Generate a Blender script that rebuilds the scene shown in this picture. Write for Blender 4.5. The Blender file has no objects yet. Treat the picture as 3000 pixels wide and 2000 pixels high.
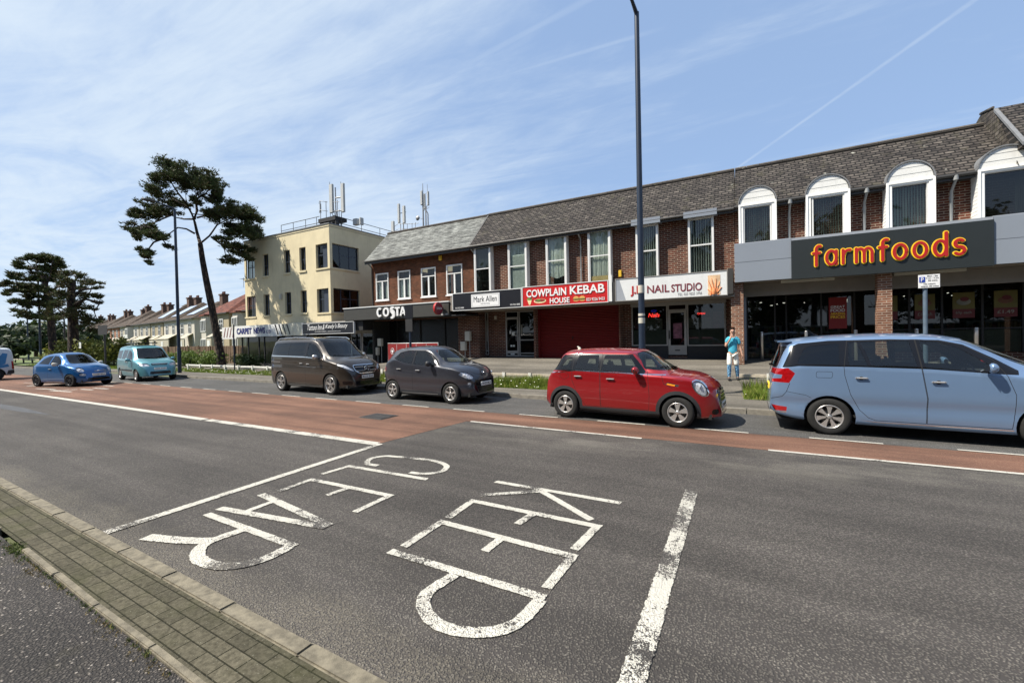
import bpy, bmesh, math, random
import numpy as np
from mathutils import Vector, Matrix, geometry
from mathutils.bvhtree import BVHTree
R = math.radians
random.seed(7)
S = bpy.context.scene
C = S.collection

# ---------------------------------------------------------------- camera
cd = bpy.data.cameras.new('camera'); cam = bpy.data.objects.new('camera', cd); C.objects.link(cam)
cd.sensor_fit = 'HORIZONTAL'; cd.sensor_width = 36; cd.lens = 36*980.35/2352
cd.clip_start = 0.05; cd.clip_end = 3000
yaw, pitch, roll = R(29.044), R(-.778), R(-1.1915)
fw = Vector((-math.sin(yaw)*math.cos(pitch), math.cos(yaw)*math.cos(pitch), math.sin(pitch)))
rt = Vector((math.cos(yaw), math.sin(yaw), 0)); up = rt.cross(fw)
Rr = rt*math.cos(roll)+up*math.sin(roll); Uu = up*math.cos(roll)-rt*math.sin(roll)
cam.matrix_world = Matrix(((Rr.x, Uu.x, -fw.x, 0), (Rr.y, Uu.y, -fw.y, 0), (Rr.z, Uu.z, -fw.z, 2.0), (0, 0, 0, 1)))
S.camera = cam
S.view_settings.view_transform = 'Standard'; S.view_settings.look = 'None'
S.view_settings.gamma = 1; S.view_settings.exposure = 0.8

# ---------------------------------------------------------------- light
SUN = Vector((-.55, -.50, 1.0)).normalized()
elev = math.asin(SUN.z)
ld = bpy.data.lights.new('sun', 'SUN'); ld.energy = 5.0; ld.angle = R(.53); ld.color = (1, .93, .82)
lo = bpy.data.objects.new('sun', ld); C.objects.link(lo)
lo.rotation_euler = SUN.to_track_quat('Z', 'Y').to_euler()
W = bpy.data.worlds.new('World'); S.world = W; W.use_nodes = True
wt = W.node_tree; wn = wt.nodes; wl = wt.links; wn.clear()

def N(t, typ, **kw):
    n = t.nodes.new(typ)
    for k, v in kw.items():
        if k[0] == '_': n.inputs[int(k[1:])].default_value = v
        else: setattr(n, k, v)
    return n
def mth(t, op, a, b=None, c=None, clamp=False):
    n = t.nodes.new('ShaderNodeMath'); n.operation = op; n.use_clamp = clamp
    for i, v in enumerate((a, b, c)):
        if v is None: continue
        if isinstance(v, (int, float)): n.inputs[i].default_value = v
        else: t.links.new(v, n.inputs[i])
    return n.outputs[0]
def mixc(t, f, a, b, bt='MIX'):
    n = t.nodes.new('ShaderNodeMix'); n.data_type = 'RGBA'; n.blend_type = bt
    for s, v in ((n.inputs[0], f), (n.inputs[6], a), (n.inputs[7], b)):
        if isinstance(v, (int, float)): s.default_value = v
        elif isinstance(v, (tuple, list)): s.default_value = tuple(v)+((1,) if len(v) == 3 else ())
        else: t.links.new(v, s)
    return n.outputs[2]
def ramp(t, f, lo_, hi, a=0., b=1.):
    n = t.nodes.new('ShaderNodeMapRange'); n.interpolation_type = 'SMOOTHSTEP'
    t.links.new(f, n.inputs[0]); n.inputs[1].default_value = lo_; n.inputs[2].default_value = hi
    n.inputs[3].default_value = a; n.inputs[4].default_value = b
    return n.outputs[0]
def noise(t, vec, scale, detail=3, rough=.5, dist=0.):
    n = t.nodes.new('ShaderNodeTexNoise'); n.inputs['Scale'].default_value = scale
    n.inputs['Detail'].default_value = detail; n.inputs['Roughness'].default_value = rough; n.inputs['Distortion'].default_value = dist
    if vec is not None: t.links.new(vec, n.inputs['Vector'])
    return n.outputs['Fac']
def vmap(t, vec, sc=(1, 1, 1), loc=(0, 0, 0), rot=(0, 0, 0)):
    n = t.nodes.new('ShaderNodeMapping'); t.links.new(vec, n.inputs[0])
    n.inputs[1].default_value = loc; n.inputs[2].default_value = rot; n.inputs[3].default_value = sc
    return n.outputs[0]

sky = wn.new('ShaderNodeTexSky'); sky.sky_type = 'NISHITA'; sky.sun_disc = False
sky.sun_elevation = elev; sky.sun_rotation = math.atan2(SUN.x, SUN.y)
sky.air_density = 1.0; sky.dust_density = .6; sky.ozone_density = 1.6
tc = wn.new('ShaderNodeTexCoord'); sep = wn.new('ShaderNodeSeparateXYZ'); wl.new(tc.outputs['Generated'], sep.inputs[0])
zc = mth(wt, 'MAXIMUM', sep.outputs[2], .03)
px = mth(wt, 'DIVIDE', sep.outputs[0], zc); py = mth(wt, 'DIVIDE', sep.outputs[1], zc)
cb = wn.new('ShaderNodeCombineXYZ'); wl.new(px, cb.inputs[0]); wl.new(py, cb.inputs[1])
m1 = vmap(wt, cb.outputs[0], (.55, 1.5, 1), (3.1, .4, 0), (0, 0, R(-28)))
n1 = noise(wt, m1, 1.1, 9, .62, 1.1)
m2 = vmap(wt, cb.outputs[0], (.22, .3, 1), (1.3, 2.2, 0), (0, 0, R(20)))
n2 = noise(wt, m2, 1.0, 4, .5, .4)
m3 = vmap(wt, cb.outputs[0], (2.2, 7, 1), (0, 0, 0), (0, 0, R(-36)))
n3 = noise(wt, m3, 1.4, 6, .65, .6)
# thin high cloud is thicker towards the west (left)
westd = ramp(wt, sep.outputs[0], -.95, .15, .24, -.08)
cov = mth(wt, 'ADD', mth(wt, 'ADD', mth(wt, 'MULTIPLY', n1, .62), mth(wt, 'MULTIPLY', n2, .5)), westd)
cov = mth(wt, 'ADD', cov, mth(wt, 'MULTIPLY', mth(wt, 'SUBTRACT', n3, .5), .22))
cl = ramp(wt, cov, .48, .95, 0, .85)
def contrail(nx, ny, b, w, amt, x0=None, x1=None):
    d = mth(wt, 'ABSOLUTE', mth(wt, 'SUBTRACT', mth(wt, 'ADD', mth(wt, 'MULTIPLY', px, nx), mth(wt, 'MULTIPLY', py, ny)), b))
    d = mth(wt, 'ADD', d, mth(wt, 'MULTIPLY', mth(wt, 'SUBTRACT', n3, .5), w*.9))
    f = ramp(wt, d, w*.15, w, amt, 0)
    f = mth(wt, 'MULTIPLY', f, ramp(wt, n1, .3, .65, .35, 1))
    if x0 is not None: f = mth(wt, 'MULTIPLY', f, mth(wt, 'MULTIPLY', ramp(wt, px, x0-.15, x0), ramp(wt, px, x1, x1+.15, 1, 0)))
    return f
c1 = contrail(-.1331, -.9911, -1.184, .022, .30, -1.75, -.3)
c2 = contrail(-.85984, -.51057, -1.481, .018, .30, -.1, 1.2)
c3 = contrail(.08525, -.99636, -1.507, .02, .28, -.9, -.35)
cl = mth(wt, 'MAXIMUM', mth(wt, 'MAXIMUM', cl, c1), mth(wt, 'MAXIMUM', c2, c3))
hz = ramp(wt, sep.outputs[2], 0., .30, .62, 0)
cl = mth(wt, 'MAXIMUM', cl, hz)
# the deep phone-camera blue of clear air, then cloud over it
skyc = mixc(wt, 1.0, sky.outputs[0], (1.5, 1.5, 1.5), 'MULTIPLY')
skyc = mixc(wt, .62, skyc, (5.0, 7.2, 11.2))
colr = mixc(wt, cl, skyc, (8.9, 10.2, 11.5))
bg = wn.new('ShaderNodeBackground'); bg.inputs[1].default_value = .05
wl.new(colr, bg.inputs[0]); out = wn.new('ShaderNodeOutputWorld'); wl.new(bg.outputs[0], out.inputs[0])

# ---------------------------------------------------------------- object helpers
def tag(o, label=None, cat=None, group=None, kind=None):
    if label: o['label'] = label
    if cat: o['category'] = cat
    if group: o['group'] = group
    if kind: o['kind'] = kind
    return o
def empty(name, loc=(0, 0, 0), rz=0, label=None, cat=None, group=None):
    o = bpy.data.objects.new(name, None); C.objects.link(o); o.location = loc; o.rotation_euler = (0, 0, rz)
    o.empty_display_size = .2
    return tag(o, label, cat, group)
def put(o, parent=None, loc=None, rot=None):
    C.objects.link(o)
    if parent:
        o.parent = parent
        if parent.name in WORLDP: o.matrix_parent_inverse = Matrix.Translation(-parent.location)
    if loc is not None: o.location = loc
    if rot is not None: o.rotation_euler = rot
    return o
WORLDP = set()      # empties whose children are built in world coordinates
def wthing(name, loc, label, cat, group=None):
    o = empty(name, loc, 0, label, cat, group); WORLDP.add(o.name); return o
def copy_tree(o, parent=None):
    c = o.copy(); C.objects.link(c)
    if parent: c.parent = parent
    for ch in [k for k in C.objects if k.parent == o]: copy_tree(ch, c)
    return c

class MB:
    """mesh builder: gathers polygons with a material slot number each"""
    def __init__(s): s.v = []; s.f = []; s.m = []; s.sm = []; s.T = None
    def add(s, vs, fs, mi=0, smooth=False):
        b = len(s.v)
        if s.T is not None: vs = [tuple(s.T @ Vector(v)) for v in vs]
        s.v += [tuple(v) for v in vs]; s.f += [tuple(b+i for i in f) for f in fs]; s.m += [mi]*len(fs); s.sm += [smooth]*len(fs)
        return s
    def box(s, x0, x1, y0, y1, z0, z1, mi=0):
        v = [(x, y, z) for x in (x0, x1) for y in (y0, y1) for z in (z0, z1)]
        return s.add(v, [(0, 1, 3, 2), (4, 6, 7, 5), (0, 4, 5, 1), (2, 3, 7, 6), (0, 2, 6, 4), (1, 5, 7, 3)], mi)
    def bbox(s, x0, x1, y0, y1, z0, z1, b=.01, mi=0):
        """box with chamfered edges"""
        bm = bmesh.new(); bmesh.ops.create_cube(bm, size=1)
        for v in bm.verts: v.co = Vector(((x0+x1)/2+v.co.x*(x1-x0), (y0+y1)/2+v.co.y*(y1-y0), (z0+z1)/2+v.co.z*(z1-z0)))
        bmesh.ops.bevel(bm, geom=bm.edges[:], offset=b, segments=2, affect='EDGES', clamp_overlap=True)
        bm.verts.index_update()
        s.add([v.co[:] for v in bm.verts], [[v.index for v in f.verts] for f in bm.faces], mi); bm.free(); return s
    def quad(s, a, b, c, d, mi=0): return s.add([a, b, c, d], [(0, 1, 2, 3)], mi)
    def prism(s, poly, axis, a0, a1, mi=0, smooth=False):
        """2D polygon extruded along axis x/y/z from a0 to a1"""
        def P(p, a): return (a, p[0], p[1]) if axis == 'x' else ((p[0], a, p[1]) if axis == 'y' else (p[0], p[1], a))
        n = len(poly); v = [P(p, a0) for p in poly]+[P(p, a1) for p in poly]
        if smooth:
            s.add(v, [(i, (i+1) % n, n+(i+1) % n, n+i) for i in range(n)], mi, True)
            return s.add(v, [tuple(range(n))[::-1], tuple(range(n, 2*n))], mi)
        return s.add(v, [tuple(range(n))[::-1], tuple(range(n, 2*n))]+[(i, (i+1) % n, n+(i+1) % n, n+i) for i in range(n)], mi)
    def tube(s, pts, rad, seg=8, mi=0, cap=True):
        pts = [Vector(p) for p in pts]; n = len(pts)
        rs = rad if isinstance(rad, (list, tuple)) else [rad]*n
        vs = []; fs = []
        up_ = Vector((0, 0, 1))
        for i, p in enumerate(pts):
            t = (pts[min(i+1, n-1)]-pts[max(i-1, 0)]).normalized()
            a = t.cross(up_) if abs(t.z) < .95 else t.cross(Vector((1, 0, 0)))
            a.normalize(); b = t.cross(a)
            for k in range(seg):
                q = 2*math.pi*k/seg; vs.append(p+(a*math.cos(q)+b*math.sin(q))*rs[i])
        for i in range(n-1):
            for k in range(seg):
                fs.append((i*seg+k, i*seg+(k+1) % seg, (i+1)*seg+(k+1) % seg, (i+1)*seg+k))
        s.add(vs, fs, mi, True)
        if cap: s.add([vs[k] for k in range(seg)]+[vs[(n-1)*seg+k] for k in range(seg)], [tuple(range(seg)), tuple(range(seg, 2*seg))[::-1]], mi)
        return s
    def cyl(s, p, r, h, seg=16, mi=0): return s.tube([p, (p[0], p[1], p[2]+h)], r, seg, mi)
    def lathe(s, prof, axis='y', c=(0, 0, 0), seg=32, mi=0, smooth=True):
        vs = []; fs = []; n = len(prof)
        for k in range(seg):
            q = 2*math.pi*k/seg
            for r, a in prof:
                u, w = r*math.cos(q), r*math.sin(q)
                vs.append({'y': (c[0]+u, c[1]+a, c[2]+w), 'z': (c[0]+u, c[1]+w, c[2]+a), 'x': (c[0]+a, c[1]+u, c[2]+w)}[axis])
        for k in range(seg):
            for i in range(n-1):
                fs.append((k*n+i, k*n+i+1, ((k+1) % seg)*n+i+1, ((k+1) % seg)*n+i))
        return s.add(vs, fs, mi, smooth)
    def build(s, name, mats, parent=None, loc=None, fix=True, label=None):
        me = bpy.data.meshes.new(name); me.from_pydata(s.v, [], s.f)
        if not isinstance(mats, (list, tuple)): mats = [mats]
        for m in mats: me.materials.append(m)
        me.polygons.foreach_set('material_index', s.m); me.polygons.foreach_set('use_smooth', s.sm)
        if fix:
            bm = bmesh.new(); bm.from_mesh(me); bmesh.ops.recalc_face_normals(bm, faces=bm.faces[:]); bm.to_mesh(me); bm.free()
        me.update()
        o = bpy.data.objects.new(name, me); put(o, parent, loc)
        if label: o['label'] = label
        return o

# ---------------------------------------------------------------- materials
M = {}
def newmat(name):
    m = bpy.data.materials.new(name); m.use_nodes = True; t = m.node_tree
    b = t.nodes['Principled BSDF']; M[name] = m
    return m, t, b
def mat(name, col, rough=.6, metal=0., var=.12, vs=3., bump=0., bs=60., spec=.5, coat=0., grime=0.):
    if name in M: return M[name]
    m, t, b = newmat(name)
    b.inputs['Roughness'].default_value = rough; b.inputs['Metallic'].default_value = metal
    b.inputs['Specular IOR Level'].default_value = spec; b.inputs['Coat Weight'].default_value = coat; b.inputs['Coat Roughness'].default_value = .03
    g = N(t, 'ShaderNodeNewGeometry')
    c = None
    if var > 0:
        f = noise(t, g.outputs['Position'], vs, 5, .6)
        c = mixc(t, ramp(t, f, .25, .75), [k*(1-var) for k in col], [min(1, k*(1+var)) for k in col])
    else: b.inputs['Base Color'].default_value = tuple(col)+(1,)
    if grime > 0:
        p = vmap(t, g.outputs['Position'], (2.5, 2.5, .35)); f2 = noise(t, p, 1.6, 6, .7)
        c = mixc(t, ramp(t, f2, .5, .8, 0, grime), c if c else col, [k*.35+.02 for k in col])
    if c: t.links.new(c, b.inputs['Base Color'])
    if bump > 0:
        f = noise(t, g.outputs['Position'], bs, 4, .6); n = N(t, 'ShaderNodeBump'); n.inputs[0].default_value = bump; n.inputs[1].default_value = .01
        t.links.new(f, n.inputs['Height']); t.links.new(n.outputs[0], b.inputs['Normal'])
    return m
def emat(name, col, s):
    m, t, b = newmat(name); b.inputs['Base Color'].default_value = (.02, .02, .02, 1)
    b.inputs['Emission Color'].default_value = tuple(col)+(1,); b.inputs['Emission Strength'].default_value = s
    return m

def facade_uv(t):
    g = N(t, 'ShaderNodeNewGeometry'); s = N(t, 'ShaderNodeSeparateXYZ'); t.links.new(g.outputs['Position'], s.inputs[0])
    c = N(t, 'ShaderNodeCombineXYZ'); t.links.new(mth(t, 'ADD', s.outputs[0], s.outputs[1]), c.inputs[0]); t.links.new(s.outputs[2], c.inputs[1])
    return c.outputs[0], g.outputs['Position']
def brickmat(name, c1, c2, mortar, bw=.225, bh=.075, ms=.010):
    m, t, b = newmat(name); uv, pos = facade_uv(t)
    br = N(t, 'ShaderNodeTexBrick'); t.links.new(uv, br.inputs[0]); br.inputs['Scale'].default_value = 1
    br.inputs['Brick Width'].default_value = bw; br.inputs['Row Height'].default_value = bh; br.inputs['Mortar Size'].default_value = ms
    br.inputs['Mortar Smooth'].default_value = .2; br.inputs['Bias'].default_value = 0
    br.inputs['Color1'].default_value = (*c1, 1); br.inputs['Color2'].default_value = (*c2, 1); br.inputs['Mortar'].default_value = (*mortar, 1)
    f = noise(t, pos, 1.3, 5, .6); f2 = noise(t, vmap(t, uv, (4.4, 13, 1)), 1, 1)
    c = mixc(t, 1, br.outputs[0], mixc(t, f2, (.55, .55, .58), (1.35, 1.3, 1.25)), 'MULTIPLY')
    c = mixc(t, 1, c, mixc(t, ramp(t, f, .3, .7), (.75, .74, .74), (1.15, 1.12, 1.1)), 'MULTIPLY')
    t.links.new(c, b.inputs['Base Color']); b.inputs['Roughness'].default_value = .9; b.inputs['Specular IOR Level'].default_value = .2
    bp = N(t, 'ShaderNodeBump'); bp.inputs[0].default_value = .6; bp.inputs[1].default_value = .01; bp.invert = True
    t.links.new(br.outputs['Fac'], bp.inputs['Height']); t.links.new(bp.outputs[0], b.inputs['Normal'])
    return m
def tilemat(name, c1, c2, gap, tw, th, slope_axis='y', lichen=0., mo=.02, bumpd=.03):
    """roof tiles in courses along the slope; world position, courses by height"""
    m, t, b = newmat(name); g = N(t, 'ShaderNodeNewGeometry'); s = N(t, 'ShaderNodeSeparateXYZ'); t.links.new(g.outputs['Position'], s.inputs[0])
    c = N(t, 'ShaderNodeCombineXYZ'); t.links.new(s.outputs[0 if slope_axis == 'y' else 1], c.inputs[0])
    wob = mth(t, 'MULTIPLY', mth(t, 'SUBTRACT', noise(t, vmap(t, g.outputs['Position'], (3, 3, 9)), 1., 2), .5), th*.35)
    t.links.new(mth(t, 'ADD', s.outputs[2], wob), c.inputs[1])
    br = N(t, 'ShaderNodeTexBrick'); t.links.new(c.outputs[0], br.inputs[0]); br.inputs['Scale'].default_value = 1
    br.inputs['Brick Width'].default_value = tw; br.inputs['Row Height'].default_value = th; br.inputs['Mortar Size'].default_value = mo
    br.inputs['Mortar Smooth'].default_value = .3; br.inputs['Bias'].default_value = -.1
    br.inputs['Color1'].default_value = (*c1, 1); br.inputs['Color2'].default_value = (*c2, 1); br.inputs['Mortar'].default_value = (*gap, 1)
    f = noise(t, g.outputs['Position'], 1.7, 6, .65)
    cc = mixc(t, 1, br.outputs[0], mixc(t, ramp(t, f, .3, .7), (.68, .67, .66), (1.25, 1.25, 1.22)), 'MULTIPLY')
    f5 = noise(t, vmap(t, c.outputs[0], (1/tw, 1/th, 1)), 1., 1)
    cc = mixc(t, 1, cc, mixc(t, ramp(t, f5, .25, .75), (.6, .6, .6), (1.4, 1.38, 1.36)), 'MULTIPLY')
    if lichen > 0:
        f3 = noise(t, g.outputs['Position'], 3.2, 5, .7); cc = mixc(t, ramp(t, f3, .66, .72, 0, lichen), cc, (.34, .34, .29))
        f4 = noise(t, g.outputs['Position'], 2.1, 4, .6); cc = mixc(t, ramp(t, f4, .56, .7, 0, .5), cc, (.06, .055, .035))
    t.links.new(cc, b.inputs['Base Color']); b.inputs['Roughness'].default_value = .85; b.inputs['Specular IOR Level'].default_value = .25
    # sawtooth height: each course thicker at its lower edge
    fr = mth(t, 'FRACT', mth(t, 'DIVIDE', mth(t, 'ADD', s.outputs[2], wob), th))
    h = mth(t, 'SUBTRACT', mth(t, 'SUBTRACT', 1, fr), mth(t, 'MULTIPLY', br.outputs['Fac'], .6))
    bp = N(t, 'ShaderNodeBump'); bp.inputs[0].default_value = 1; bp.inputs[1].default_value = bumpd
    t.links.new(h, bp.inputs['Height']); t.links.new(bp.outputs[0], b.inputs['Normal'])
    return m

def asphalt_nodes(t, b, base, stone_a, stone_b, vscale=95, patch=.25, bumpd=.006, moss=None, big=.35, amt=.9, grit=False, spk=2.1):
    g = N(t, 'ShaderNodeNewGeometry'); pos = g.outputs['Position']
    v = N(t, 'ShaderNodeTexVoronoi'); v.inputs['Scale'].default_value = vscale; t.links.new(pos, v.inputs['Vector'])
    sp = N(t, 'ShaderNodeSeparateColor'); t.links.new(v.outputs['Color'], sp.inputs[0])
    stone = mixc(t, ramp(t, sp.outputs[0], .2, .95), stone_a, stone_b)
    stone = mixc(t, mth(t, 'GREATER_THAN', sp.outputs[1], .965), stone, [k*spk for k in stone_b])
    edge = ramp(t, v.outputs['Distance'], .30, .62)
    c = mixc(t, edge, stone, base)
    n_ = noise(t, pos, .35, 6, .62); c = mixc(t, 1, c, mixc(t, ramp(t, n_, .3, .7), (1-patch,)*3, (1+patch,)*3), 'MULTIPLY')
    n2_ = noise(t, vmap(t, pos, (.12, 1.6, 1)), 1.3, 5, .6)   # wheel-track bands along the road
    c = mixc(t, 1, c, mixc(t, ramp(t, n2_, .35, .65), (1-big*.35,)*3, (1+big*.35,)*3), 'MULTIPLY')
    st = noise(t, pos, 5.5, 3, .5); c = mixc(t, ramp(t, st, .66, .74, 0, .28), c, [k*.5 for k in base])   # drips and rubber
    if grit:
        sy = N(t, 'ShaderNodeSeparateXYZ'); t.links.new(pos, sy.inputs[0]); gn = noise(t, pos, 1.6, 6, .7); gn2 = noise(t, pos, 45, 3, .6)
        q = mth(t, 'ADD', ramp(t, sy.outputs[1], 2.75, 1.85), mth(t, 'MULTIPLY', mth(t, 'SUBTRACT', gn, .5), 1.6))
        q = mth(t, 'MULTIPLY', ramp(t, q, .5, 1.2), ramp(t, gn2, .4, .6))
        c = mixc(t, mth(t, 'MULTIPLY', q, .5), c, (.17, .152, .115))
        q2 = mth(t, 'MULTIPLY', ramp(t, mth(t, 'ABSOLUTE', mth(t, 'SUBTRACT', sy.outputs[1], 7.6)), 1.3, .2), ramp(t, noise(t, vmap(t, pos, (.5, 1, 1)), 1.1, 5, .7), .4, .7))
        c = mixc(t, mth(t, 'MULTIPLY', q2, .40), c, (.20, .185, .155))
    if moss:
        f = noise(t, pos, 2.3, 6, .7); c = mixc(t, ramp(t, f, .52, .72, 0, moss[1]), c, moss[0])
    h = mth(t, 'SUBTRACT', 1, edge)
    bp = N(t, 'ShaderNodeBump'); bp.inputs[0].default_value = amt; bp.inputs[1].default_value = bumpd
    t.links.new(h, bp.inputs['Height'])
    return c, bp.outputs[0], pos, n_
def asphalt(name, *a, **k):
    m, t, b = newmat(name); c, nrm, pos, n_ = asphalt_nodes(t, b, *a, **k)
    t.links.new(c, b.inputs['Base Color']); t.links.new(nrm, b.inputs['Normal']); b.inputs['Roughness'].default_value = .82
    b.inputs['Specular IOR Level'].default_value = .35
    return m
ROAD = dict(base=(.043, .0385, .0355), stone_a=(.080, .073, .065), stone_b=(.128, .117, .101), vscale=66, patch=.18, bumpd=.008, grit=True, spk=1.35, big=.5)
RED = dict(base=(.115, .056, .035), stone_a=(.15, .076, .049), stone_b=(.21, .125, .088), vscale=130, patch=.24, bumpd=.003, big=.7)
asphalt('road_asphalt', **ROAD)
asphalt('bay_asphalt', (.050, .049, .047), (.10, .098, .092), (.18, .173, .162), 110, .15)
asphalt('red_surface', **RED)
asphalt('footway_asphalt', (.085, .077, .062), (.15, .136, .112), (.22, .20, .17), 130, .22, .003, None, .6)
asphalt('near_footway', (.021, .019, .018), (.042, .037, .034), (.095, .085, .075), 60, .35, .009, ((.04, .035, .018), .35), spk=3.2)
def paintmat(name, wear, base=ROAD, col=(.54, .52, .455)):
    m, t, b = newmat(name); c, nrm, pos, n_ = asphalt_nodes(t, b, **base)
    f = noise(t, pos, 34, 3, .55); f2 = noise(t, pos, 2.1, 3, .6)
    v = N(t, 'ShaderNodeTexVoronoi'); v.inputs['Scale'].default_value = 88; t.links.new(pos, v.inputs['Vector'])
    k = mth(t, 'ADD', mth(t, 'MULTIPLY', f, .42), mth(t, 'MULTIPLY', f2, .85)); k = mth(t, 'SUBTRACT', k, .06)
    k = mth(t, 'ADD', k, mth(t, 'MULTIPLY', v.outputs['Distance'], .22))
    mask = ramp(t, k, .83-wear*.3, .89-wear*.3, 1, 0)
    cr = N(t, 'ShaderNodeTexVoronoi'); cr.feature = 'DISTANCE_TO_EDGE'; cr.inputs['Scale'].default_value = 5.5
    t.links.new(vmap(t, pos, (1, 1, 1)), cr.inputs['Vector'])
    mask = mth(t, 'MULTIPLY', mask, ramp(t, cr.outputs['Distance'], .004, .014, .45, 1))
    pc = mixc(t, noise(t, pos, 9, 5, .7), [k_*.84 for k_ in col], col)
    t.links.new(mixc(t, mask, c, pc), b.inputs['Base Color']); t.links.new(nrm, b.inputs['Normal']); b.inputs['Roughness'].default_value = .75
    return m
paintmat('paint_fresh', .05); paintmat('paint_worn', .31); paintmat('paint_very_worn', .50)
paintmat('paint_on_red', .12, RED)

brickmat('brick_dark', (.062, .020, .014), (.125, .038, .022), (.27, .225, .175), .26, .086, .012)
brickmat('brick_costa', (.085, .030, .015), (.15, .052, .026), (.11, .075, .05))
brickmat('brick_pillar', (.13, .055, .034), (.24, .11, .065), (.36, .30, .24), .25, .082, .012)
brickmat('brick_house', (.25, .09, .05), (.33, .13, .07), (.3, .25, .2))
tilemat('tile_dark', (.042, .036, .033), (.088, .078, .069), (.010, .009, .008), .27, .118, 'y', .9, .022, .06)
tilemat('tile_side', (.045, .039, .034), (.09, .08, .07), (.016, .014, .012), .30, .145, 'x', .8, .016, .05)
tilemat('slate_light', (.135, .142, .136), (.17, .178, .170), (.06, .065, .062), .6, .13, 'y', 0, .008, .03)
tilemat('tile_red', (.11, .036, .025), (.16, .055, .035), (.06, .03, .02), .35, .22, 'y', 0, .02, .05)
tilemat('tile_brown', (.055, .040, .031), (.09, .066, .050), (.04, .03, .02), .35, .22, 'y', .3, .02, .05)
mat('render_cream', (.60, .52, .335), .85, var=.07, vs=1.2, grime=.32, bump=.15, bs=25)
mat('render_pale', (.36, .33, .26), .85, var=.08, grime=.15)
mat('render_tan', (.32, .27, .18), .85, var=.08, grime=.15)
mat('render_white', (.46, .43, .37), .85, var=.05, grime=.12)
mat('white_upvc', (.64, .64, .62), .4, var=.04, grime=.12)
mat('white_board', (.66, .66, .63), .5, var=.05, vs=1.5, grime=.2)
mat('white_sign', (.62, .63, .62), .4, var=.03, grime=.18)
mat('grey_panel', (.20, .225, .26), .45, var=.03, vs=.6)
mat('grey_trim', (.27, .29, .32), .5, var=.06)
mat('dark_panel', (.018, .022, .022), .4, var=.05)
mat('costa_panel', (.045, .043, .037), .45, var=.06)
mat('soffit', (.20, .18, .155), .7, var=.08)
mat('black_gloss', (.010, .010, .011), .25, var=0)
mat('black_matt', (.014, .014, .015), .7, var=.1)
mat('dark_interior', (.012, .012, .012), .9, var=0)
mat('navy_frame', (.03, .04, .06), .5, var=.06)
mat('lead', (.16, .165, .17), .6, var=.15, vs=6)
mat('gutter', (.035, .033, .03), .5, var=.1)
mat('pipe_grey', (.28, .29, .285), .5, var=.06, grime=.2)
mat('navy_pole', (.012, .022, .042), .42, var=.12, vs=5)
mat('bollard_steel', (.55, .54, .52), .32, metal=.9, var=.05)
mat('steel_dull', (.26, .26, .26), .5, metal=.6, var=.1)
mat('antenna_grey', (.40, .41, .40), .6, var=.08)
mat('shutter_red', (.13, .006, .005), .45, var=.08)
mat('kebab_red', (.45, .010, .010), .4, var=.03)
mat('sign_black', (.009, .009, .012), .35, var=0)
mat('sign_white', (.70, .70, .69), .4, var=0)
mat('sign_blue', (.02, .05, .30), .4, var=0)
mat('letter_navy', (.015, .02, .13), .5, var=0)
mat('letter_maroon', (.16, .02, .03), .5, var=0)
mat('letter_red', (.36, .010, .010), .45, var=0)
mat('letter_grey', (.18, .18, .19), .5, var=0)
mat('letter_yellow', (.85, .55, .015), .45, var=0)
mat('costa_maroon', (.17, .015, .03), .4, var=0)
mat('stripe_brown', (.18, .07, .06), .6, var=.1)
mat('curtain', (.66, .66, .60), .9, var=.06)
mat('blind_white', (.60, .62, .58), .8, var=.04)
mat('blind_grey', (.13, .14, .135), .8, var=.08)
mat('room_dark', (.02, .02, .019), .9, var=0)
mat('alu', (.30, .29, .27), .5, metal=.3, var=.1)
mat('wood_rail', (.40, .35, .27), .85, var=.2, vs=8, grime=.2)
mat('rail_white', (.62, .61, .56), .7, var=.1, vs=8, grime=.3)
mat('rail_dark', (.05, .042, .032), .85, var=.2)
mat('fence_wood', (.13, .085, .05), .9, var=.25, vs=4, grime=.2)
mat('box_cream', (.46, .44, .37), .6, var=.05)
mat('yellow_box', (.62, .38, .02), .5, var=.05)
mat('cardboard', (.55, .38, .17), .8, var=.1)
mat('poster_yellow', (.10, .085, .012), .6, var=.1)
mat('poster_red', (.09, .006, .007), .6, var=.05)
mat('poster_pale', (.17, .17, .14), .6, var=.3, vs=3)
mat('poster_pink', (.15, .05, .08), .6, var=.5, vs=6)
mat('great_red', (.20, .007, .007), .6, var=.03)
mat('frost', (.16, .18, .155), .4, var=.12, vs=1.2)
mat('solar', (.30, .36, .46), .35, var=.1)
mat('chimney_brick', (.09, .05, .035), .9, var=.2)
mat('pot', (.12, .05, .035), .8, var=.2)
emat('neon_red', (1, .04, .03), 3.0)
emat('neon_blue', (.06, .06, 1), .5)
emat('lamp_small', (1, .95, .85), 1.6)

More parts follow.
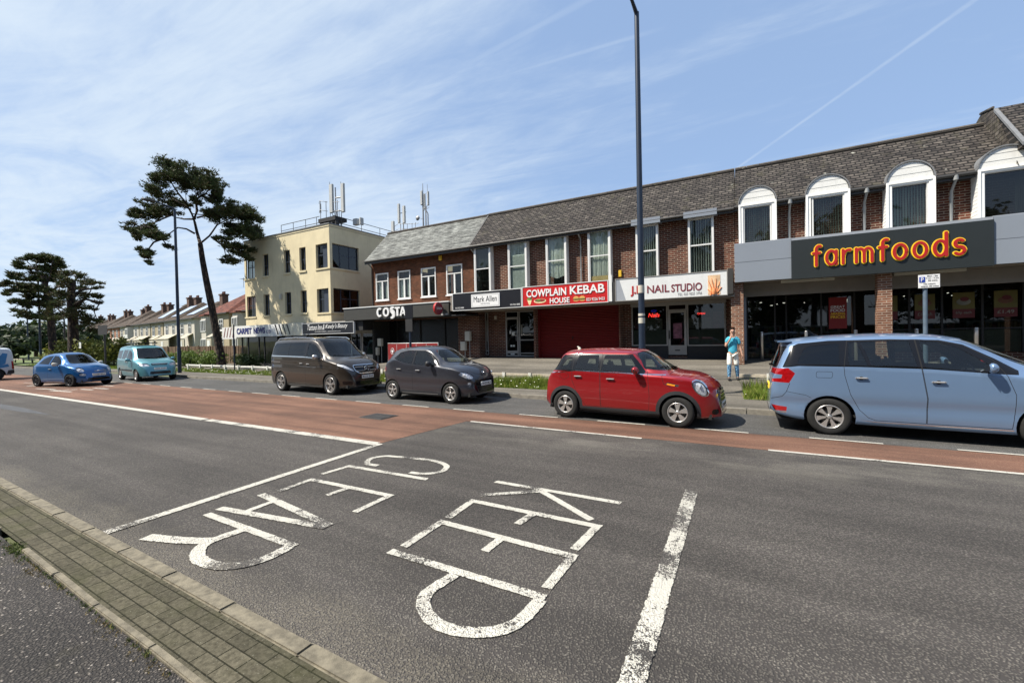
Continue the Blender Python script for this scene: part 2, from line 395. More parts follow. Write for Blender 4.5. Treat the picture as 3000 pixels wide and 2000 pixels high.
def glassmat(name, col, tr, rough=.02):
    """cheap thin tinted pane"""
    m, t, b = newmat(name); t.nodes.remove(b)
    o = [n for n in t.nodes if n.type == 'OUTPUT_MATERIAL'][0]
    g = N(t, 'ShaderNodeBsdfGlossy'); g.inputs['Roughness'].default_value = rough; g.inputs['Color'].default_value = (1, 1, 1, 1)
    tr_ = N(t, 'ShaderNodeBsdfTransparent'); tr_.inputs[0].default_value = (*[k*tr for k in col], 1)
    df = N(t, 'ShaderNodeBsdfDiffuse'); df.inputs[0].default_value = (*[k*.05 for k in col], 1)
    m0 = N(t, 'ShaderNodeMixShader'); m0.inputs[0].default_value = .08; t.links.new(tr_.outputs[0], m0.inputs[1]); t.links.new(df.outputs[0], m0.inputs[2])
    lw = N(t, 'ShaderNodeLayerWeight'); lw.inputs[0].default_value = .5   # Schlick, the same from both sides of the sheet
    mx = N(t, 'ShaderNodeMixShader'); t.links.new(mth(t, 'ADD', .05, mth(t, 'MULTIPLY', mth(t, 'POWER', lw.outputs['Facing'], 5), .95), clamp=True), mx.inputs[0])
    t.links.new(m0.outputs[0], mx.inputs[1]); t.links.new(g.outputs[0], mx.inputs[2]); t.links.new(mx.outputs[0], o.inputs[0])
    return m
glassmat('pane', (.80, .88, .85), .85)
glassmat('pane_dark', (.6, .68, .64), .35)
glassmat('shop_glass', (.7, .75, .7), .55)


# ---------------------------------------------------------------- lettering
def text_obj(body, x0, x1, z0, z1, y, mt, parent, depth=.02, off=0., name='lettering', shear=0., yo=None, font=None):
    """lettering fitted to the rectangle x0..x1, z0..z1 on a plane facing -Y"""
    cu = bpy.data.curves.new(name, 'FONT'); cu.body = body; cu.extrude = depth/2; cu.offset = off; cu.shear = shear
    cu.resolution_u = 4; cu.align_x = 'LEFT'; cu.size = 1
    tmp = bpy.data.objects.new('tmp', cu); C.objects.link(tmp)
    dg = bpy.context.evaluated_depsgraph_get(); dg.update()
    me = bpy.data.meshes.new_from_object(tmp.evaluated_get(dg)); bpy.data.objects.remove(tmp); bpy.data.curves.remove(cu)
    n = len(me.vertices); co = np.zeros(n*3); me.vertices.foreach_get('co', co); co = co.reshape(-1, 3)
    mn, mx = co.min(0), co.max(0)
    out_ = np.zeros_like(co)
    out_[:, 0] = x0+(co[:, 0]-mn[0])/(mx[0]-mn[0])*(x1-x0)
    out_[:, 2] = z0+(co[:, 1]-mn[1])/(mx[1]-mn[1])*(z1-z0)
    out_[:, 1] = y-co[:, 2]
    me.vertices.foreach_set('co', out_.reshape(-1)); me.materials.clear(); me.materials.append(mt); me.update()
    me.name = name
    o = bpy.data.objects.new(name, me); put(o, parent)
    return o
# ================================================================ the setting
def sm(a, b, x):
    t = min(1, max(0, (x-a)/(b-a))); return t*t*(3-2*t)
def zg(x, y):
    """ground height: the shops' forecourt rises from the footway"""
    if y < 12.3: return .0
    zf = .15+.63*sm(-25, -15, x)
    t = min(1, max(0, (y-14.7)/5.2))
    return .12+(zf-.12)*t
def sheet(name, xs, ys, m, zf, kind='structure'):
    b = MB(); n = len(ys)
    b.add([(x, y, zf(x, y)) for x in xs for y in ys], [(i*n+j, (i+1)*n+j, (i+1)*n+j+1, i*n+j+1) for i in range(len(xs)-1) for j in range(n-1)], 0, True)
    return tag(b.build(name, m), kind=kind)
def frange(a, b, n): return [a+(b-a)*i/n for i in range(n+1)]
mat('far_ground', (.09, .105, .045), .95, var=.3, vs=.4)
sheet('ground', frange(-900, 500, 14), frange(-600, 900, 14), M['far_ground'], lambda x, y: -.06)
sheet('road', [-320, -120, -60, -20, 10, 60], [1.5, 9.5], M['road_asphalt'], lambda x, y: 0.)
sheet('parking_bay', [-26.5, 10, 60], [9.5, 12.12], M['bay_asphalt'], lambda x, y: .0)
sheet('far_carriageway', [-320, -120, -60, -26.5], [9.5, 12.12], M['bay_asphalt'], lambda x, y: .0)

def poly_sheet(name, pts, m, z):
    b = MB(); b.add([(p[0], p[1], z) for p in pts], [tuple(range(len(pts)))]); o = b.build(name, m, fix=False); return tag(o, kind='structure')
poly_sheet('red_surfacing', [(-60, 5.78), (-6.18, 5.80), (-5.86, 8.26), (60, 8.26), (60, 9.40), (-27, 9.46), (-60, 9.0)], M['red_surface'], .004)

def stroke(b, pts, w, z=.008):
    """a flat painted line through the points, mitred"""
    P = [Vector((p[0], p[1], 0)) for p in pts]; n = len(P); L = []; Rg = []
    for i in range(n):
        if i == 0: d = (P[1]-P[0]).normalized(); k = 1
        elif i == n-1: d = (P[-1]-P[-2]).normalized(); k = 1
        else:
            a, c = (P[i]-P[i-1]).normalized(), (P[i+1]-P[i]).normalized(); d = (a+c).normalized(); k = 1/max(.45, d.dot(a))
        s = Vector((-d.y, d.x, 0))*w/2*k
        L.append(P[i]+s); Rg.append(P[i]-s)
    rj = random.Random(int(abs(pts[0][0]*977+pts[0][1]*131)*10)); near = w < .2 and abs(pts[0][0]) < 9 and pts[0][1] < 6
    def rough(A, B, k): return [A.lerp(B, i/k)+Vector((rj.uniform(-1, 1), rj.uniform(-1, 1), 0))*(w*.045)+(B-A).normalized()*0 for i in range(k+1)]
    pl, pr_ = None, None
    for i in range(n-1):
        k = max(1, int((L[i+1]-L[i]).length/.022)) if near else 1
        a, c = (rough(L[i], L[i+1], k), rough(Rg[i], Rg[i+1], k)) if near else ([L[i], L[i+1]], [Rg[i], Rg[i+1]])
        if pl is not None: a[0], c[0] = pl, pr_
        pl, pr_ = a[-1], c[-1]
        for j in range(k): b.add([(q.x, q.y, z) for q in (a[j], a[j+1], c[j+1], c[j])], [(0, 1, 2, 3)])
def smoothline(pts, k=4):
    P = [pts[0]]+list(pts)+[pts[-1]]; o = []
    for i in range(1, len(P)-2):
        for j in range(k):
            t = j/k; a, b_, c, d = P[i-1], P[i], P[i+1], P[i+2]
            o.append(tuple(.5*((2*b_[q])+(-a[q]+c[q])*t+(2*a[q]-5*b_[q]+4*c[q]-d[q])*t*t+(-a[q]+3*b_[q]-3*c[q]+d[q])*t**3) for q in range(2)))
    o.append(pts[-1]); return o
def marking(name, strokes, m, z=.008):
    b = MB()
    for i, (pts, w) in enumerate(strokes): stroke(b, pts, w, z+i*.00012)
    return tag(b.build(name, m, fix=False), kind='structure')
marking('centre_line', [([(-70, 5.62), (-12.3, 5.74)], .20)], M['paint_fresh'])
marking('centre_line_end', [([(-12.15, 5.74), (-6.20, 5.79)], .20)], M['paint_worn'])
marking('box_end_line', [([(-5.98, 1.80), (-6.13, 5.82)], .13)], M['paint_worn'], .009)
marking('box_start_line', [([(-.60, 1.9), (-.655, 5.76)], .15)], M['paint_very_worn'])
marking('edge_line', [([(-5.75, 8.27), (-1.8, 8.22)], .09), ([(.26, 8.26), (8.2, 8.33)], .09), ([(11, 8.33), (40, 8.33)], .09)], M['paint_fresh'], .0085)
bd = [(-18.46, -17.46), (-16.81, -15.72), (-14.92, -13.87), (-13.04, -11.95), (-11.05, -9.95), (-9.05, -8.05), (-7.18, -6.15), (-5.11, -4.05), (-3.07, -2.0), (-1.0, -.03), (.95, 2.0), (2.93, 3.98), (5, 6), (7, 8), (9, 10), (11, 12)]
bd += [(-18.46-1.95*k, -17.46-1.95*k) for k in range(1, 6)]
marking('bay_dashes', [([(a, 9.50-.006*abs(a+8)*0), (b_, 9.49)], .07) for a, b_ in bd], M['paint_fresh'], .0088)
K = .088
marking('road_word_keep', [
    ([(-3.06, 4.97), (-1.34, 4.97)], K), ([(-2.30, 4.95), (-2.97, 4.46)], K), ([(-2.40, 4.95), (-1.5, 4.38)], K),
    ([(-2.93, 3.73), (-2.96, 4.26), (-1.40, 4.26), (-1.44, 3.70)], K), ([(-2.13, 4.25), (-2.17, 3.94)], K),
    ([(-2.91, 3.02), (-2.93, 3.62), (-1.41, 3.58), (-1.42, 3.03)], K), ([(-2.16, 3.58), (-2.17, 3.30)], K),
    ([(-2.97, 2.90), (-1.37, 2.91)], K),
    (smoothline([(-2.18, 2.86), (-2.22, 2.55), (-2.1, 2.38), (-1.89, 2.30), (-1.69, 2.33), (-1.51, 2.44), (-1.42, 2.60), (-1.40, 2.88)]), .105)], M['paint_worn'])
marking('road_word_clear', [
    (smoothline([(-5.12, 4.80), (-5.36, 4.80), (-5.52, 5.02), (-5.44, 5.22), (-5.24, 5.29), (-4.56, 5.38), (-4.22, 5.31), (-4.07, 5.18), (-4.03, 4.98), (-4.18, 4.80), (-4.42, 4.76)]), .09),
    ([(-5.57, 4.13), (-5.52, 4.58), (-3.98, 4.63)], K),
    ([(-5.47, 3.40), (-5.5, 3.90), (-4.01, 3.94), (-4.0, 3.38)], K), ([(-4.72, 3.89), (-4.76, 3.59)], K),
    ([(-5.58, 3.23), (-3.95, 3.01)], .10), ([(-3.95, 2.97), (-5.58, 2.73)], .10), ([(-5.19, 3.15), (-5.18, 2.82)], K),
    ([(-5.53, 2.57), (-3.87, 2.55)], K),
    (smoothline([(-3.91, 2.53), (-3.90, 2.28), (-4.0, 2.10), (-4.18, 2.0), (-4.42, 1.99), (-4.6, 2.05), (-4.72, 2.16), (-4.74, 2.31), (-4.71, 2.54)]), .12),
    (smoothline([(-4.74, 2.24), (-5.02, 2.11), (-5.46, 1.97)]), .13)], M['paint_worn'])
marking('far_road_words', [([(-31.2, 6.75), (-29.2, 7.75)], .12), ([(-32.3, 7.1), (-31.0, 7.85)], .12), ([(-28.9, 6.55), (-27.5, 6.8)], .12), ([(-27.0, 6.5), (-26.2, 7.2)], .12),
    ([(-26.9, 6.55), (-25.2, 6.72)], .12), ([(-26.2, 7.3), (-25.2, 7.4)], .12), ([(-26.15, 7.72), (-25.0, 7.85)], .12), ([(-29.6, 9.24), (-28.6, 9.3)], .1), ([(-27.4, 8.4), (-26.4, 8.5)], .1), ([(-34.2, 7.3), (-33, 7.9)], .12)], M['paint_on_red'])
marking('kerb_edge_line', [([(-.6, 11.82), (30, 11.75)], .06)], M['paint_worn'], .005)
# blue-grey tarred patch on the far left of the near lane
mat('patch_blue', (.055, .058, .064), .9, var=.35, vs=6)
poly_sheet('road_patch', [(-34, 4.0), (-20.5, 4.35), (-17.5, 4.25), (-19.2, 4.05), (-34, 3.4)], M['patch_blue'], .004)
# drain cover in the red surface
g = tag(empty('drain_cover', (-8.3, 7.85, .004)), 'square dark iron drain cover set in the red road surface', 'drain cover')
mat('cast_iron', (.10, .095, .09), .55, metal=.5, var=.2, vs=30)
b = MB(); b.box(-.40, .40, -.31, .31, 0, .006); b.build('base_plate', M['bay_asphalt'], g)
b = MB()
for i in range(11): b.box(-.34+i*.062, -.34+i*.062+.034, -.26, .26, .0065, .016)
for y in (-.28, -.01, .262): b.box(-.36, .36, y, y+.02, .0065, .0155)
for x in (-.38, .362): b.box(x, x+.018, -.28, .28, .0065, .015)
b.build('grate', M['cast_iron'], g)

# ---- near side: kerb, block strip, edging, footway. Everything follows one slightly skewed line
def ky(x, y0): return y0-.012*(x+2)
mat('kerb_stone', (.150, .132, .095), .9, var=.38, vs=14, bump=.5, bs=140, grime=.3)
m_, t_, b_ = newmat('block_paving')
g_ = N(t_, 'ShaderNodeNewGeometry'); br = N(t_, 'ShaderNodeTexBrick')
t_.links.new(vmap(t_, g_.outputs['Position'], (1, 1, 1), (0, .012, 0), (0, 0, R(.7))), br.inputs[0]); br.inputs['Scale'].default_value = 1
br.offset = .5; br.inputs['Brick Width'].default_value = .21; br.inputs['Row Height'].default_value = .105; br.inputs['Mortar Size'].default_value = .005; br.inputs['Mortar Smooth'].default_value = .5
br.inputs['Color1'].default_value = (.060, .055, .042, 1); br.inputs['Color2'].default_value = (.095, .086, .066, 1); br.inputs['Mortar'].default_value = (.022, .021, .014, 1)
f_ = noise(t_, g_.outputs['Position'], 26, 5, .7); f2_ = noise(t_, g_.outputs['Position'], 1.8, 5, .6); f3_ = noise(t_, g_.outputs['Position'], 90, 2, .6)
c_ = mixc(t_, 1, br.outputs[0], mixc(t_, ramp(t_, f_, .25, .75), (.55, .55, .5), (1.35, 1.35, 1.25)), 'MULTIPLY')
c_ = mixc(t_, ramp(t_, f3_, .66, .72, 0, .5), c_, (.28, .28, .22))
c_ = mixc(t_, ramp(t_, f2_, .42, .72, 0, .42), c_, (.045, .05, .018))
t_.links.new(c_, b_.inputs['Base Color']); b_.inputs['Roughness'].default_value = .95; b_.inputs['Specular IOR Level'].default_value = .15
bp_ = N(t_, 'ShaderNodeBump'); bp_.inputs[0].default_value = .8; bp_.inputs[1].default_value = .006
t_.links.new(mth(t_, 'SUBTRACT', mth(t_, 'MULTIPLY', f3_, .5), br.outputs['Fac']), bp_.inputs['Height']); t_.links.new(bp_.outputs[0], b_.inputs['Normal'])
mat('moss', (.10, .095, .03), .95, var=.5, vs=30)
kb = MB(); x = -40.0; rnd = random.Random(3)
while x < 12:
    l = .915; y1 = ky(x+l/2, 1.75)
    kb.T = Matrix.Translation((x+l/2, y1-.0625, 0)) @ Matrix.Rotation(R(-.69)+rnd.uniform(-.003, .003), 4, 'Z')
    kb.bbox(-l/2+.003, l/2-.003, -.0625+rnd.uniform(-.003, .003), .0625+rnd.uniform(-.003, .003), -.1, .042+rnd.uniform(-.003, .003), .012); x += l
kb.T = None
tag(kb.build('kerb', M['kerb_stone']), kind='structure')
sheet('block_strip', frange(-40, 12, 52), [1.20, 1.70], M['block_paving'], lambda x, y: .036)
sb = bpy.data.objects['block_strip']
for v in sb.data.vertices: v.co.y = ky(v.co.x, 1.62 if v.co.y > 1.5 else 1.24)
eb = MB(); x = -40.0
while x < 12:
    l = .915; y1 = ky(x+l/2, 1.225)
    if not (-6.62 < x+l/2 < -5.9):
        eb.T = Matrix.Translation((x+l/2, y1, 0)) @ Matrix.Rotation(R(-.69)+rnd.uniform(-.012, .012), 4, 'Z'); eb.bbox(-l/2+.004, l/2-.004, -.025, .025, -.1, .046+rnd.uniform(-.004, .006), .007)
    x += l
eb.T = None
tag(eb.build('edging', M['kerb_stone']), kind='structure')
sheet('near_footway', frange(-320, 60, 60), [-30, -4, 1.2], M['near_footway'], lambda x, y: .025)
sb = bpy.data.objects['near_footway']
for v in sb.data.vertices:
    if v.co.y > 1: v.co.y = ky(v.co.x, 1.20)
# moss, dead grass and grit along the edging
def clumps(name, spots, m, kind='stuff', blades=14, h=.03, spread=.03, label=None, w=.003, lean=.8, base=None):
    rn = np.random.RandomState(5); V = []; F = []
    for (x, y, s) in spots:
        z = base(x, y) if base else .03
        for _ in range(blades):
            a = rn.uniform(0, 6.28); r = rn.uniform(0, spread)*s; hh = h*s*rn.uniform(.4, 1.2); L = hh*rn.uniform(.1, lean); q = rn.uniform(0, 6.28)
            p = np.array([x+r*math.cos(a), y+r*math.sin(a), z]); d = np.array([math.cos(q)*L, math.sin(q)*L, hh]); s_ = np.array([-math.sin(a), math.cos(a), 0])*w*(.6+.8*rn.rand())
            i = len(V); V += [tuple(p-s_), tuple(p+s_), tuple(p+d*.6+s_*.7), tuple(p+d), tuple(p+d*.6-s_*.7)]; F.append((i, i+1, i+2, i+3, i+4))
    me = bpy.data.meshes.new(name); me.from_pydata(V, [], F); me.materials.append(m); o = bpy.data.objects.new(name, me); put(o)
    return tag(o, label, 'plants' if label else None, kind=kind)
mat('dead_grass', (.24, .18, .07), .95, var=.4, vs=20); mat('edge_grass', (.11, .14, .03), .9, var=.4, vs=20)
rn_ = random.Random(11); sp_ = []
while len(sp_) < 330:
    x_ = rn_.uniform(-9, .5); cl_ = math.sin(x_*3.1)+math.sin(x_*7.7+1)
    if cl_ > rn_.uniform(-1.2, 2): sp_.append((x_, ky(x_, 1.18)-rn_.random()**2*.07, rn_.uniform(.2, .8)))
tag(clumps('dead_grass', sp_, M['dead_grass'], blades=10, h=.03, spread=.03, w=.0015, base=lambda x, y: .03), 'straw-coloured dead grass and moss along the pale edging stones', 'grass')
sp_ = [(rn_.gauss(-6.2, .16), ky(-6.2, 1.19)+rn_.gauss(0, .03), rn_.uniform(.4, 1)) for _ in range(70)]+[(x_, ky(x_, 1.19)-.01, rn_.uniform(.3, .8)) for x_ in (rn_.uniform(-6, -3) for _ in range(60))]
tag(clumps('grass_tuft', sp_, M['edge_grass'], blades=16, h=.03, spread=.03, w=.0018, base=lambda x, y: .03), 'small green grass tufts in the gap of the edging stones', 'grass')

# ---- far side: kerb, footway, verge, forecourt
def fky(x): return 12.08-.42*sm(-8, -1.5, x)+.0*x
kb = MB(); x = -26.6
while x < 30:
    l = .915; y1 = fky(x+l/2)
    kb.T = Matrix.Translation((x+l/2, y1+.065, 0)); kb.bbox(-l/2+.004, l/2-.004, -.065, .065, -.1, .122+rnd.uniform(-.003, .003), .015); x += l
kb.T = None
mat('far_kerb_mat', (.19, .175, .145), .9, var=.25, vs=6, grime=.25)
tag(kb.build('far_kerb', M['far_kerb_mat']), kind='structure')
# western part of the kerb curves away past the pine
kb = MB(); pts = [(-26.6, 12.08), (-28.5, 12.2), (-31, 12.75), (-34, 13.2), (-38, 13.0), (-46, 12.2), (-60, 12.3), (-120, 12.8)]
for a, c in zip(pts[:-1], pts[1:]):
    d = Vector((c[0]-a[0], c[1]-a[1], 0)); l = d.length; kb.T = Matrix.Translation(((a[0]+c[0])/2, (a[1]+c[1])/2+.065, 0)) @ Matrix.Rotation(math.atan2(-d.y, -d.x), 4, 'Z'); kb.bbox(-l/2, l/2, -.065, .065, -.1, .12, .012)
kb.T = None
tag(kb.build('far_kerb_west', M['far_kerb_mat']), kind='structure')
xs = frange(-46, -26.6, 16)+frange(-26, 30, 84)
def fw_y(x, j): return 0
b = MB(); ys = [12.15, 13.4, 14.7, 15.5, 16.5, 17.5, 18.5, 19.3, 19.9, 20.6, 21.4, 30]; n = len(ys)
def z_for(x, y): return .118 if y < 14.7 else zg(x, y)
vs_ = []
for x in xs:
    for j, y in enumerate(ys):
        yy = y if j else fky(x)+.10 if x > -26.7 else np.interp(-x, [26.6, 28.5, 31, 34, 38, 46], [12.18, 12.3, 12.85, 13.3, 13.1, 12.3])
        vs_.append((x, float(yy), z_for(x, y)))
b.add(vs_, [(i*n+j, (i+1)*n+j, (i+1)*n+j+1, i*n+j+1) for i in range(len(xs)-1) for j in range(n-1)], 0, True)
tag(b.build('far_footway', M['footway_asphalt'], fix=False), kind='structure')
mat('verge_soil', (.09, .12, .035), .95, var=.4, vs=3)
def lawn(name, x0, x1, y0, y1, n_, hmin, hmax, label, seed=1, flowers=0):
    rn = np.random.RandomState(seed); V = []; F = []; Mi = []
    V += [(x0, y0, .128), (x1, y0, .128), (x1, y1, .128), (x0, y1, .128)]; F.append((0, 1, 2, 3)); Mi.append(0)
    for _ in range(n_):
        x = rn.uniform(x0, x1); y = rn.uniform(y0, y1); e = min(1, (min(y-y0, .4)+.15)/.5); k = .5+.5*math.sin(x*2.3+1.3*math.sin(y*3+x))
        h = (hmin+(hmax-hmin)*rn.rand()**1.5*(.4+k))*e; a = rn.uniform(0, 6.28); q = rn.uniform(0, 6.28); w = .009+.012*rn.rand(); ll = h*rn.uniform(.1, .6)
        i = len(V); s_ = (math.cos(a)*w, math.sin(a)*w)
        V += [(x-s_[0], y-s_[1], .12), (x+s_[0], y+s_[1], .12), (x+math.cos(q)*ll, y+math.sin(q)*ll, .12+h)]; F.append((i, i+1, i+2)); Mi.append(1 if rn.rand() < .75 else 2)
    for _ in range(flowers):
        x = rn.uniform(x0, x1); y = y0+(y1-y0)*rn.rand()**1.6; z = .14+rn.uniform(.03, hmax*.7); s_ = rn.uniform(.012, .03); i = len(V)
        for k in range(5): V.append((x+s_*math.cos(k*1.257), y+s_*math.sin(k*1.257)*.8-.01, z+s_*.4*math.sin(k*1.257)))
        F.append(tuple(range(i, i+5))); Mi.append(3)
    me = bpy.data.meshes.new(name); me.from_pydata(V, [], F)
    for k in ('verge_soil', 'grass_a', 'grass_b', 'flower'): me.materials.append(M[k])
    me.polygons.foreach_set('material_index', Mi); o = bpy.data.objects.new(name, me); put(o); return tag(o, label, 'grass', kind='stuff')
def leafmat(name, col, var=.35, vs=4, tr=.3):
    m, t, b = newmat(name); g = N(t, 'ShaderNodeNewGeometry'); f = noise(t, g.outputs['Position'], vs, 3, .6)
    c = mixc(t, ramp(t, f, .3, .7), [k*(1-var) for k in col], [k*(1+var) for k in col]); t.links.new(c, b.inputs['Base Color'])
    b.inputs['Roughness'].default_value = .6; b.inputs['Specular IOR Level'].default_value = .25
    o = [n for n in t.nodes if n.type == 'OUTPUT_MATERIAL'][0]; tl = N(t, 'ShaderNodeBsdfTranslucent'); t.links.new(c, tl.inputs[0])
    mx = N(t, 'ShaderNodeMixShader'); mx.inputs[0].default_value = tr; t.links.new(b.outputs[0], mx.inputs[1]); t.links.new(tl.outputs[0], mx.inputs[2]); t.links.new(mx.outputs[0], o.inputs[0])
    return m
leafmat('grass_a', (.13, .19, .025)); leafmat('grass_b', (.24, .25, .06)); mat('flower', (.75, .74, .62), .8, var=.05)
lawn('verge_grass', -12.6, -5.2, 13.35, 14.65, 30000, .10, .36, 'rough grass with daisies behind the grey hatchback and low timber rail', 1, 70)
lawn('verge_grass', -19.5, -12.6, 13.35, 14.65, 14000, .10, .34, 'rough grass seen between the brown people carrier and the grey hatchback', 2, 50)
lawn('verge_grass', -32.0, -19.5, 13.75, 14.9, 16000, .05, .22, 'weedy verge with white flowers in front of the white timber rail', 3, 160)
lawn('verge_grass', -.15, 8, 13.30, 15.2, 16000, .08, .42, 'tall grass clump with daisies at the end of the rail behind the pale blue car', 4, 70)
lawn('verge_grass', -62, -32.5, 13.4, 15.4, 14000, .05, .16, 'strip of green verge behind the blue and turquoise cars', 6, 0)
b = MB(); b.add([(-300, 13.2, .1), (-46, 13.2, .1), (-36, 16.5, .1), (-36, 60, .1), (-300, 60, .1)], [(0, 1, 2, 3, 4)]); tag(b.build('green_bank', M['verge_soil'], fix=False), kind='structure')
# ================================================================ buildings
def wall(b, x0, x1, z0, z1, y, holes, mi=0, rev=.12, axis='y', rmi=None):
    """vertical wall in the plane y (or x when axis='x') with rectangular holes and reveals going inwards (+rev)"""
    xs = sorted({x0, x1}|{h[0] for h in holes}|{h[1] for h in holes}); zs = sorted({z0, z1}|{h[2] for h in holes}|{h[3] for h in holes})
    def P(u, z, d=0): return (u, y+d, z) if axis == 'y' else (y+d, u, z)
    for i in range(len(xs)-1):
        for j in range(len(zs)-1):
            cx, cz = (xs[i]+xs[i+1])/2, (zs[j]+zs[j+1])/2
            if any(h[0] < cx < h[1] and h[2] < cz < h[3] for h in holes): continue
            b.quad(P(xs[i], zs[j]), P(xs[i+1], zs[j]), P(xs[i+1], zs[j+1]), P(xs[i], zs[j+1]), mi)
    r = mi if rmi is None else rmi
    for h in holes:
        a, c, d, e = P(h[0], h[2]), P(h[1], h[2]), P(h[1], h[3]), P(h[0], h[3]); A, C_, D, E_ = P(h[0], h[2], rev), P(h[1], h[2], rev), P(h[1], h[3], rev), P(h[0], h[3], rev)
        for q in ((a, c, C_, A), (c, d, D, C_), (d, e, E_, D), (e, a, A, E_)): b.quad(*q, mi=r)
def frame(b, x0, x1, z0, z1, y, w, d, mi=0, bars_v=(), bars_h=(), bw=None):
    """rectangular window frame standing on plane y, w wide, d deep (towards -y)"""
    b.box(x0, x1, y-d, y, z1-w, z1, mi); b.box(x0, x1, y-d, y, z0, z0+w, mi)
    b.box(x0, x0+w, y-d, y, z0+w, z1-w, mi); b.box(x1-w, x1, y-d, y, z0+w, z1-w, mi)
    bw = bw or w*.8
    for v in bars_v: b.box(v-bw/2, v+bw/2, y-d*.85, y-.002, z0+w, z1-w, mi)
    for h in bars_h: b.box(x0+w, x1-w, y-d*.9, y-.001, h-bw/2, h+bw/2, mi)
def pane(x0, x1, z0, z1, y, m, parent, name='pane'):   # one sheet: a pane needs no thickness here
    b = MB(); b.quad((x0, y-.003, z0), (x1, y-.003, z0), (x1, y-.003, z1), (x0, y-.003, z1)); return b.build(name, m, parent, fix=False)
def blinds(x0, x1, z0, z1, y, n, m, parent, seed=0, name='blind', vert=True, ang=.5):
    b = MB(); rn = random.Random(seed); w = (x1-x0)/n
    for i in range(n):
        cx = x0+(i+.5)*w; a = ang+rn.uniform(-.12, .12); dx, dy = w*.55*math.cos(a), w*.55*math.sin(a)
        if vert: b.quad((cx-dx, y-dy, z0), (cx+dx, y+dy, z0), (cx+dx, y+dy, z1), (cx-dx, y-dy, z1))
    return b.build(name, m, parent, fix=False)
def curtains(x0, x1, z0, z1, y, parent, seed=0, m='curtain', gap=0., sag=0.):
    b = MB(); rn = random.Random(seed); n = 40; vs = []; 
    for i in range(n+1):
        x = x0+(x1-x0)*i/n; d = .035*math.sin(i*1.7+rn.uniform(-.3, .3))+.012*math.sin(i*.6)
        zb = z0+sag*(1-abs(2*i/n-1))
        vs += [(x, y+d, zb), (x+rn.uniform(-.01, .01), y+d*.6, z1)]
    fs = [(2*i, 2*i+2, 2*i+3, 2*i+1) for i in range(n) if not (gap and abs(i/n-.5) < gap)]
    b.add(vs, fs, 0, True); return b.build('curtain', M[m], parent, fix=False)

# ---------------------------------------------------------------- brick terrace over the middle shops
T = wthing('brick_terrace', (-7, 20, .7), 'dark brick terrace with tall first-floor windows over the three middle shops', 'building')
XL, XR = -13.45, -.48
EZ, EY, RZ, RY = 7.0, 19.55, 9.22, 21.72
WT = [(-13.2, -12.14), (-11.06, -9.95), (-8.87, -7.77), (-6.68, -5.58), (-4.45, -3.44), (-2.25, -1.21)]
b = MB(); wall(b, XL, XR, 3.35, 6.98, 20, [(a+.04, c-.04, 4.5, 6.9) for a, c in WT], 0, .1)
b.quad((XL, 20, 3.35), (XL, 26, 3.35), (XL, 26, 6.98), (XL, 20, 6.98)); b.quad((XL, 26, .5), (XR, 26, .5), (XR, 26, 6.98), (XL, 26, 6.98))
b.quad((XR, 20, 3.35), (XR, 26, 3.35), (XR, 26, 6.98), (XR, 20, 6.98))
wl_ = b.build('wall', M['brick_dark'], T, fix=False)
def roof(name, x0, x1, m, parent, ez=EZ, ey=EY, rz=RZ, ry=RY, th=.07, ridge='lead'):
    b = MB(); k = rz-(rz-ez)/(ry-ey)*0
    poly = [(ey, ez), (ry, rz), (2*ry-ey, ez), (2*ry-ey, ez-th), (ry, rz-th), (ey, ez-th)]
    b.prism([(p[0], p[1]) for p in poly], 'x', x0, x1)
    r = b.build(name, m, parent)
    b = MB(); x = x0
    while x < x1-.05:
        b.prism([(ry-.13, rz-.09), (ry-.09, rz+.035), (ry, rz+.07), (ry+.09, rz+.035), (ry+.13, rz-.09)], 'x', x+.004, min(x1, x+.45)-.004); x += .45
    b.build('ridge_tiles', M['gutter'] if ridge == 'dark' else M['tile_side'], r); return r
rf = roof('roof', XL, XR, M['tile_dark'], T)
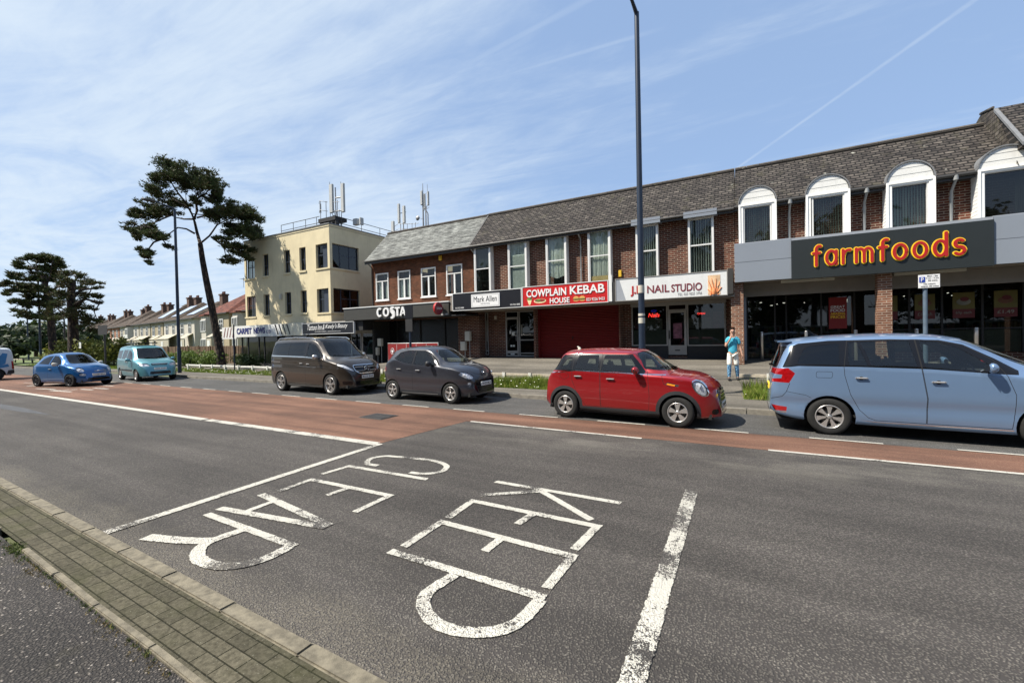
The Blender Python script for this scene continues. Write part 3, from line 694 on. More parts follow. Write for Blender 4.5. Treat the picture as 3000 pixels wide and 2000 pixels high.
# uneven tile edges along the eave
b = MB(); b.tube([(XL, EY-.06, EZ-.07), (XR, EY-.06, EZ-.07)], .055, 8); b.box(XL, XR, EY-.01, EY+.02, EZ-.2, EZ-.075)
b.box(XL, XR, EY+.021, 20.01, EZ-.12, EZ-.09); b.build('gutter', M['gutter'], T)
b = MB(); b.prism([(EY-.03, EZ-.02), (RY, RZ+.05), (RY, RZ-.11), (EY-.03, EZ-.17)], 'x', XL-.05, XL+.06); b.build('verge_board', M['gutter'], T)
for i, (a, c) in enumerate(WT):
    y = 19.64; bay = i < 4
    f = MB(); top = 6.93 if bay else 6.83
    if bay:
        f.box(a, a+.07, y, 20.06, 4.42, top); f.box(c-.07, c, y, 20.06, 4.42, top); f.box(a+.07, c-.07, y, 20.06, top-.07, top); f.box(a-.02, c+.02, y-.03, 20.07, 4.38, 4.42)
        frame(f, a+.07, c-.07, 4.42, top-.07, y+.06, .045, .045, 0, (), (5.68 if i != 1 else 5.62,), .05)
        f.box(a-.005, c+.005, y-.02, 20.055, top, top+.05)
    else:
        frame(f, a+.02, c-.02, 4.42, top, 19.80, .085, .13, 0, (), (5.66,), .055); f.box(a+.03, a+.1, 19.801, 20.05, 4.42, top); f.box(c-.1, c-.03, 19.801, 20.05, 4.42, top); f.box(a+.03, c-.03, 19.801, 20.05, top-.02, top+.02)
        f.box(a-.02, c+.02, 19.64, 20.0, 4.38, 4.42)
    w = f.build('window', M['white_upvc'] if i not in (0,) else M['blind_grey' if False else 'white_upvc'], T)
    if not bay:
        g = MB(); g.box(a-.12, c+.12, 19.56, 20.0, 6.85, 6.97); g.box(a-.12, c+.12, 19.44, 19.56, 6.80, 7.06); g.build('window_head', M['grey_panel'], T)
    yp = y+.05 if bay else 19.76
    pane(a+.1, c-.1, 4.46, top-.08, yp, M['pane' if i else 'pane_dark'], w)
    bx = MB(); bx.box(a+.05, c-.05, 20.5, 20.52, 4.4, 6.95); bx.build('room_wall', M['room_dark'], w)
    if i == 0:
        curtains(a+.12, c-.12, 5.75, top-.08, yp+.1, w, 3, 'blind_white')
        bb = MB(); bb.box(a+.3, a+.34, yp+.1, yp+.13, 4.5, 5.6); bb.box(a+.12, c-.12, yp+.1, yp+.12, 5.0, 5.04); bb.build('inner_bar', M['blind_grey'], w)
    if i == 1: 
        bb = MB(); n = 46
        for k in range(n): z = 4.48+(top-.6-4.48)*k/n*.94+.0*k; bb.quad((a+.11, yp+.06, z), (c-.11, yp+.06, z), (c-.11, yp+.09, z+.035), (a+.11, yp+.09, z+.035))
        bb.build('blind', M['blind_white'], w, fix=False); curtains(a+.1, c-.1, top-.95, top-.08, yp+.12, w, 4, 'curtain', 0, -.1)
    if i == 2: curtains(a+.1, c-.1, 4.95, top-.08, yp+.1, w, 5, 'curtain', 0, -.15)
    if i == 3:
        curtains(a+.1, c-.1, 4.72, top-.08, yp+.1, w, 6, 'curtain'); bb = MB(); bb.box(a+.1, c-.1, yp+.03, yp+.05, 4.46, 4.74); bb.build('cardboard_sheet', M['cardboard'], w)
    if i >= 4: blinds(a+.1, c-.1, 4.46, top-.1, yp+.08, 9, M['blind_white'], w, i, ang=1.25)
# downpipes on the terrace
for i, (x, z0) in enumerate(((-13.35, 4.4), (-7.12, 4.4))):
    b = MB(); b.tube([(x, 19.56, 6.93), (x, 19.6, 6.8), (x, 19.9, 6.62), (x, 19.91, z0)], .036, 8)
    for z in (6.2, 5.1): b.tube([(x, 19.91, z), (x, 19.91, z+.07)], .05, 8)
    b.build('downpipe', M['pipe_grey'], T)
# ground floor, recessed behind the signs
SY = 21.0
b = MB(); b.box(XL, XR, 18.98, 20.0, 3.36, 3.42); b.build('soffit', M['soffit'], T)
b = MB(); b.box(XL, XR, 20.0, 21.3, 3.40, 3.46); b.build('ceiling', M['soffit'], T)
b = MB(); wall(b, XL, -9.85, .6, 3.42, SY, [(-13.87+.45, -13.2, .9, 3.36), (-12.05, -9.9, .81, 3.36)], 0, .1)
b.box(-9.9, -9.8, 20.2, 21, .6, 3.42)
b.build('shopfront_wall', M['brick_dark'], T, fix=False)
b = MB(); wall(b, -5.42, XR, .6, 3.42, SY, [(-5.0, -.86, .9, 3.36)], 0, .1); b.build('shopfront_wall', M['brick_dark'], T, fix=False)
# hairdresser's shopfront
def shopwin(x0, x1, z0, z1, fm, parent, bars_v=(), bars_h=(), w=.06, y=SY+.03, gm='shop_glass', back=True):
    f = MB(); frame(f, x0, x1, z0, z1, y, w, .07, 0, bars_v, bars_h, w*.9); o = f.build('shop_window', fm, parent); pane(x0+w, x1-w, z0+w, z1-w, y-.02, M[gm], o)
    return o
w1 = shopwin(-13.42, -13.2+.0, .9, 3.36, M['alu'], T, (), (1.15,))
w2 = shopwin(-11.18, -9.9, .84, 3.36, M['alu'], T, (), (1.75, 1.02))
d = MB(); frame(d, -12.03, -11.22, .84, 2.98, SY+.03, .075, .08, 0, (), (1.08,), .16); frame(d, -12.03, -11.22, 2.99, 3.36, SY+.03, .05, .07)
dd = d.build('door', M['alu'], T); pane(-11.95, -11.3, 1.0, 2.9, SY, M['shop_glass'], dd); b = MB(); b.tube([(-11.33, SY-.1, 1.7), (-11.33, SY-.1, 2.15)], .016, 6); b.build('handle', M['steel_dull'], dd)
b = MB(); b.box(-11.8, -11.72, SY-.012, SY-.008, 2.1, 2.28); b.box(-11.66, -11.48, SY-.012, SY-.008, 2.02, 2.2); b.box(-11.76, -11.64, SY-.012, SY-.008, 1.38, 1.48); b.box(-11.6, -11.48, SY-.012, SY-.008, 1.38, 1.48); b.box(-11.75, -11.5, SY-.03, SY-.008, .93, 1.0); b.build('door_stickers', M['blind_white'], dd)
b = MB(); b.box(-13.35, -13.25, SY-.012, SY-.008, 1.7, 2.9); b.box(-11.08, -10.98, SY-.012, SY-.008, 2.1, 2.6); b.build('window_posters', M['poster_pale'], w1)
b = MB(); b.box(-12.75, -12.62, 20.93, 21.0, 2.95, 3.15); b.build('wall_lamp', M['box_cream'], T)
# kebab shop's roller shutter
b = MB(); n = 34; z0, z1 = .72, 3.42
for k in range(n):
    a = z0+(z1-z0)*k/n; h = (z1-z0)/n; b.add([(-9.72, 20.62, a), (-5.46, 20.62, a), (-5.46, 20.585, a+h*.45), (-9.72, 20.585, a+h*.45), (-5.46, 20.62, a+h*.95), (-9.72, 20.62, a+h*.95), (-5.46, 20.62, a+h), (-9.72, 20.62, a+h)], [(0, 1, 2, 3), (3, 2, 4, 5), (5, 4, 6, 7)])
sh = b.build('roller_shutter', M['shutter_red'], T, fix=False)
b = MB(); b.box(-9.8, -9.70, 20.52, 20.64, .7, 3.42); b.box(-5.48, -5.38, 20.52, 20.64, .7, 3.42); b.box(-9.7, -5.48, 20.55, 20.64, .70, .78); b.build('shutter_guides', M['shutter_red'], sh)
b = MB(); b.box(-7.9, -7.86, 20.56, 20.6, 1.75, 1.9); b.build('lock', M['black_matt'], sh)
b = MB(); b.box(-5.42, -5.36, 20.3, 21.0, .6, 3.42); b.box(-5.36, -4.98, 20.98, 21.0, .6, 3.42); b.build('side_wall', M['brick_dark'], T)
# nail studio shopfront
f = MB(); frame(f, -5.0, -.86, 3.28, 3.40, SY+.02, .05, .1); f.box(-5.0, -.86, SY-.1, SY+.02, 3.33, 3.40); f.build('window_head_board', M['alu'], T)
wa = shopwin(-4.98, -3.31, 1.38, 3.3, M['alu'], T); wb_ = shopwin(-2.47, -.88, 1.36, 3.3, M['alu'], T)
for q_ in ((-4.98, -3.31, 1.37), (-2.47, -.88, 1.35)): b = MB(); b.box(q_[0], q_[1], SY-.02, SY+.1, .6, q_[2]); b.build('stall_riser', M['black_matt'], T)
b = MB(); b.box(-13.4, -.5, SY-.12, SY+.05, .6, .82); b.build('step', M['black_matt'], T)
d = MB(); frame(d, -3.29, -2.49, .96, 3.0, SY+.02, .10, .08); d.box(-3.19, -2.59, SY-.05, SY+.0, 1.06, 1.4); frame(d, -3.30, -2.48, 3.01, 3.3, SY+.02, .05, .07)
dd = d.build('door', M['alu'], T); pane(-3.19, -2.59, 1.4, 2.9, SY, M['shop_glass'], dd)
b = MB(); b.box(-3.26, -3.22, SY-.1, SY-.06, 1.7, 2.1); b.build('handle', M['black_matt'], dd)
b = MB(); b.box(-3.07, -2.69, SY-.012, SY-.008, 1.71, 2.42); b.build('poster', M['poster_pink'], dd)
b = MB(); b.box(-3.0, -2.78, SY-.058, SY-.05, 1.14, 1.2); b.build('letter_box', M['gutter'], dd)
for w_, rects in ((wa, ((-4.85, -4.66, 2.19, 2.84, 'poster_pink'), (-4.41, -4.12, 2.16, 2.7, 'poster_pale'), (-4.12, -3.83, 2.18, 2.7, 'frost'), (-3.83, -3.55, 2.16, 2.68, 'poster_pale'), (-4.9, -3.4, 1.45, 2.14, 'frost'))),
                  (wb_, ((-2.4, -2.1, 2.16, 2.64, 'poster_pale'), (-2.1, -1.75, 2.16, 2.64, 'frost'), (-1.75, -1.46, 2.16, 2.66, 'poster_pale'), (-1.39, -1.03, 2.15, 2.88, 'poster_pink'), (-2.4, -.96, 1.43, 2.12, 'frost')))):
    for q in rects: b = MB(); b.box(q[0]+.005, q[1]-.005, SY+.045, SY+.05, q[2], q[3]); b.build('poster', M[q[4]], w_)
for i, (tx, x0, x1, z0, z1, w_) in enumerate((('Nails', -4.2, -3.68, 2.74, 2.93, wa), ('OPEN', -2.04, -1.72, 2.78, 2.86, wb_))):
    text_obj(tx, x0, x1, z0, z1, SY+.05, M['neon_red'], w_, .01, 0, 'neon_sign', .25 if i == 0 else 0)
b = MB(); b.tube([(-3.95+.12*math.cos(k*.52), SY+.06, 3.03+.035*math.sin(k*.52)) for k in range(13)], .006, 5); b.build('neon_ring', M['neon_blue'], wa)
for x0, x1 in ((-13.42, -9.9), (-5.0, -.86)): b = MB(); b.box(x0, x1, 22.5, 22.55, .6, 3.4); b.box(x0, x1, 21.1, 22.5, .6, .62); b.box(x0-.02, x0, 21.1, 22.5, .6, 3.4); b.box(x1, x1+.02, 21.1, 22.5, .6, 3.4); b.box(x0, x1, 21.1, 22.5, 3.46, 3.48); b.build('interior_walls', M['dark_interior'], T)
# canopy boxes behind the signs
b = MB(); b.box(XL-.9, -9.88, 18.95, 20.0, 3.43, 4.2); b.box(-9.84, -5.52, 18.95, 20.0, 3.43, 4.2); b.box(-5.15, -.6, 18.95, 20.0, 3.43, 4.2); b.build('canopy', M['soffit'], T)
for i, (x, z, cat) in enumerate(((-5.23, 4.79, 'yellow_box'),)):
    b = MB(); b.bbox(x-.075, x+.075, 19.9, 20.0, z-.16, z+.16, .015); tag(b.build('alarm_box', M[cat]), 'yellow alarm box on the brick between the kebab and nail shops', 'alarm box')

# ---------------------------------------------------------------- shop signs of the terrace
def sign(name, x0, x1, z0, z1, y, m, label, th=.12, trim=None, parent=None):
    o = wthing(name, ((x0+x1)/2, y, z0), label, 'shop sign')
    b = MB(); b.box(x0, x1, y, y+th, z0, z1); p = b.build('panel', m, o)
    if trim:
        b = MB(); w = .03; b.box(x0-w, x1+w, y-.02, y+th, z1, z1+w); b.box(x0-w, x1+w, y-.02, y+th, z0-w, z0); b.box(x0-w, x0, y-.02, y+th, z0, z1); b.box(x1, x1+w, y-.02, y+th, z0, z1); b.build('trim', trim, o)
    return o, p
FY = 18.9
mk, mkp = sign('shop_sign', -14.13, -9.92, 3.44, 4.33, FY, M['sign_black'], 'black fascia sign with thin black lettering in a white framed box', trim=M['white_sign'])
b = MB(); b.box(-12.9, -11.15, FY-.05, FY, 3.54, 4.22); q = b.build('name_board', M['sign_white'], mk)
b = MB(); frame(b, -12.85, -11.2, 3.58, 4.18, FY-.05, .012, .004); b.build('border', M['letter_grey'], q)
text_obj('Mark Allen', -12.74, -11.31, 3.80, 4.10, FY-.052, M['sign_black'], mk, .006)
text_obj('hairdressing', -12.3, -11.75, 3.66, 3.75, FY-.052, M['letter_grey'], mk, .004)
text_obj('023 9223 8088', -13.98, -13.42, 3.52, 3.60, FY-.002, M['sign_white'], mk, .006); text_obj('023 9223 8088', -10.55, -9.99, 3.53, 3.61, FY-.002, M['sign_white'], mk, .006)
kb_, kp = sign('shop_sign', -9.82, -5.52, 3.44, 4.37, FY-.02, M['kebab_red'], 'bright red kebab shop sign with white letters and burger pictures', trim=M['white_sign'])
text_obj('COWPLAIN', -9.60, -7.50, 3.86, 4.23, FY-.03, M['sign_white'], kb_, .03, .02); text_obj('KEBAB', -7.32, -5.66, 3.87, 4.26, FY-.03, M['sign_white'], kb_, .03, .02)
text_obj('HOUSE', -8.35, -7.34, 3.50, 3.76, FY-.03, M['sign_white'], kb_, .03, .02); text_obj('023 9226 9433', -6.52, -5.66, 3.52, 3.66, FY-.03, M['sign_white'], kb_, .012, .006)
b = MB(); b.box(-5.48, -5.33, FY-.02, FY+.12, 3.44, 4.62); b.build('end_panel', M['white_board'], kb_)
# painted food pictures
mat('bun', (.55, .28, .07), .7, var=.15, vs=20); mat('meat', (.12, .05, .025), .7, var=.3, vs=30); mat('salad', (.12, .25, .03), .7, var=.4, vs=30); mat('bread_pale', (.70, .55, .30), .7, var=.2, vs=20)
def ell(b, cx, cz, rx, rz, y, mi, n=20, a0=0, a1=2*math.pi):
    b.prism([(cx+rx*math.cos(a0+(a1-a0)*k/n), cz+rz*math.sin(a0+(a1-a0)*k/n)) for k in range(n+(0 if a1-a0 > 6.2 else 1))], 'y', y-.006, y, mi)
FM = [M['bun'], M['meat'], M['salad'], M['bread_pale'], M['letter_red']]
b = MB(); y = FY-.02
b.prism([(-9.58, 3.78), (-9.30, 3.82), (-9.40, 3.50), (-9.48, 3.50)], 'y', y-.006, y, 3); ell(b, -9.44, 3.78, .15, .05, y-.006, 2); ell(b, -9.36, 3.80, .05, .03, y-.008, 1)
ell(b, -8.88, 3.66, .33, .11, y, 3); ell(b, -8.88, 3.69, .28, .07, y-.006, 1); ell(b, -8.95, 3.70, .10, .035, y-.012, 2); ell(b, -8.75, 3.69, .10, .03, y-.0125, 4)
for cx in (-7.02, -6.72):
    ell(b, cx, 3.60, .14, .07, y-.001*cx*0, 0, 16, math.pi, 2*math.pi); ell(b, cx, 3.63, .15, .035, y-.006, 1); ell(b, cx, 3.655, .155, .02, y-.012, 2); ell(b, cx, 3.66, .14, .12, y-.014, 0, 16, 0, math.pi)
b.build('food_pictures', FM, kb_)
nl, np_ = sign('shop_sign', -5.15, -.74, 3.45, 4.39, FY, M['white_sign'], 'white nail studio sign with maroon letters and a picture of hands', trim=M['alu'])
b = MB(); b.add([(-5.14, FY-.003, 4.38), (-5.0, FY-.003, 4.38), (-4.72, FY-.003, 3.46), (-5.14, FY-.003, 3.46)], [(0, 1, 2, 3)]); b.build('corner_triangle', M['grey_trim'], nl)
text_obj('J.D', -4.51, -3.95, 3.60, 4.05, FY-.004, M['letter_red'], nl, .02, .035); text_obj('NAIL', -3.80, -2.90, 3.70, 4.02, FY-.004, M['letter_maroon'], nl, .02, .015)
text_obj('STUDIO', -2.82, -1.64, 3.68, 4.00, FY-.004, M['letter_maroon'], nl, .02, .015); text_obj('TEL: 023 9225 3706', -2.57, -1.64, 3.51, 3.62, FY-.004, M['letter_grey'], nl, .006)
mat('skin_orange', (.62, .22, .08), .6, var=.3, vs=10); mat('picture_bg', (.62, .42, .25), .6, var=.35, vs=4)
b = MB(); b.box(-1.42, -.97, FY-.008, FY, 3.48, 4.25); b.build('picture_background', M['picture_bg'], nl)
b = MB()
for k, (x, z, a, l) in enumerate(((-1.30, 3.75, 1.9, .36), (-1.22, 3.78, 1.75, .42), (-1.14, 3.76, 1.5, .40), (-1.08, 3.70, 1.25, .34), (-1.32, 3.60, 2.4, .18), (-1.05, 3.62, .8, .22))):
    d_ = Vector((math.cos(a), 0, math.sin(a))); b.tube([(x, FY-.012, z-.15), (x, FY-.014, z), tuple(Vector((x, FY-.016, z))+d_*l*.5), tuple(Vector((x, FY-.014, z))+d_*l*.85)], [.035, .027, .02, .010], 6)
b.tube([(-1.2, FY-.006, 3.49), (-1.2, FY-.01, 3.6), (-1.2, FY-.008, 3.72)], [.08, .10, .07], 8); b.build('hands_picture', M['skin_orange'], nl)
b = MB(); b.box(-.70, -.52, FY-.02, FY+.9, 3.46, 4.46); b.build('end_box', M['gutter'], nl)
b = MB(); b.box(-5.30, -5.20, FY+.02, FY+.9, 3.42, 4.30); b.build('side_box', M['gutter'], nl)

# ---------------------------------------------------------------- supermarket
F = wthing('supermarket_building', (3.5, 20, .7), 'brick supermarket building with four white arched dormers and a slate roof', 'building')
FX0, FX1 = -.46, 16.0
b = MB(); wall(b, FX0, FX1, 3.4, 6.98, 20, [], 0); b.quad((FX1, 20, .3), (FX1, 26, .3), (FX1, 26, 7), (FX1, 20, 7)); b.quad((FX0, 26, .3), (FX1, 26, .3), (FX1, 26, 7), (FX0, 26, 7)); b.build('wall', M['brick_dark'], F, fix=False)
rf = roof('roof', FX0+.0, 7.42, M['tile_dark'], F)
for gx0, gx1 in ((FX0, -.33), (1.01, 1.90), (3.27, 4.22), (5.54, 6.50)):
    b = MB(); b.tube([(gx0, EY-.06, EZ-.03), (gx1, EY-.06, EZ-.03)], .06, 8); b.box(gx0, gx1, EY-.01, EY+.02, EZ-.17, EZ-.075); b.box(gx0, gx1, EY+.021, 20.01, EZ-.12, EZ-.09); b.build('gutter', M['gutter'], F)
mat('blind_dim', (.26, .29, .25), .8, var=.06)
DW = [(-.29, .97, -.11, .78), (1.94, 3.23, 2.15, 3.05), (4.26, 5.50, 4.41, 5.32), (6.54, 7.82, 6.69, 7.66)]
mat('clad_white', (.80, .80, .77), .5, var=.05, grime=.1)
for i, (a, c, ga, gc) in enumerate(DW):
    cx = (a+c)/2; r = (c-a)/2; y0 = 19.48
    d = MB(); frame(d, a+.04, c-.04, 5.38, 7.0, y0+.10, .10, .10); n = 18
    # side cheeks, clad with boards
    for s_, xx in ((-1, a), (1, c)):
        for k in range(14):
            z = 5.38+k*.12; d.prism([(xx-s_*.0, z), (xx+s_*.012, z), (xx+s_*.003, z+.12), (xx-s_*.03, z+.12), (xx-s_*.03, z)], 'y', y0+.0, 20.0)
    d.box(a-.02, a+.05, y0-.03, y0+.0, 5.38, 7.03); d.box(c-.05, c+.02, y0-.03, y0+.0, 5.38, 7.03); d.box(a+.05, c-.05, y0-.03, y0, 6.96, 7.03)
    dm = d.build('dormer', M['clad_white'], F)
    d = MB(); hr = .63
    arch = [(cx+(r-.02)*math.cos(math.pi*k/n), 7.03+hr*math.sin(math.pi*k/n)) for k in range(n+1)]
    d.prism(arch, 'y', y0+.02, 20.9, 0)
    d.build('arched_panel', M['white_board'], dm)
    d = MB()
    for z in (7.24, 7.46):
        hw = (r-.02)*math.sqrt(max(0, 1-((z-7.03)/hr)**2))-.02; d.box(cx-hw, cx+hw, y0+.015, y0+.022, z, z+.008)
    d.build('board_joints', M['blind_grey'], dm)
    d = MB(); vs = []; fs = []
    for k in range(n+1):
        q = math.pi*k/n
        for yy, rr in ((y0-.03, r+.0), (y0-.03, r+.035), (21.0, r+.035), (21.0, r)): vs.append((cx+rr*math.cos(q), yy, 7.03+(hr+rr-r)*math.sin(q)))
    for k in range(n):
        for j in range(4): fs.append((k*4+j, k*4+(j+1) % 4, (k+1)*4+(j+1) % 4, (k+1)*4+j))
    d.add(vs, fs, 0, False); d.build('lead_roof', M['lead'], dm)
    w = MB(); frame(w, ga-.04, gc+.04, 5.38, 6.93, y0+.13, .05, .10); w = w.build('window', M['white_upvc'], dm)
    pane(ga, gc, 5.42, 6.88, y0+.12, M['pane' if i < 3 else 'pane_dark'], w)
    if i < 3: blinds(ga+.01, gc-.01, 5.42, 6.86, y0+.22, 12, M['blind_dim'], w, 20+i, ang=(1.15, 1.2, .75)[i])
    else: curtains(7.45, gc-.02, 5.42, 6.86, y0+.25, w, 9, 'blind_grey')
    bx = MB(); bx.box(ga-.05, gc+.05, 20.3, 20.32, 5.3, 6.98); bx.build('room_wall', M['room_dark'], w)
for x in (1.43, 3.72, 6.02):
    b = MB(); b.tube([(x, EY-.06, EZ-.03), (x, EY-.05, EZ-.18)], .07, 8); b.tube([(x, EY-.05, EZ-.15), (x, 19.86, 6.55), (x-.01, 19.89, 5.3)], .045, 8); b.tube([(x, 19.89, 6.3), (x, 19.89, 6.38)], .058, 8); b.build('downpipe', M['pipe_grey'], F)
# pillars and recessed glazing
for x0, x1 in ((-.61, -.17), (3.92, 4.30), (8.6, 9.0), (13.2, 13.6)):
    b = MB(); b.box(x0, x1, 19.10, 19.50, .4, 3.93); b.build('pillar', M['brick_pillar'], F)
b = MB(); b.box(FX0+.3, FX1, 18.95, 20.3, 3.90, 3.96); b.build('soffit', M['soffit'], F)
b = MB(); b.box(-.17, FX1, 19.90, 19.99, 3.38, 3.89); b.build('shutter_box', M['soffit'], F)
b = MB(); b.box(1.1, 2.75, 19.3, 19.5, 3.80, 3.9); b.box(4.4, 6.2, 19.3, 19.5, 3.80, 3.9); b.build('canopy_light', M['box_cream'], F)
b = MB(); b.box(-.17, -.08, 20.0, 20.1, .5, 3.4); b.build('shutter_guide', M['grey_trim'], F)
w = MB()
for x in (-.08, .95, 1.35, 2.55, 3.62, 4.55, 5.25, 6.15, 7.2, 8.2, 9.2, 11, 13, 15.5): w.box(x, x+.06, 21.28, 21.36, .6, 3.5)
w.box(-.08, FX1, 21.28, 21.36, .6, .8); w.box(4.55, FX1, 21.29, 21.35, 1.9, 1.94)
gw = w.build('glazing', M['black_matt'], F)
pane(-.08, FX1, .8, 3.5, 21.33, M['shop_glass'], gw)
b = MB(); b.box(4.6, FX1, 21.36, 21.38, .8, 1.86); b.build('frosted_band', M['frost'], gw)
b = MB(); b.box(4.58, FX1, 21.2, 21.27, .4, 1.08); b.build('dwarf_wall', M['brick_dark'], F)
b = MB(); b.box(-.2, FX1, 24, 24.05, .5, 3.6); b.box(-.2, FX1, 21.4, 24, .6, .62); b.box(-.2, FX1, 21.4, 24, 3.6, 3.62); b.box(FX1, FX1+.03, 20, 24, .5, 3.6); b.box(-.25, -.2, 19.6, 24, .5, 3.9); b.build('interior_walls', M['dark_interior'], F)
rn = random.Random(4); b = MB()
for k in range(16):
    x = rn.uniform(0.2, 4.0) if k < 9 else rn.uniform(4.8, 9); y = rn.uniform(22.3, 23.8); z = rn.uniform(3.05, 3.3); b.box(x, x+rn.uniform(.03, .10), y, y+.05, z, z+.02)
b.build('ceiling_lights', M['lamp_small'], F)
# stock on shelves, dimly seen through the glass
GD = [mat('goods_%s' % c, k, .7, var=.5, vs=18) for c, k in (('red', (.16, .02, .02)), ('blue', (.03, .05, .13)), ('white', (.22, .22, .2)), ('green', (.04, .10, .04)), ('amber', (.20, .13, .03)))]
for j, (x0, x1) in enumerate(((.1, 1.3), (1.6, 3.4), (4.8, 6.9), (7.3, 9.4))):
    sh_ = MB()
    for z in (.85, 1.2, 1.55, 1.9): sh_.box(x0, x1, 22.35, 22.8, z-.03, z)
    sh_.box(x0, x1, 22.8, 22.84, .62, 2.2); sh_ = sh_.build('shelving', M['steel_dull'], F)
    gd = MB()
    for z in (.85, 1.2, 1.55, 1.9):
        x = x0+.02
        while x < x1-.16: w_ = rn.uniform(.07, .16); gd.box(x, x+w_-.01, 22.38, 22.7, z+.001, z+rn.uniform(.14, .27), rn.randrange(5)); x += w_
    gd = gd.build('goods', GD, sh_)
b = MB(); b.box(2.82, 3.40, 21.22, 21.26, 2.01, 3.26); b.build('poster', M['great_red'], F)
for tx, z0, z1, m in (('GREAT', 2.83, 2.93, 'sign_white'), ('FOOD', 2.68, 2.80, 'sign_white'), ('AMAZING', 2.56, 2.65, 'letter_yellow'), ('PRICES', 2.42, 2.53, 'letter_yellow')): text_obj(tx, 2.88, 3.34, z0, z1, 21.215, M[m], F, .004, .01)
for x0, x1, tx in ((4.72, 4.93, ''), (5.42, 5.98, '£1 each'), (6.45, 7.02, '69p each'), (7.50, 8.07, '£1.49')):
    b = MB(); b.box(x0, x1, 21.24, 21.26, 2.62, 3.21); b.build('poster', M['poster_yellow'], F); b = MB(); b.box(x0, x1, 21.24, 21.26, 2.30, 2.618); b.build('price_strip', M['poster_red'], F)
    if tx:
        text_obj(tx, x0+.08, x1-.08, 2.42, 2.54, 21.238, M['poster_pale'], F, .004, .01)
        b = MB(); ell(b, (x0+x1)/2, 2.88, .19, .12, 21.24, 0, 14); ell(b, (x0+x1)/2+.02, 2.97, .12, .08, 21.235, 1, 10); b.build('poster_picture', [M['poster_pale'] if tx[1] != '1' else M['meat'], M['poster_red']], F)
# right-hand cross gable
b = MB(); b.prism([(6.88, 9.02), (7.02, 9.14), (11.2, 12.6), (15.5, 9.1), (15.5, 8.9), (11.2, 12.4), (7.6, 9.4)], 'y', 19.35, 20.2); g0 = None
b = MB()
# roof plane of the cross wing: slopes up towards the right; left verge is visible
b.add([(7.55, 19.3, 7.55), (7.55, 25, 7.55), (11.2, 25, 11.3), (11.2, 19.3, 11.3)], [(0, 1, 2, 3)]); 
cg = wthing('cross_wing', (8.5, 20, 5.3), 'steep slate-roofed gable wing at the far right end of the supermarket', 'building')
b = MB(); b.prism([(6.62, 8.50), (6.86, 8.98), (7.25, 9.04), (9.8, 9.04), (9.8, 6.9), (8.05, 6.9), (7.45, 7.7)], 'x', 7.0, 7.0001)
b = MB(); b.prism([(19.10, 7.50), (20.95, 9.42), (21.9, 9.62), (22.6, 9.35), (24.6, 7.15)], 'x', 7.42, 14.0); b.build('roof', M['tile_dark'], cg)
b = MB(); b.prism([(19.05, 7.58), (19.05, 7.48), (20.8, 9.26), (20.8, 9.36)], 'x', 7.36, 7.46); b.build('verge_flashing', M['lead'], cg)
b = MB(); b.prism([(19.4, 7.0), (20.95, 9.38), (21.9, 9.58), (22.6, 9.2), (24.4, 7.0)], 'x', 7.40, 7.415); b.build('gable_wall', M['tile_side'], cg)
b = MB(); b.tube([(7.40, 20.95, 9.46), (7.40, 21.9, 9.66), (14, 21.9, 9.66)], .045, 6); b.build('ridge_tiles', M['tile_side'], cg)
# fascia sign
FS = wthing('shop_sign', (4.0, 18.9, 3.9), 'long grey and black fascia sign with red and yellow supermarket name', 'shop sign')
FY2 = 18.88
b = MB(); b.box(-.46, 1.40, FY2, FY2+.15, 4.665, 5.37); b.box(-.46, 1.40, FY2, FY2+.15, 3.90, 4.65); b.box(6.67, 16, FY2, FY2+.15, 4.665, 5.37); b.box(6.67, 16, FY2, FY2+.15, 3.90, 4.65); b.box(-.44, 16, FY2+.02, FY2+.2, 3.92, 5.34)
b.build('grey_panels', M['grey_panel'], FS)
b = MB(); b.box(1.41, 6.66, FY2-.06, FY2+.16, 3.86, 5.28); b.build('dark_panel', M['dark_panel'], FS)
b = MB(); b.box(1.41, 6.66, FY2+.0, FY2+.3, 5.285, 5.38); b.box(-.46, 1.405, FY2+.02, FY2+.3, 5.372, 5.40); b.box(6.665, 16, FY2+.02, FY2+.3, 5.372, 5.40); b.build('capping', M['grey_trim'], FS)
b = MB(); b.box(-.46, 16, FY2+.2, 20.0, 3.97, 5.3); b.build('canopy_box', M['grey_trim'], FS)
def sans(b, glyphs, ox, oz, sx, sz, r, y, th, mi=0, zo=0):
    """rounded tubular letters: strokes in a unit box, r = stroke radius in metres"""
    for st in glyphs:
        P = [(ox+p[0]*sx, oz+p[1]*sz) for p in st]
        for i, (a, c) in enumerate(zip(P[:-1], P[1:])):
            d = Vector((c[0]-a[0], c[1]-a[1])); L = d.length; 
            if L < 1e-6: continue
            d /= L; nrm = Vector((-d.y, d.x)); ang = math.atan2(d.y, d.x); poly = []
            for k in range(9): q = ang+math.pi/2+math.pi*k/8; poly.append((a[0]+r*math.cos(q), a[1]+r*math.sin(q)))
            for k in range(9): q = ang-math.pi/2+math.pi*k/8; poly.append((c[0]+r*math.cos(q), c[1]+r*math.sin(q)))
            sans.k += 1; b.prism(poly, 'y', y-th-.00025*(sans.k % 60), y, mi)
sans.k = 0
def arc(cx, cz, rx, rz, a0, a1, n=10): return [(cx+rx*math.cos(R(a0+(a1-a0)*k/n)), cz+rz*math.sin(R(a0+(a1-a0)*k/n))) for k in range(n+1)]
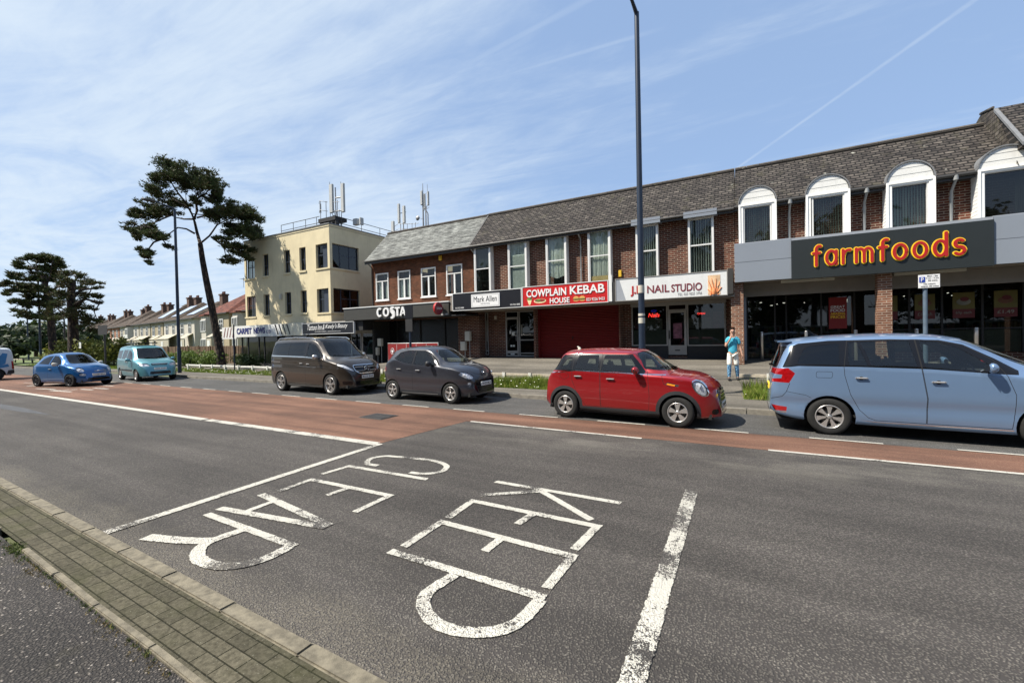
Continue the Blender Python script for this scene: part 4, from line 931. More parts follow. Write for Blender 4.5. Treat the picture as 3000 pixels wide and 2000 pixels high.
GL = {  # x-height 1, advance widths
 'f': ([arc(.52, 1.18, .26, .26, 60, 180, 6)+[(.26, 0)], [(0, .92), (.58, .92)]], .62),
 'a': ([arc(.42, .5, .42, .5, 0, 360, 20), [(.84, .98), (.84, 0)]], 1.02),
 'r': ([[(0, .98), (0, 0)], [(0, .45)]+arc(.48, .50, .46, .46, 175, 75, 8)], .70),
 'm': ([[(0, .98), (0, 0)], [(0, .5)]+arc(.32, .62, .32, .34, 170, 0, 8)+[(.64, 0)], [(.64, .5)]+arc(.96, .62, .32, .34, 170, 0, 8)+[(1.28, 0)]], 1.46),
 'o': ([arc(.46, .5, .46, .5, 0, 360, 22)], 1.10),
 'd': ([arc(.42, .5, .42, .5, 0, 360, 20), [(.84, 1.5), (.84, 0)]], 1.02),
 's': ([arc(.34, .72, .30, .24, 40, 255, 9)+arc(.34, .25, .34, .25, 85, -140, 9)], .72)}
LW = {'f': .58, 'a': .84, 'r': .52, 'm': 1.28, 'o': .92, 'd': .84, 's': .68}
kx, gp = .74, .43; tot = sum(LW[c]*kx+gp for c in 'farmfoods')-gp; sx = (5.98-2.06)/tot
for m_, rr, th in ((M['letter_yellow'], .069, .03), (M['letter_red'], .042, .05)):
    b = MB(); x = 2.06
    for c in 'farmfoods':
        sans(b, GL[c][0], x, 4.29, sx*kx, .48, rr, FY2-.06, th); x += (LW[c]*kx+gp)*sx
    b.build('lettering', m_, FS)

# ---------------------------------------------------------------- coffee shop building
K_ = wthing('brick_shop_building', (-17.5, 20, .5), 'red-brown brick building with pale slate roof and four white windows over the coffee shop', 'building')
CX0, CX1 = -21.5, -13.46
WC = [(-21.10, -20.0), (-19.19, -18.17), (-17.30, -16.18), (-15.39, -14.26)]
b = MB(); wall(b, CX0, CX1, 3.1, 6.95, 20.02, [(a, c, 4.44, 6.17) for a, c in WC], 0, .08)
b.quad((CX0, 20.02, .1), (CX0, 26, .1), (CX0, 26, 6.95), (CX0, 20.02, 6.95)); b.add([(CX0, 20.02, 6.95), (CX0, 23.8, 6.95), (CX0, 21.72, 9.1)], [(0, 1, 2)]); b.quad((CX0, 26, .1), (CX1, 26, .1), (CX1, 26, 6.95), (CX0, 26, 6.95))
b.build('wall', M['brick_costa'], K_, fix=False)
roof('roof', CX0-.12, CX1-.06, M['slate_light'], K_, ez=6.99, rz=9.2)
b = MB(); b.tube([(CX0-.1, EY-.05, 6.93), (CX1, EY-.05, 6.93)], .05, 8); b.box(CX0-.1, CX1, EY-.01, EY+.02, 6.76, 6.91); b.box(CX0, CX1, EY+.02, 20.02, 6.86, 6.89); b.build('gutter', M['gutter'], K_)
for i, (a, c) in enumerate(WC):
    w = MB(); mid = (a+c)/2; frame(w, a, c, 4.44, 6.17, 20.08, .065, .10, 0, (), (5.66,), .05); w.box(mid-.05, mid+.05, 20.0, 20.075, 4.5, 5.64); w.box(a-.05, c+.05, 19.94, 20.09, 4.38, 4.438)
    w = w.build('window', M['white_upvc'], K_); pane(a+.06, c-.06, 4.5, 6.1, 20.06, M['pane'], w)
    if i < 2: curtains(a+.05, a+.45, 4.5, 5.7, 20.16, w, i, 'curtain'); curtains(c-.4, c-.05, 4.5, 5.7, 20.16, w, i+5, 'curtain')
    else: curtains(a+.05, a+.2, 4.5, 5.7, 20.16, w, i, 'blind_grey'); curtains(c-.2, c-.05, 4.5, 5.7, 20.16, w, i+5, 'blind_grey')
    bx = MB(); bx.box(a, c, 20.6, 20.62, 4.4, 6.2); bx.build('room_wall', M['room_dark'], w)
b = MB(); b.tube([(CX0+.1, EY-.05, 6.9), (CX0+.1, 19.96, 6.6), (CX0+.1, 19.97, 3.9)], .04, 8); b.build('downpipe', M['gutter'], K_)
b = MB(); b.box(-21.6, -14.0, 21.3, 21.36, .2, 3.3); kk = b.build('shopfront', M['black_gloss'], K_)
b = MB()
for x in (-20.6, -18.6, -16.6, -14.9): b.box(x, x+.06, 21.24, 21.3, .3, 3.2)
b.build('mullions', M['black_matt'], kk)
b = MB(); b.box(-14.85, -13.4, 20.3, 21.3, .3, 3.4); b.build('side_wall', M['brick_dark'], K_); b = MB(); b.box(-22.9, -13.4, 19.0, 21.4, 3.16, 3.22); b.build('soffit', M['black_matt'], K_)
b = MB(); b.box(-22.9, -14.43, 20.0, 20.02, 3.2, 3.3); b.build('lintel', M['black_matt'], K_)
cs = wthing('shop_sign', (-18.6, 18.9, 3.17), 'dark grey coffee shop fascia with big white raised letters', 'shop sign')
b = MB(); b.box(-22.9, -14.44, FY, FY+1.1, 3.19, 3.93); b.build('panel', M['costa_panel'], cs); b = MB(); b.box(-22.93, -14.40, FY-.04, FY+1.12, 3.935, 3.99); b.build('capping', M['white_sign'], cs)
# COSTA with its flared S
def poly_letters(b, y, th):
    def rect(x0, x1, z0, z1): b.prism([(x0, z0), (x1, z0), (x1, z1), (x0, z1)], 'y', y-th, y)
    def ring(cx, cz, rx, rz, t, a0=0, a1=360):
        n = 22; P = [(cx+rx*math.cos(R(a0+(a1-a0)*k/n)), cz+rz*math.sin(R(a0+(a1-a0)*k/n))) for k in range(n+1)]; Q = [(cx+(rx-t)*math.cos(R(a0+(a1-a0)*k/n)), cz+(rz-t*.75)*math.sin(R(a0+(a1-a0)*k/n))) for k in range(n+1)]
        for k in range(n): b.prism([P[k], P[k+1], Q[k+1], Q[k]], 'y', y-th, y)
    ring(-19.62, 3.58, .24, .28, .14, 50, 310); ring(-19.08, 3.58, .26, .28, .14)
    s_ = [(-18.42, 3.82), (-18.60, 3.80), (-18.66, 3.68), (-18.52, 3.55), (-18.44, 3.42), (-18.52, 3.26), (-18.70, 3.22)]; sl = smoothline(s_, 4)
    for k in range(len(sl)-1):
        w = .10*math.sin(math.pi*(k+.8)/(len(sl)+.6))+.03; d_ = Vector((sl[k+1][0]-sl[k][0], sl[k+1][1]-sl[k][1])).normalized(); n_ = (-d_.y*w, d_.x*w)
        b.prism([(sl[k][0]+n_[0], sl[k][1]+n_[1]), (sl[k+1][0]+n_[0], sl[k+1][1]+n_[1]), (sl[k+1][0]-n_[0], sl[k+1][1]-n_[1]), (sl[k][0]-n_[0], sl[k][1]-n_[1])], 'y', y-th-.001*(k % 3), y)
    rect(-18.36, -17.96, 3.74, 3.84); rect(-18.23, -18.09, 3.31, 3.739)
    b.prism([(-17.98, 3.31), (-17.84, 3.31), (-17.68, 3.84), (-17.80, 3.84)], 'y', y-th, y); b.prism([(-17.68, 3.84), (-17.78, 3.838), (-17.60, 3.31), (-17.46, 3.31)], 'y', y-th-.001, y); rect(-17.82, -17.62, 3.42, 3.50)
b = MB(); poly_letters(b, FY-.05, .05); b.build('lettering', M['sign_white'], cs)
rs = wthing('projecting_sign', (-14.95, 18.5, 3.25), 'round maroon projecting sign at the right end of the coffee shop fascia', 'shop sign')
b = MB(); b.lathe([(0, -.07), (.31, -.07), (.34, -.05), (.34, .05), (.31, .07), (0, .07)], 'x', (-14.85, 18.5, 3.57), 28, 0, False); b.build('disc', M['costa_maroon'], rs)
b = MB(); b.lathe([(.30, -.075), (.33, -.08), (.345, -.05), (.345, .05)], 'x', (-14.86, 18.5, 3.57), 28); b.build('rim', M['letter_red'], rs)
b = MB(); b.box(-14.88, -14.82, 18.8, 18.95, 3.5, 3.64); b.build('bracket', M['black_matt'], rs)
o = text_obj('COSTA', -.22, .22, -.06, .06, 0, M['sign_white'], None, .006, .01); o.parent = rs; o.matrix_parent_inverse = Matrix.Translation(-rs.location); o.location = (-14.77, 18.5, 3.57); o.rotation_euler = (0, 0, R(90))
text_obj('EST. 1971', -14.96, -14.50, 3.215, 3.30, FY-.002, M['sign_white'], cs, .006, .008)
# meter boxes on poles and red barrier
for i, (x, z0, z1, lab) in enumerate(((-14.02, 1.75, 2.3, 'upper pale meter box on the brick pier between coffee shop and hairdresser'), (-14.35, 1.2, 1.72, 'lower pale meter box at the right of the coffee shop front'), (-20.95, 1.5, 2.0, 'pale meter box right of the tattoo shop door, upper of two'), (-21.3, .92, 1.42, 'pale meter box beside the tattoo shop door, lower of two'))):
    t_ = wthing('meter_box', (x, 20.2, z0), lab, 'meter box', 'meter boxes beside the coffee shop'); b = MB(); b.bbox(x-.17, x+.17, 20.0, 20.2, z0, z1, .015); b.build('box', M['box_cream'], t_); b = MB(); b.tube([(x+.1, 20.1, z0), (x+.1, 20.1, zg(x, 20))], .02, 6); b.build('cable_pipe', M['pipe_grey'], t_)
    b = MB(); b.box(x-.12, x+.12, 19.994, 20.0, z0+.06, z1-.06); b.build('door', M['box_cream'], t_)
bt = wthing('cafe_barrier', (-16, 17.5, .4), 'red cafe windbreak with white rim and heart-shaped leaf emblem outside the coffee shop', 'barrier')
b = MB(); b.box(-17.66, -14.14, 17.5, 17.52, .75, 1.68); b.build('canvas', M['great_red'], bt)
b = MB(); b.tube([(-17.68, 17.51, .45), (-17.68, 17.51, 1.71), (-14.12, 17.51, 1.71), (-14.12, 17.51, .45)], .018, 6); b.build('frame', M['sign_white'], bt)
b = MB(); frame(b, -17.45, -17.25, 1.15, 1.35, 17.5, .0, 0); b = MB()
b.tube([(-17.32+.13*math.cos(k*.393), 17.492, 1.27+.17*math.sin(k*.393)) for k in range(17)], .012, 5); b.prism([(-17.32, 1.15), (-17.40, 1.28), (-17.37, 1.36), (-17.32, 1.32), (-17.27, 1.36), (-17.24, 1.28)], 'y', 17.485, 17.499)
b.build('emblem', M['sign_white'], bt)
for x in (-17.0, -16.3, -15.6, -14.9): b = MB(); b.box(x, x+.012, 17.49, 17.499, .8, 1.66); b.build('seam', M['sign_white'], bt)
b = MB(); b.bbox(-15.88, -15.68, 19.9, 20.02, 6.50, 6.78, .02); tag(b.build('alarm_box', M['yellow_box']), 'small yellow alarm box high on the brick between the two right white windows', 'alarm box')

# ---------------------------------------------------------------- cream art-deco block
D_ = wthing('cream_building', (-30, 19.5, .2), 'cream rendered three-storey flat-roofed block with corner windows', 'building')
GX0, GX1, GY0, GY1, GT = -35.05, -24.88, 19.5, 30.0, 9.87
HF = [(x0, x1, z0, z1) for (x0, x1) in ((-32.61, -31.85), (-29.94, -29.21), (-28.13, -27.42)) for z0, z1 in ((3.94, 5.53), (6.94, 8.60))]
cor = [(-26.32, GX1, z0, z1) for z0, z1 in ((3.86, 5.52), (6.92, 8.60))]; corl = [(GX0, -33.65, z0, z1) for z0, z1 in ((3.90, 5.52), (6.90, 8.52))]
b = MB(); wall(b, GX0, GX1, 3.0, GT, GY0, HF, 0, .22)
b = MB()
xs_holes = HF+cor+corl
wall(b, GX0, GX1, 2.9, GT, GY0, xs_holes, 0, .22)
wall(b, GY0, GY1, 2.4, GT, GX1, [(GY0, 22.0, z0, z1) for z0, z1 in ((3.86, 5.52), (6.92, 8.60))]+[(24.5, 25.6, 7.0, 8.5), (24.5, 25.6, 4.0, 5.5)], 0, -.22, 'x')
wall(b, GY0, GY1, .0, GT, GX0, [(GY0, 21.0, z0, z1) for z0, z1 in ((3.90, 5.52), (6.90, 8.52))], 0, .22, 'x')
b.quad((GX0, GY1, 0), (GX1, GY1, 0), (GX1, GY1, GT), (GX0, GY1, GT))
b.build('wall', M['render_cream'], D_, fix=False)
b = MB(); b.box(GX0-.03, GX1+.03, GY0-.03, GY1, GT-.16, GT-.15); b.box(GX0-.04, GX1+.04, GY0-.04, GY0+.22, GT, GT+.07); b.box(GX1-.22, GX1+.04, GY0+.221, GY1, GT, GT+.07); b.box(GX0-.04, GX0+.22, GY0+.221, GY1, GT, GT+.07); b.build('roof', M['lead'], D_)
b = MB(); b.box(GX0+.25, GX1-.25, GY0+.25, GY1-.2, 2.5, 2.52); b.box(GX0+.25, GX1-.25, GY0+.25, GY1-.2, 5.9, 6.0); b.box(GX0+.3, GX1-.3, GY0+1.6, GY0+1.65, 2.6, 9.5); b.box(GX1-1.7, GX1-1.65, GY0+1.66, 26, 2.6, 9.5); b.build('interior_walls', M['room_dark'], D_)
for (x0, x1, z0, z1) in HF:
    w = MB(); frame(w, x0, x1, z0, z1, GY0+.20, .06, .05, 0, ((x0+x1)/2+.0,), (z0+(z1-z0)*.5,), .05)
    w = w.build('window', M['navy_frame'], D_); pane(x0+.05, x1-.05, z0+.05, z1-.05, GY0+.18, M['pane_dark'], w); s_ = MB(); s_.box(x0-.06, x1+.06, GY0-.07, GY0+.1, z0-.12, z0+.004); s_.build('sill', M['render_cream'], w)
for k, (z0, z1) in enumerate(((3.86, 5.52), (6.92, 8.60))):
    w = MB(); frame(w, -26.28, GX1-.16, z0, z1, GY0+.22, .07, .06, 0, (-25.75,), (z0+.95,), .06)
    w.box(GX1-.20, GX1-.14, GY0+.14, GY0+.22, z0, z1); w.box(-25.72, -25.0, GY0+.17, GY0+.21, z0, z1)
    # panes on the side elevation
    w.box(GX1-.2, GX1-.14, GY0+.22, 22.0, z0, z0+.07); w.box(GX1-.2, GX1-.14, GY0+.22, 22.0, z1-.07, z1)
    for yy in (20.4, 21.2, 21.94): w.box(GX1-.2, GX1-.14, yy, yy+.06, z0+.07, z1-.07)
    w.box(GX1-.19, GX1-.15, 20.4, 22.0, z0+.95, z0+1.0)
    w = w.build('corner_window', M['navy_frame'], D_); pane(-26.2, -25.75, z0+.07, z1-.07, GY0+.19, M['pane_dark'], w)
    g = MB(); g.box(GX1-.175, GX1-.165, GY0+.25, 21.95, z0+.07, z1-.07); g.build('pane', M['pane_dark'], w)
    p = MB(); p.box(GX1-.10, GX1-.02, GY0+.02, GY0+.10, z0, z1-.7 if k else z1-.6); p.build('corner_post', M['box_cream'], w)
    s_ = MB(); s_.box(-26.36, GX1+.06, GY0-.06, GY0+.2, z0-.10, z0+.003); s_.box(GX1-.2, GX1+.06, GY0+.201, 22.05, z0-.10, z0+.003); s_.build('sill', M['render_cream'], w)
    w = MB(); z0, z1 = ((3.90, 5.52), (6.90, 8.52))[k]; frame(w, GX0+.16, -33.66, z0, z1, GY0+.22, .07, .06, 0, (-34.3,), (z0+.9,)); w = w.build('corner_window', M['navy_frame'], D_); pane(GX0+.2, -33.72, z0+.06, z1-.06, GY0+.19, M['pane_dark'], w)
    s_ = MB(); s_.box(GX0-.06, -33.6, GY0-.06, GY0+.2, z0-.10, z0+.003); s_.build('sill', M['render_cream'], w)
b = MB(); b.bbox(-30.5, -30.25, GY0-.12, GY0, 5.05, 5.45, .03); b.build('wall_box', M['box_cream'], D_)
# ground floor shopfronts
b = MB(); b.box(GX0-.4, -22.2, 19.05, 21.3, 3.12, 3.2); b.build('canopy', M['soffit'], D_)
b = MB(); b.box(-27.2, -24.9, 20.0, 20.1, 0, 2.4); b.box(-24.9, -23.7, 20.0, 20.1, 0, 2.4); b.build('shopfront_wall', M['black_matt'], D_)
f = MB()
for x in (-35.4, -34.55, -33.1, -32.4, -30.7, -29, -27.3): f.box(x, x+.08, 19.3, 19.38, .1, 2.4)
f.box(-35.4, -27.2, 19.3, 19.38, .1, .28); f.box(-35.4, -27.2, 19.31, 19.37, 2.3, 2.4); fo = f.build('shop_window', M['black_matt'], D_); pane(-35.35, -27.25, .28, 2.3, 19.345, M['pane'], fo)
b = MB(); b.box(-35.3, -27.2, 22, 22.05, .1, 2.9); b.box(-27.2, -27.15, 19.4, 22, .1, 2.4); b.build('shop_back_wall', M['blind_grey'], D_)
b = MB(); frame(b, -23.62, -22.62, .25, 2.40, 20.1, .07, .08); b.box(-22.5, -21.4, 20.02, 20.1, .2, .9); frame(b, -22.55, -21.5, .9, 2.40, 20.1, .06, .08); b.box(-23.7, -21.4, 19.95, 20.08, 2.42, 2.6)
dd = b.build('door', M['alu'], D_); pane(-23.55, -22.7, .3, 2.35, 20.06, M['shop_glass'], dd); pane(-22.5, -21.56, .9, 2.35, 20.06, M['pane_dark'], dd)
b = MB(); b.box(-23.8, -21.3, 21.5, 21.55, 0, 3.1); b.box(-21.45, -21.3, 19.9, 21.5, 0, 3.1); b.build('lobby_wall', M['room_dark'], D_)
b = MB(); b.box(-22.2, -21.4, 19.1, 21.4, 2.55, 3.14); b.build('side_canopy', M['black_matt'], D_)
cn, _ = sign('shop_sign', -35.5, -27.18, 2.33, 3.20, FY, M['white_board'], 'weathered white carpet shop sign with navy letters and slanting stripes')
mat('sign_aged', (.55, .53, .42), .6, var=.15, vs=2, grime=.3)
b = MB(); b.box(-29.5, -27.2, FY-.006, FY, 2.34, 3.19); b.build('aged_panel', M['sign_aged'], cn)
text_obj('CARPET', -35.29, -33.25, 2.55, 3.02, FY-.002, M['letter_navy'], cn, .02, .05); text_obj('NEWS', -33.0, -31.52, 2.55, 3.02, FY-.002, M['letter_navy'], cn, .02, .05); text_obj('LTD', -31.35, -30.80, 2.55, 2.80, FY-.002, M['letter_navy'], cn, .02, .03)
b = MB()
for k in range(4): x = -30.35+k*.46; b.prism([(x, 3.18), (x+.16, 3.18), (x+.50, 2.42), (x+.36, 2.42)], 'y', FY-.012-.0, FY-.007)
b.build('stripes', M['sign_black'], cn)
sd, _ = sign('shop_sign', -37.6, -35.56, 2.20, 3.15, FY+.1, M['white_board'], 'white end panel with slanting brown stripes beside the carpet sign')
b = MB()
for k in range(4): x = -37.4+k*.42; b.prism([(x, 2.35), (x+.12, 2.3), (x+.38, 3.1), (x+.26, 3.1)], 'y', FY+.092, FY+.098)
b.build('stripes', M['stripe_brown'], sd)
tt, _ = sign('shop_sign', -27.12, -22.03, 2.40, 3.10, FY, M['sign_black'], 'black tattoo and beauty shop sign with white script and white rim', trim=M['white_sign'])
x = -26.6
for wd, l in (('Tattoo', 1.05), ('Inn', .48), ('&', .26), ("Keely's", 1.2), ('Beauty', 1.0)):
    for dz in (0, ): text_obj(wd, x, x+l-.04, 2.66, 3.03, FY-.002, M['sign_white'], tt, .01, -.004 if 0 else 0, 'lettering', .45)
    x += l+.02
text_obj('Tel: 02392 264028  |  www.tattooinn.co.uk', -25.83, -23.24, 2.50, 2.57, FY-.002, M['sign_white'], tt, .006)
# roof railing
rl = wthing('roof_railing', (-30, 19.6, 9.94), 'thin grey guard rail along the edge of the cream building roof', 'railing')
b = MB()
for z in (10.0+.12, 10.55): b.tube([(-30.35, 19.62, z), (-26.0, 19.62, z)], .022, 6); b.tube([(GX1-.1, 19.9, z), (GX1-.1, 30, z)], .022, 6)
for x in (-30.33, -28.9, -27.5, -26.3): b.tube([(x, 19.62, 9.93), (x, 19.62, 10.55)], .02, 6)
for y in (20.6, 22.4, 24.2, 26, 27.8, 29.9): b.tube([(GX1-.1, y, 9.93), (GX1-.1, y, 10.55)], .02, 6)
b.build('rail', M['gutter'], rl)
# antennas
def panel_antenna(b, x, y, z0, z1, w=.30, d=.16): b.bbox(x-w/2, x+w/2, y-d/2, y+d/2, z0, z1, .03)
an = wthing('phone_mast', (-25.9, 20.6, 10.0), 'tall phone mast with two grey panels on the corner of the cream roof', 'phone mast', 'phone masts on the roofs')
b = MB(); panel_antenna(b, -26.05, 20.7, 11.05, 13.1, .36); panel_antenna(b, -25.10, 20.9, 11.0, 13.05, .32); b.build('antenna_panels', M['antenna_grey'], an)
b = MB()
for x, y, z1 in ((-25.75, 20.8, 12.85), (-26.22, 20.7, 13.3), (-25.28, 20.9, 13.2)): b.tube([(x, y, 9.95), (x, y, z1)], .045 if z1 < 13 else .02, 6)
b.tube([(-26.2, 20.8, 11.2), (-25.1, 20.9, 11.15)], .05, 6); b.tube([(-25.75, 20.8, 12.1), (-25.1, 20.9, 12.1)], .05, 6)
for k in range(5): b.tube([(-26.1+k*.25, 20.75, 11.1), (-26.0+k*.2, 20.8, 10.6), (-25.9+k*.15, 20.8, 10.1)], .02, 5)
b.build('poles', M['steel_dull'], an)
b = MB(); b.box(-26.9, -25.1, 20.2, 21.2, 10.35, 10.62)
for x in (-26.8, -26.2, -25.6, -25.2): b.box(x, x+.12, 20.25, 20.5, 9.95, 10.35)
b.build('platform', M['black_matt'], an)
b = MB()
for z in (11.2, 11.85): b.tube([(-27.15, 20.5, z), (-26.7, 20.2, z+.05), (-26.35, 20.6, z)], .02, 5); b.tube([(-25.75, 20.6, z-.1), (-25.35, 20.8, z-.1)], .02, 5)
for x, y in ((-26.75, 20.3), (-26.4, 20.5), (-25.5, 20.75)): b.tube([(x, y, 10.5), (x, y, 11.9)], .025, 5)
b.tube([(-26.82, 20.35, 11.1), (-26.82, 20.35, 11.75)], .06, 6); b.build('ladder_hoops', M['steel_dull'], an)
b = MB(); b.bbox(-24.75, -24.35, 21.4, 21.7, 10.15, 10.6, .02); b.bbox(-24.1, -23.95, 21.4, 21.7, 10.1, 10.6, .02); b.build('equipment_box', M['antenna_grey'], an)
a2 = wthing('phone_mast', (-24.2, 26, 9.9), 'short phone mast with two slim panels behind the railing corner', 'phone mast', 'phone masts on the roofs')
b = MB(); panel_antenna(b, -24.66, 26, 11.3, 12.85, .22); panel_antenna(b, -24.12, 26, 11.2, 12.6, .26); panel_antenna(b, -25.35, 26, 10.6, 11.55, .3); b.build('antenna_panels', M['antenna_grey'], a2)
b = MB(); b.tube([(-24.3, 26.1, 10), (-24.3, 26.1, 12.65)], .04, 6); b.tube([(-24.7, 26.1, 12.1), (-24, 26.1, 12.1)], .03, 5); b.tube([(-24.6, 26.1, 10), (-24.6, 26.1, 11.3)], .03, 5)
for z in (10.7, 11.1): b.tube([(-25.2, 26, z), (-24.4, 25.6, z), (-23.8, 26, z), (-23.3, 26.3, z), (-22.9, 26.3, z)], .02, 5)
for x in (-25.2, -24.5, -23.8, -23.3, -22.95): b.tube([(x, 26, 9.9), (x, 26, 11.1)], .02, 5)
b.build('poles', M['steel_dull'], a2)
b = MB(); b.box(-25.6, -25.0, 25.8, 26.3, 9.95, 10.45); b.build('equipment_box', M['antenna_grey'], a2)
a3 = wthing('phone_mast', (-22.1, 26, 9.0), 'tall slim phone mast with dish rising behind the pale slate roof', 'phone mast', 'phone masts on the roofs')
b = MB(); panel_antenna(b, -22.25, 26, 12.35, 13.45, .22); panel_antenna(b, -22.05, 26.1, 12.0, 13.2, .14); panel_antenna(b, -21.60, 26, 12.2, 13.3, .14); b.build('antenna_panels', M['antenna_grey'], a3)
b = MB(); b.tube([(-22.25, 26.1, 8), (-22.22, 26.1, 12.3), (-22.2, 26.1, 14.05)], [.07, .06, .02], 6); b.tube([(-22.0, 26.1, 8), (-21.95, 26.1, 12.2)], .05, 6); b.tube([(-21.75, 26.1, 8), (-21.75, 26.1, 11.6), (-21.95, 26.1, 12.0), (-21.75, 26.1, 12.4), (-21.75, 26.1, 13.9)], [.05, .05, .04, .02, .015], 6); b.tube([(-22.2, 26.1, 13.2), (-21.6, 26.1, 13.25)], .02, 5); b.tube([(-22.2, 26.1, 11.9), (-21.6, 26.1, 12.1)], .02, 5); b.build('poles', M['steel_dull'], a3)
b = MB(); b.lathe([(0, 0), (.14, .03), (.2, .1)], 'y', (-22.7, 25.9, 11.4), 14); b.tube([(-22.6, 26, 11.4), (-22.25, 26.1, 11.3)], .02, 5); b.build('dish', M['steel_dull'], a3)
a4 = None
# flat building the rear masts stand on
b = MB(); b.box(-26, -13.5, 26.1, 34, 0, 8.0); tag(b.build('rear_block', M['render_tan']), 'low rear block hidden behind the coffee shop roof carrying the masts', 'building')
# ================================================================ vehicles
def pchip(pts, x):
    xs = np.array([p[0] for p in pts], float); ys = np.array([p[1] for p in pts], float); x = np.asarray(x, float)
    h = np.diff(xs); d = np.diff(ys)/h; m = np.zeros(len(xs))
    for i in range(1, len(xs)-1):
        if d[i-1]*d[i] > 0:
            w1, w2 = 2*h[i]+h[i-1], h[i]+2*h[i-1]; m[i] = (w1+w2)/(w1/d[i-1]+w2/d[i])
    m[0] = d[0]; m[-1] = d[-1]
    k = np.clip(np.searchsorted(xs, x)-1, 0, len(h)-1); t = np.clip((x-xs[k])/h[k], 0, 1); H = h[k]
    return (2*t**3-3*t**2+1)*ys[k]+(t**3-2*t**2+t)*H*m[k]+(-2*t**3+3*t**2)*ys[k+1]+(t**3-t**2)*H*m[k+1]
def paint(name, col, metallic=.35, rough=.34, flake=.0):
    m, t, b = newmat(name); b.inputs['Base Color'].default_value = (*col, 1); b.inputs['Metallic'].default_value = metallic; b.inputs['Roughness'].default_value = rough
    b.inputs['Coat Weight'].default_value = 1; b.inputs['Coat Roughness'].default_value = .025
    tcn = N(t, 'ShaderNodeTexCoord'); f = noise(t, tcn.outputs['Object'], 3.0, 5, .6); s = N(t, 'ShaderNodeSeparateXYZ'); t.links.new(tcn.outputs['Object'], s.inputs[0])
    # road film low on the body
    d = mth(t, 'MULTIPLY', ramp(t, s.outputs[2], .55, .2, 0, 1), ramp(t, f, .35, .7, .02, .25))
    g = N(t, 'ShaderNodeNewGeometry'); c = mixc(t, d, col, [k*.5+.05 for k in col]); c = mixc(t, g.outputs['Backfacing'], c, (.02, .02, .02))
    t.links.new(c, b.inputs['Base Color']); t.links.new(mth(t, 'ADD', mth(t, 'MULTIPLY', f, .08), rough-.04), b.inputs['Roughness'])
    t.links.new(mth(t, 'SUBTRACT', 1, mth(t, 'MULTIPLY', d, .8)), b.inputs['Coat Weight'])
    return m
mat('tyre', (.010, .010, .0095), .9, var=.25, vs=14); mat('trim_black', (.006, .006, .007), .10, var=0, spec=.4); mat('cladding', (.022, .024, .027), .6, var=.08)
mat('gap', (.004, .004, .004), .8, var=0); mat('under', (.010, .010, .010), .9, var=0)
mat('rim_silver', (.52, .51, .49), .32, metal=.75, var=.08, vs=12); mat('rim_dark', (.05, .05, .055), .35, metal=.6, var=.1); mat('brake', (.14, .13, .12), .5, metal=.7, var=.2)
mat('handle_silver', (.55, .55, .55), .25, metal=.5, var=0)
mat('chrome', (.80, .80, .80), .12, metal=1, var=0); mat('seat', (.028, .028, .030), .85, var=.15); mat('dash', (.03, .03, .032), .7, var=.1)
mat('lamp_inner', (.70, .71, .72), .4, metal=.2, var=.35, vs=30); mat('lamp_bulb', (.85, .87, .9), .08, metal=.3, var=0, coat=1)
mat('lamp_red', (.26, .004, .006), .12, var=.25, vs=25, coat=1); mat('lamp_orange', (.75, .28, .02), .2, var=0, coat=1); mat('plate_white', (.80, .80, .76), .4, var=0); mat('plate_yellow', (.80, .60, .05), .4, var=0)
mat('headliner', (.25, .24, .22), .9, var=0)
glassmat('car_glass', (.72, .80, .77), .9, .015); glassmat('car_glass_dark', (.25, .27, .28), .16, .015); glassmat('lamp_glass', (.97, .98, 1), .96, .01)

def inside(poly, u, v):
    c = False; n = len(poly); j = n-1
    for i in range(n):
        if (poly[i][1] > v) != (poly[j][1] > v) and u < (poly[j][0]-poly[i][0])*(v-poly[i][1])/(poly[j][1]-poly[i][1])+poly[i][0]: c = not c
        j = i
    return c
def rounded(poly, r, k=3):
    """round the corners of a polygon"""
    o = []; n = len(poly)
    for i in range(n):
        p, a, c = Vector(poly[i]), Vector(poly[i-1]), Vector(poly[(i+1) % n]); da, dc = (a-p), (c-p)
        rr = min(r, da.length*.45, dc.length*.45); s, e = p+da.normalized()*rr, p+dc.normalized()*rr
        for q in range(k+1): t = q/k; o.append(tuple(s*(1-t)**2+p*2*t*(1-t)+e*t*t))
    return o
VIEW = {'right': ((1, 0, 0), (0, 0, 1), (0, -1, 0)), 'left': ((1, 0, 0), (0, 0, 1), (0, 1, 0)), 'front': ((0, 1, 0), (0, 0, 1), (1, 0, 0)), 'rear': ((0, 1, 0), (0, 0, 1), (-1, 0, 0)), 'top': ((1, 0, 0), (0, 1, 0), (0, 0, 1))}
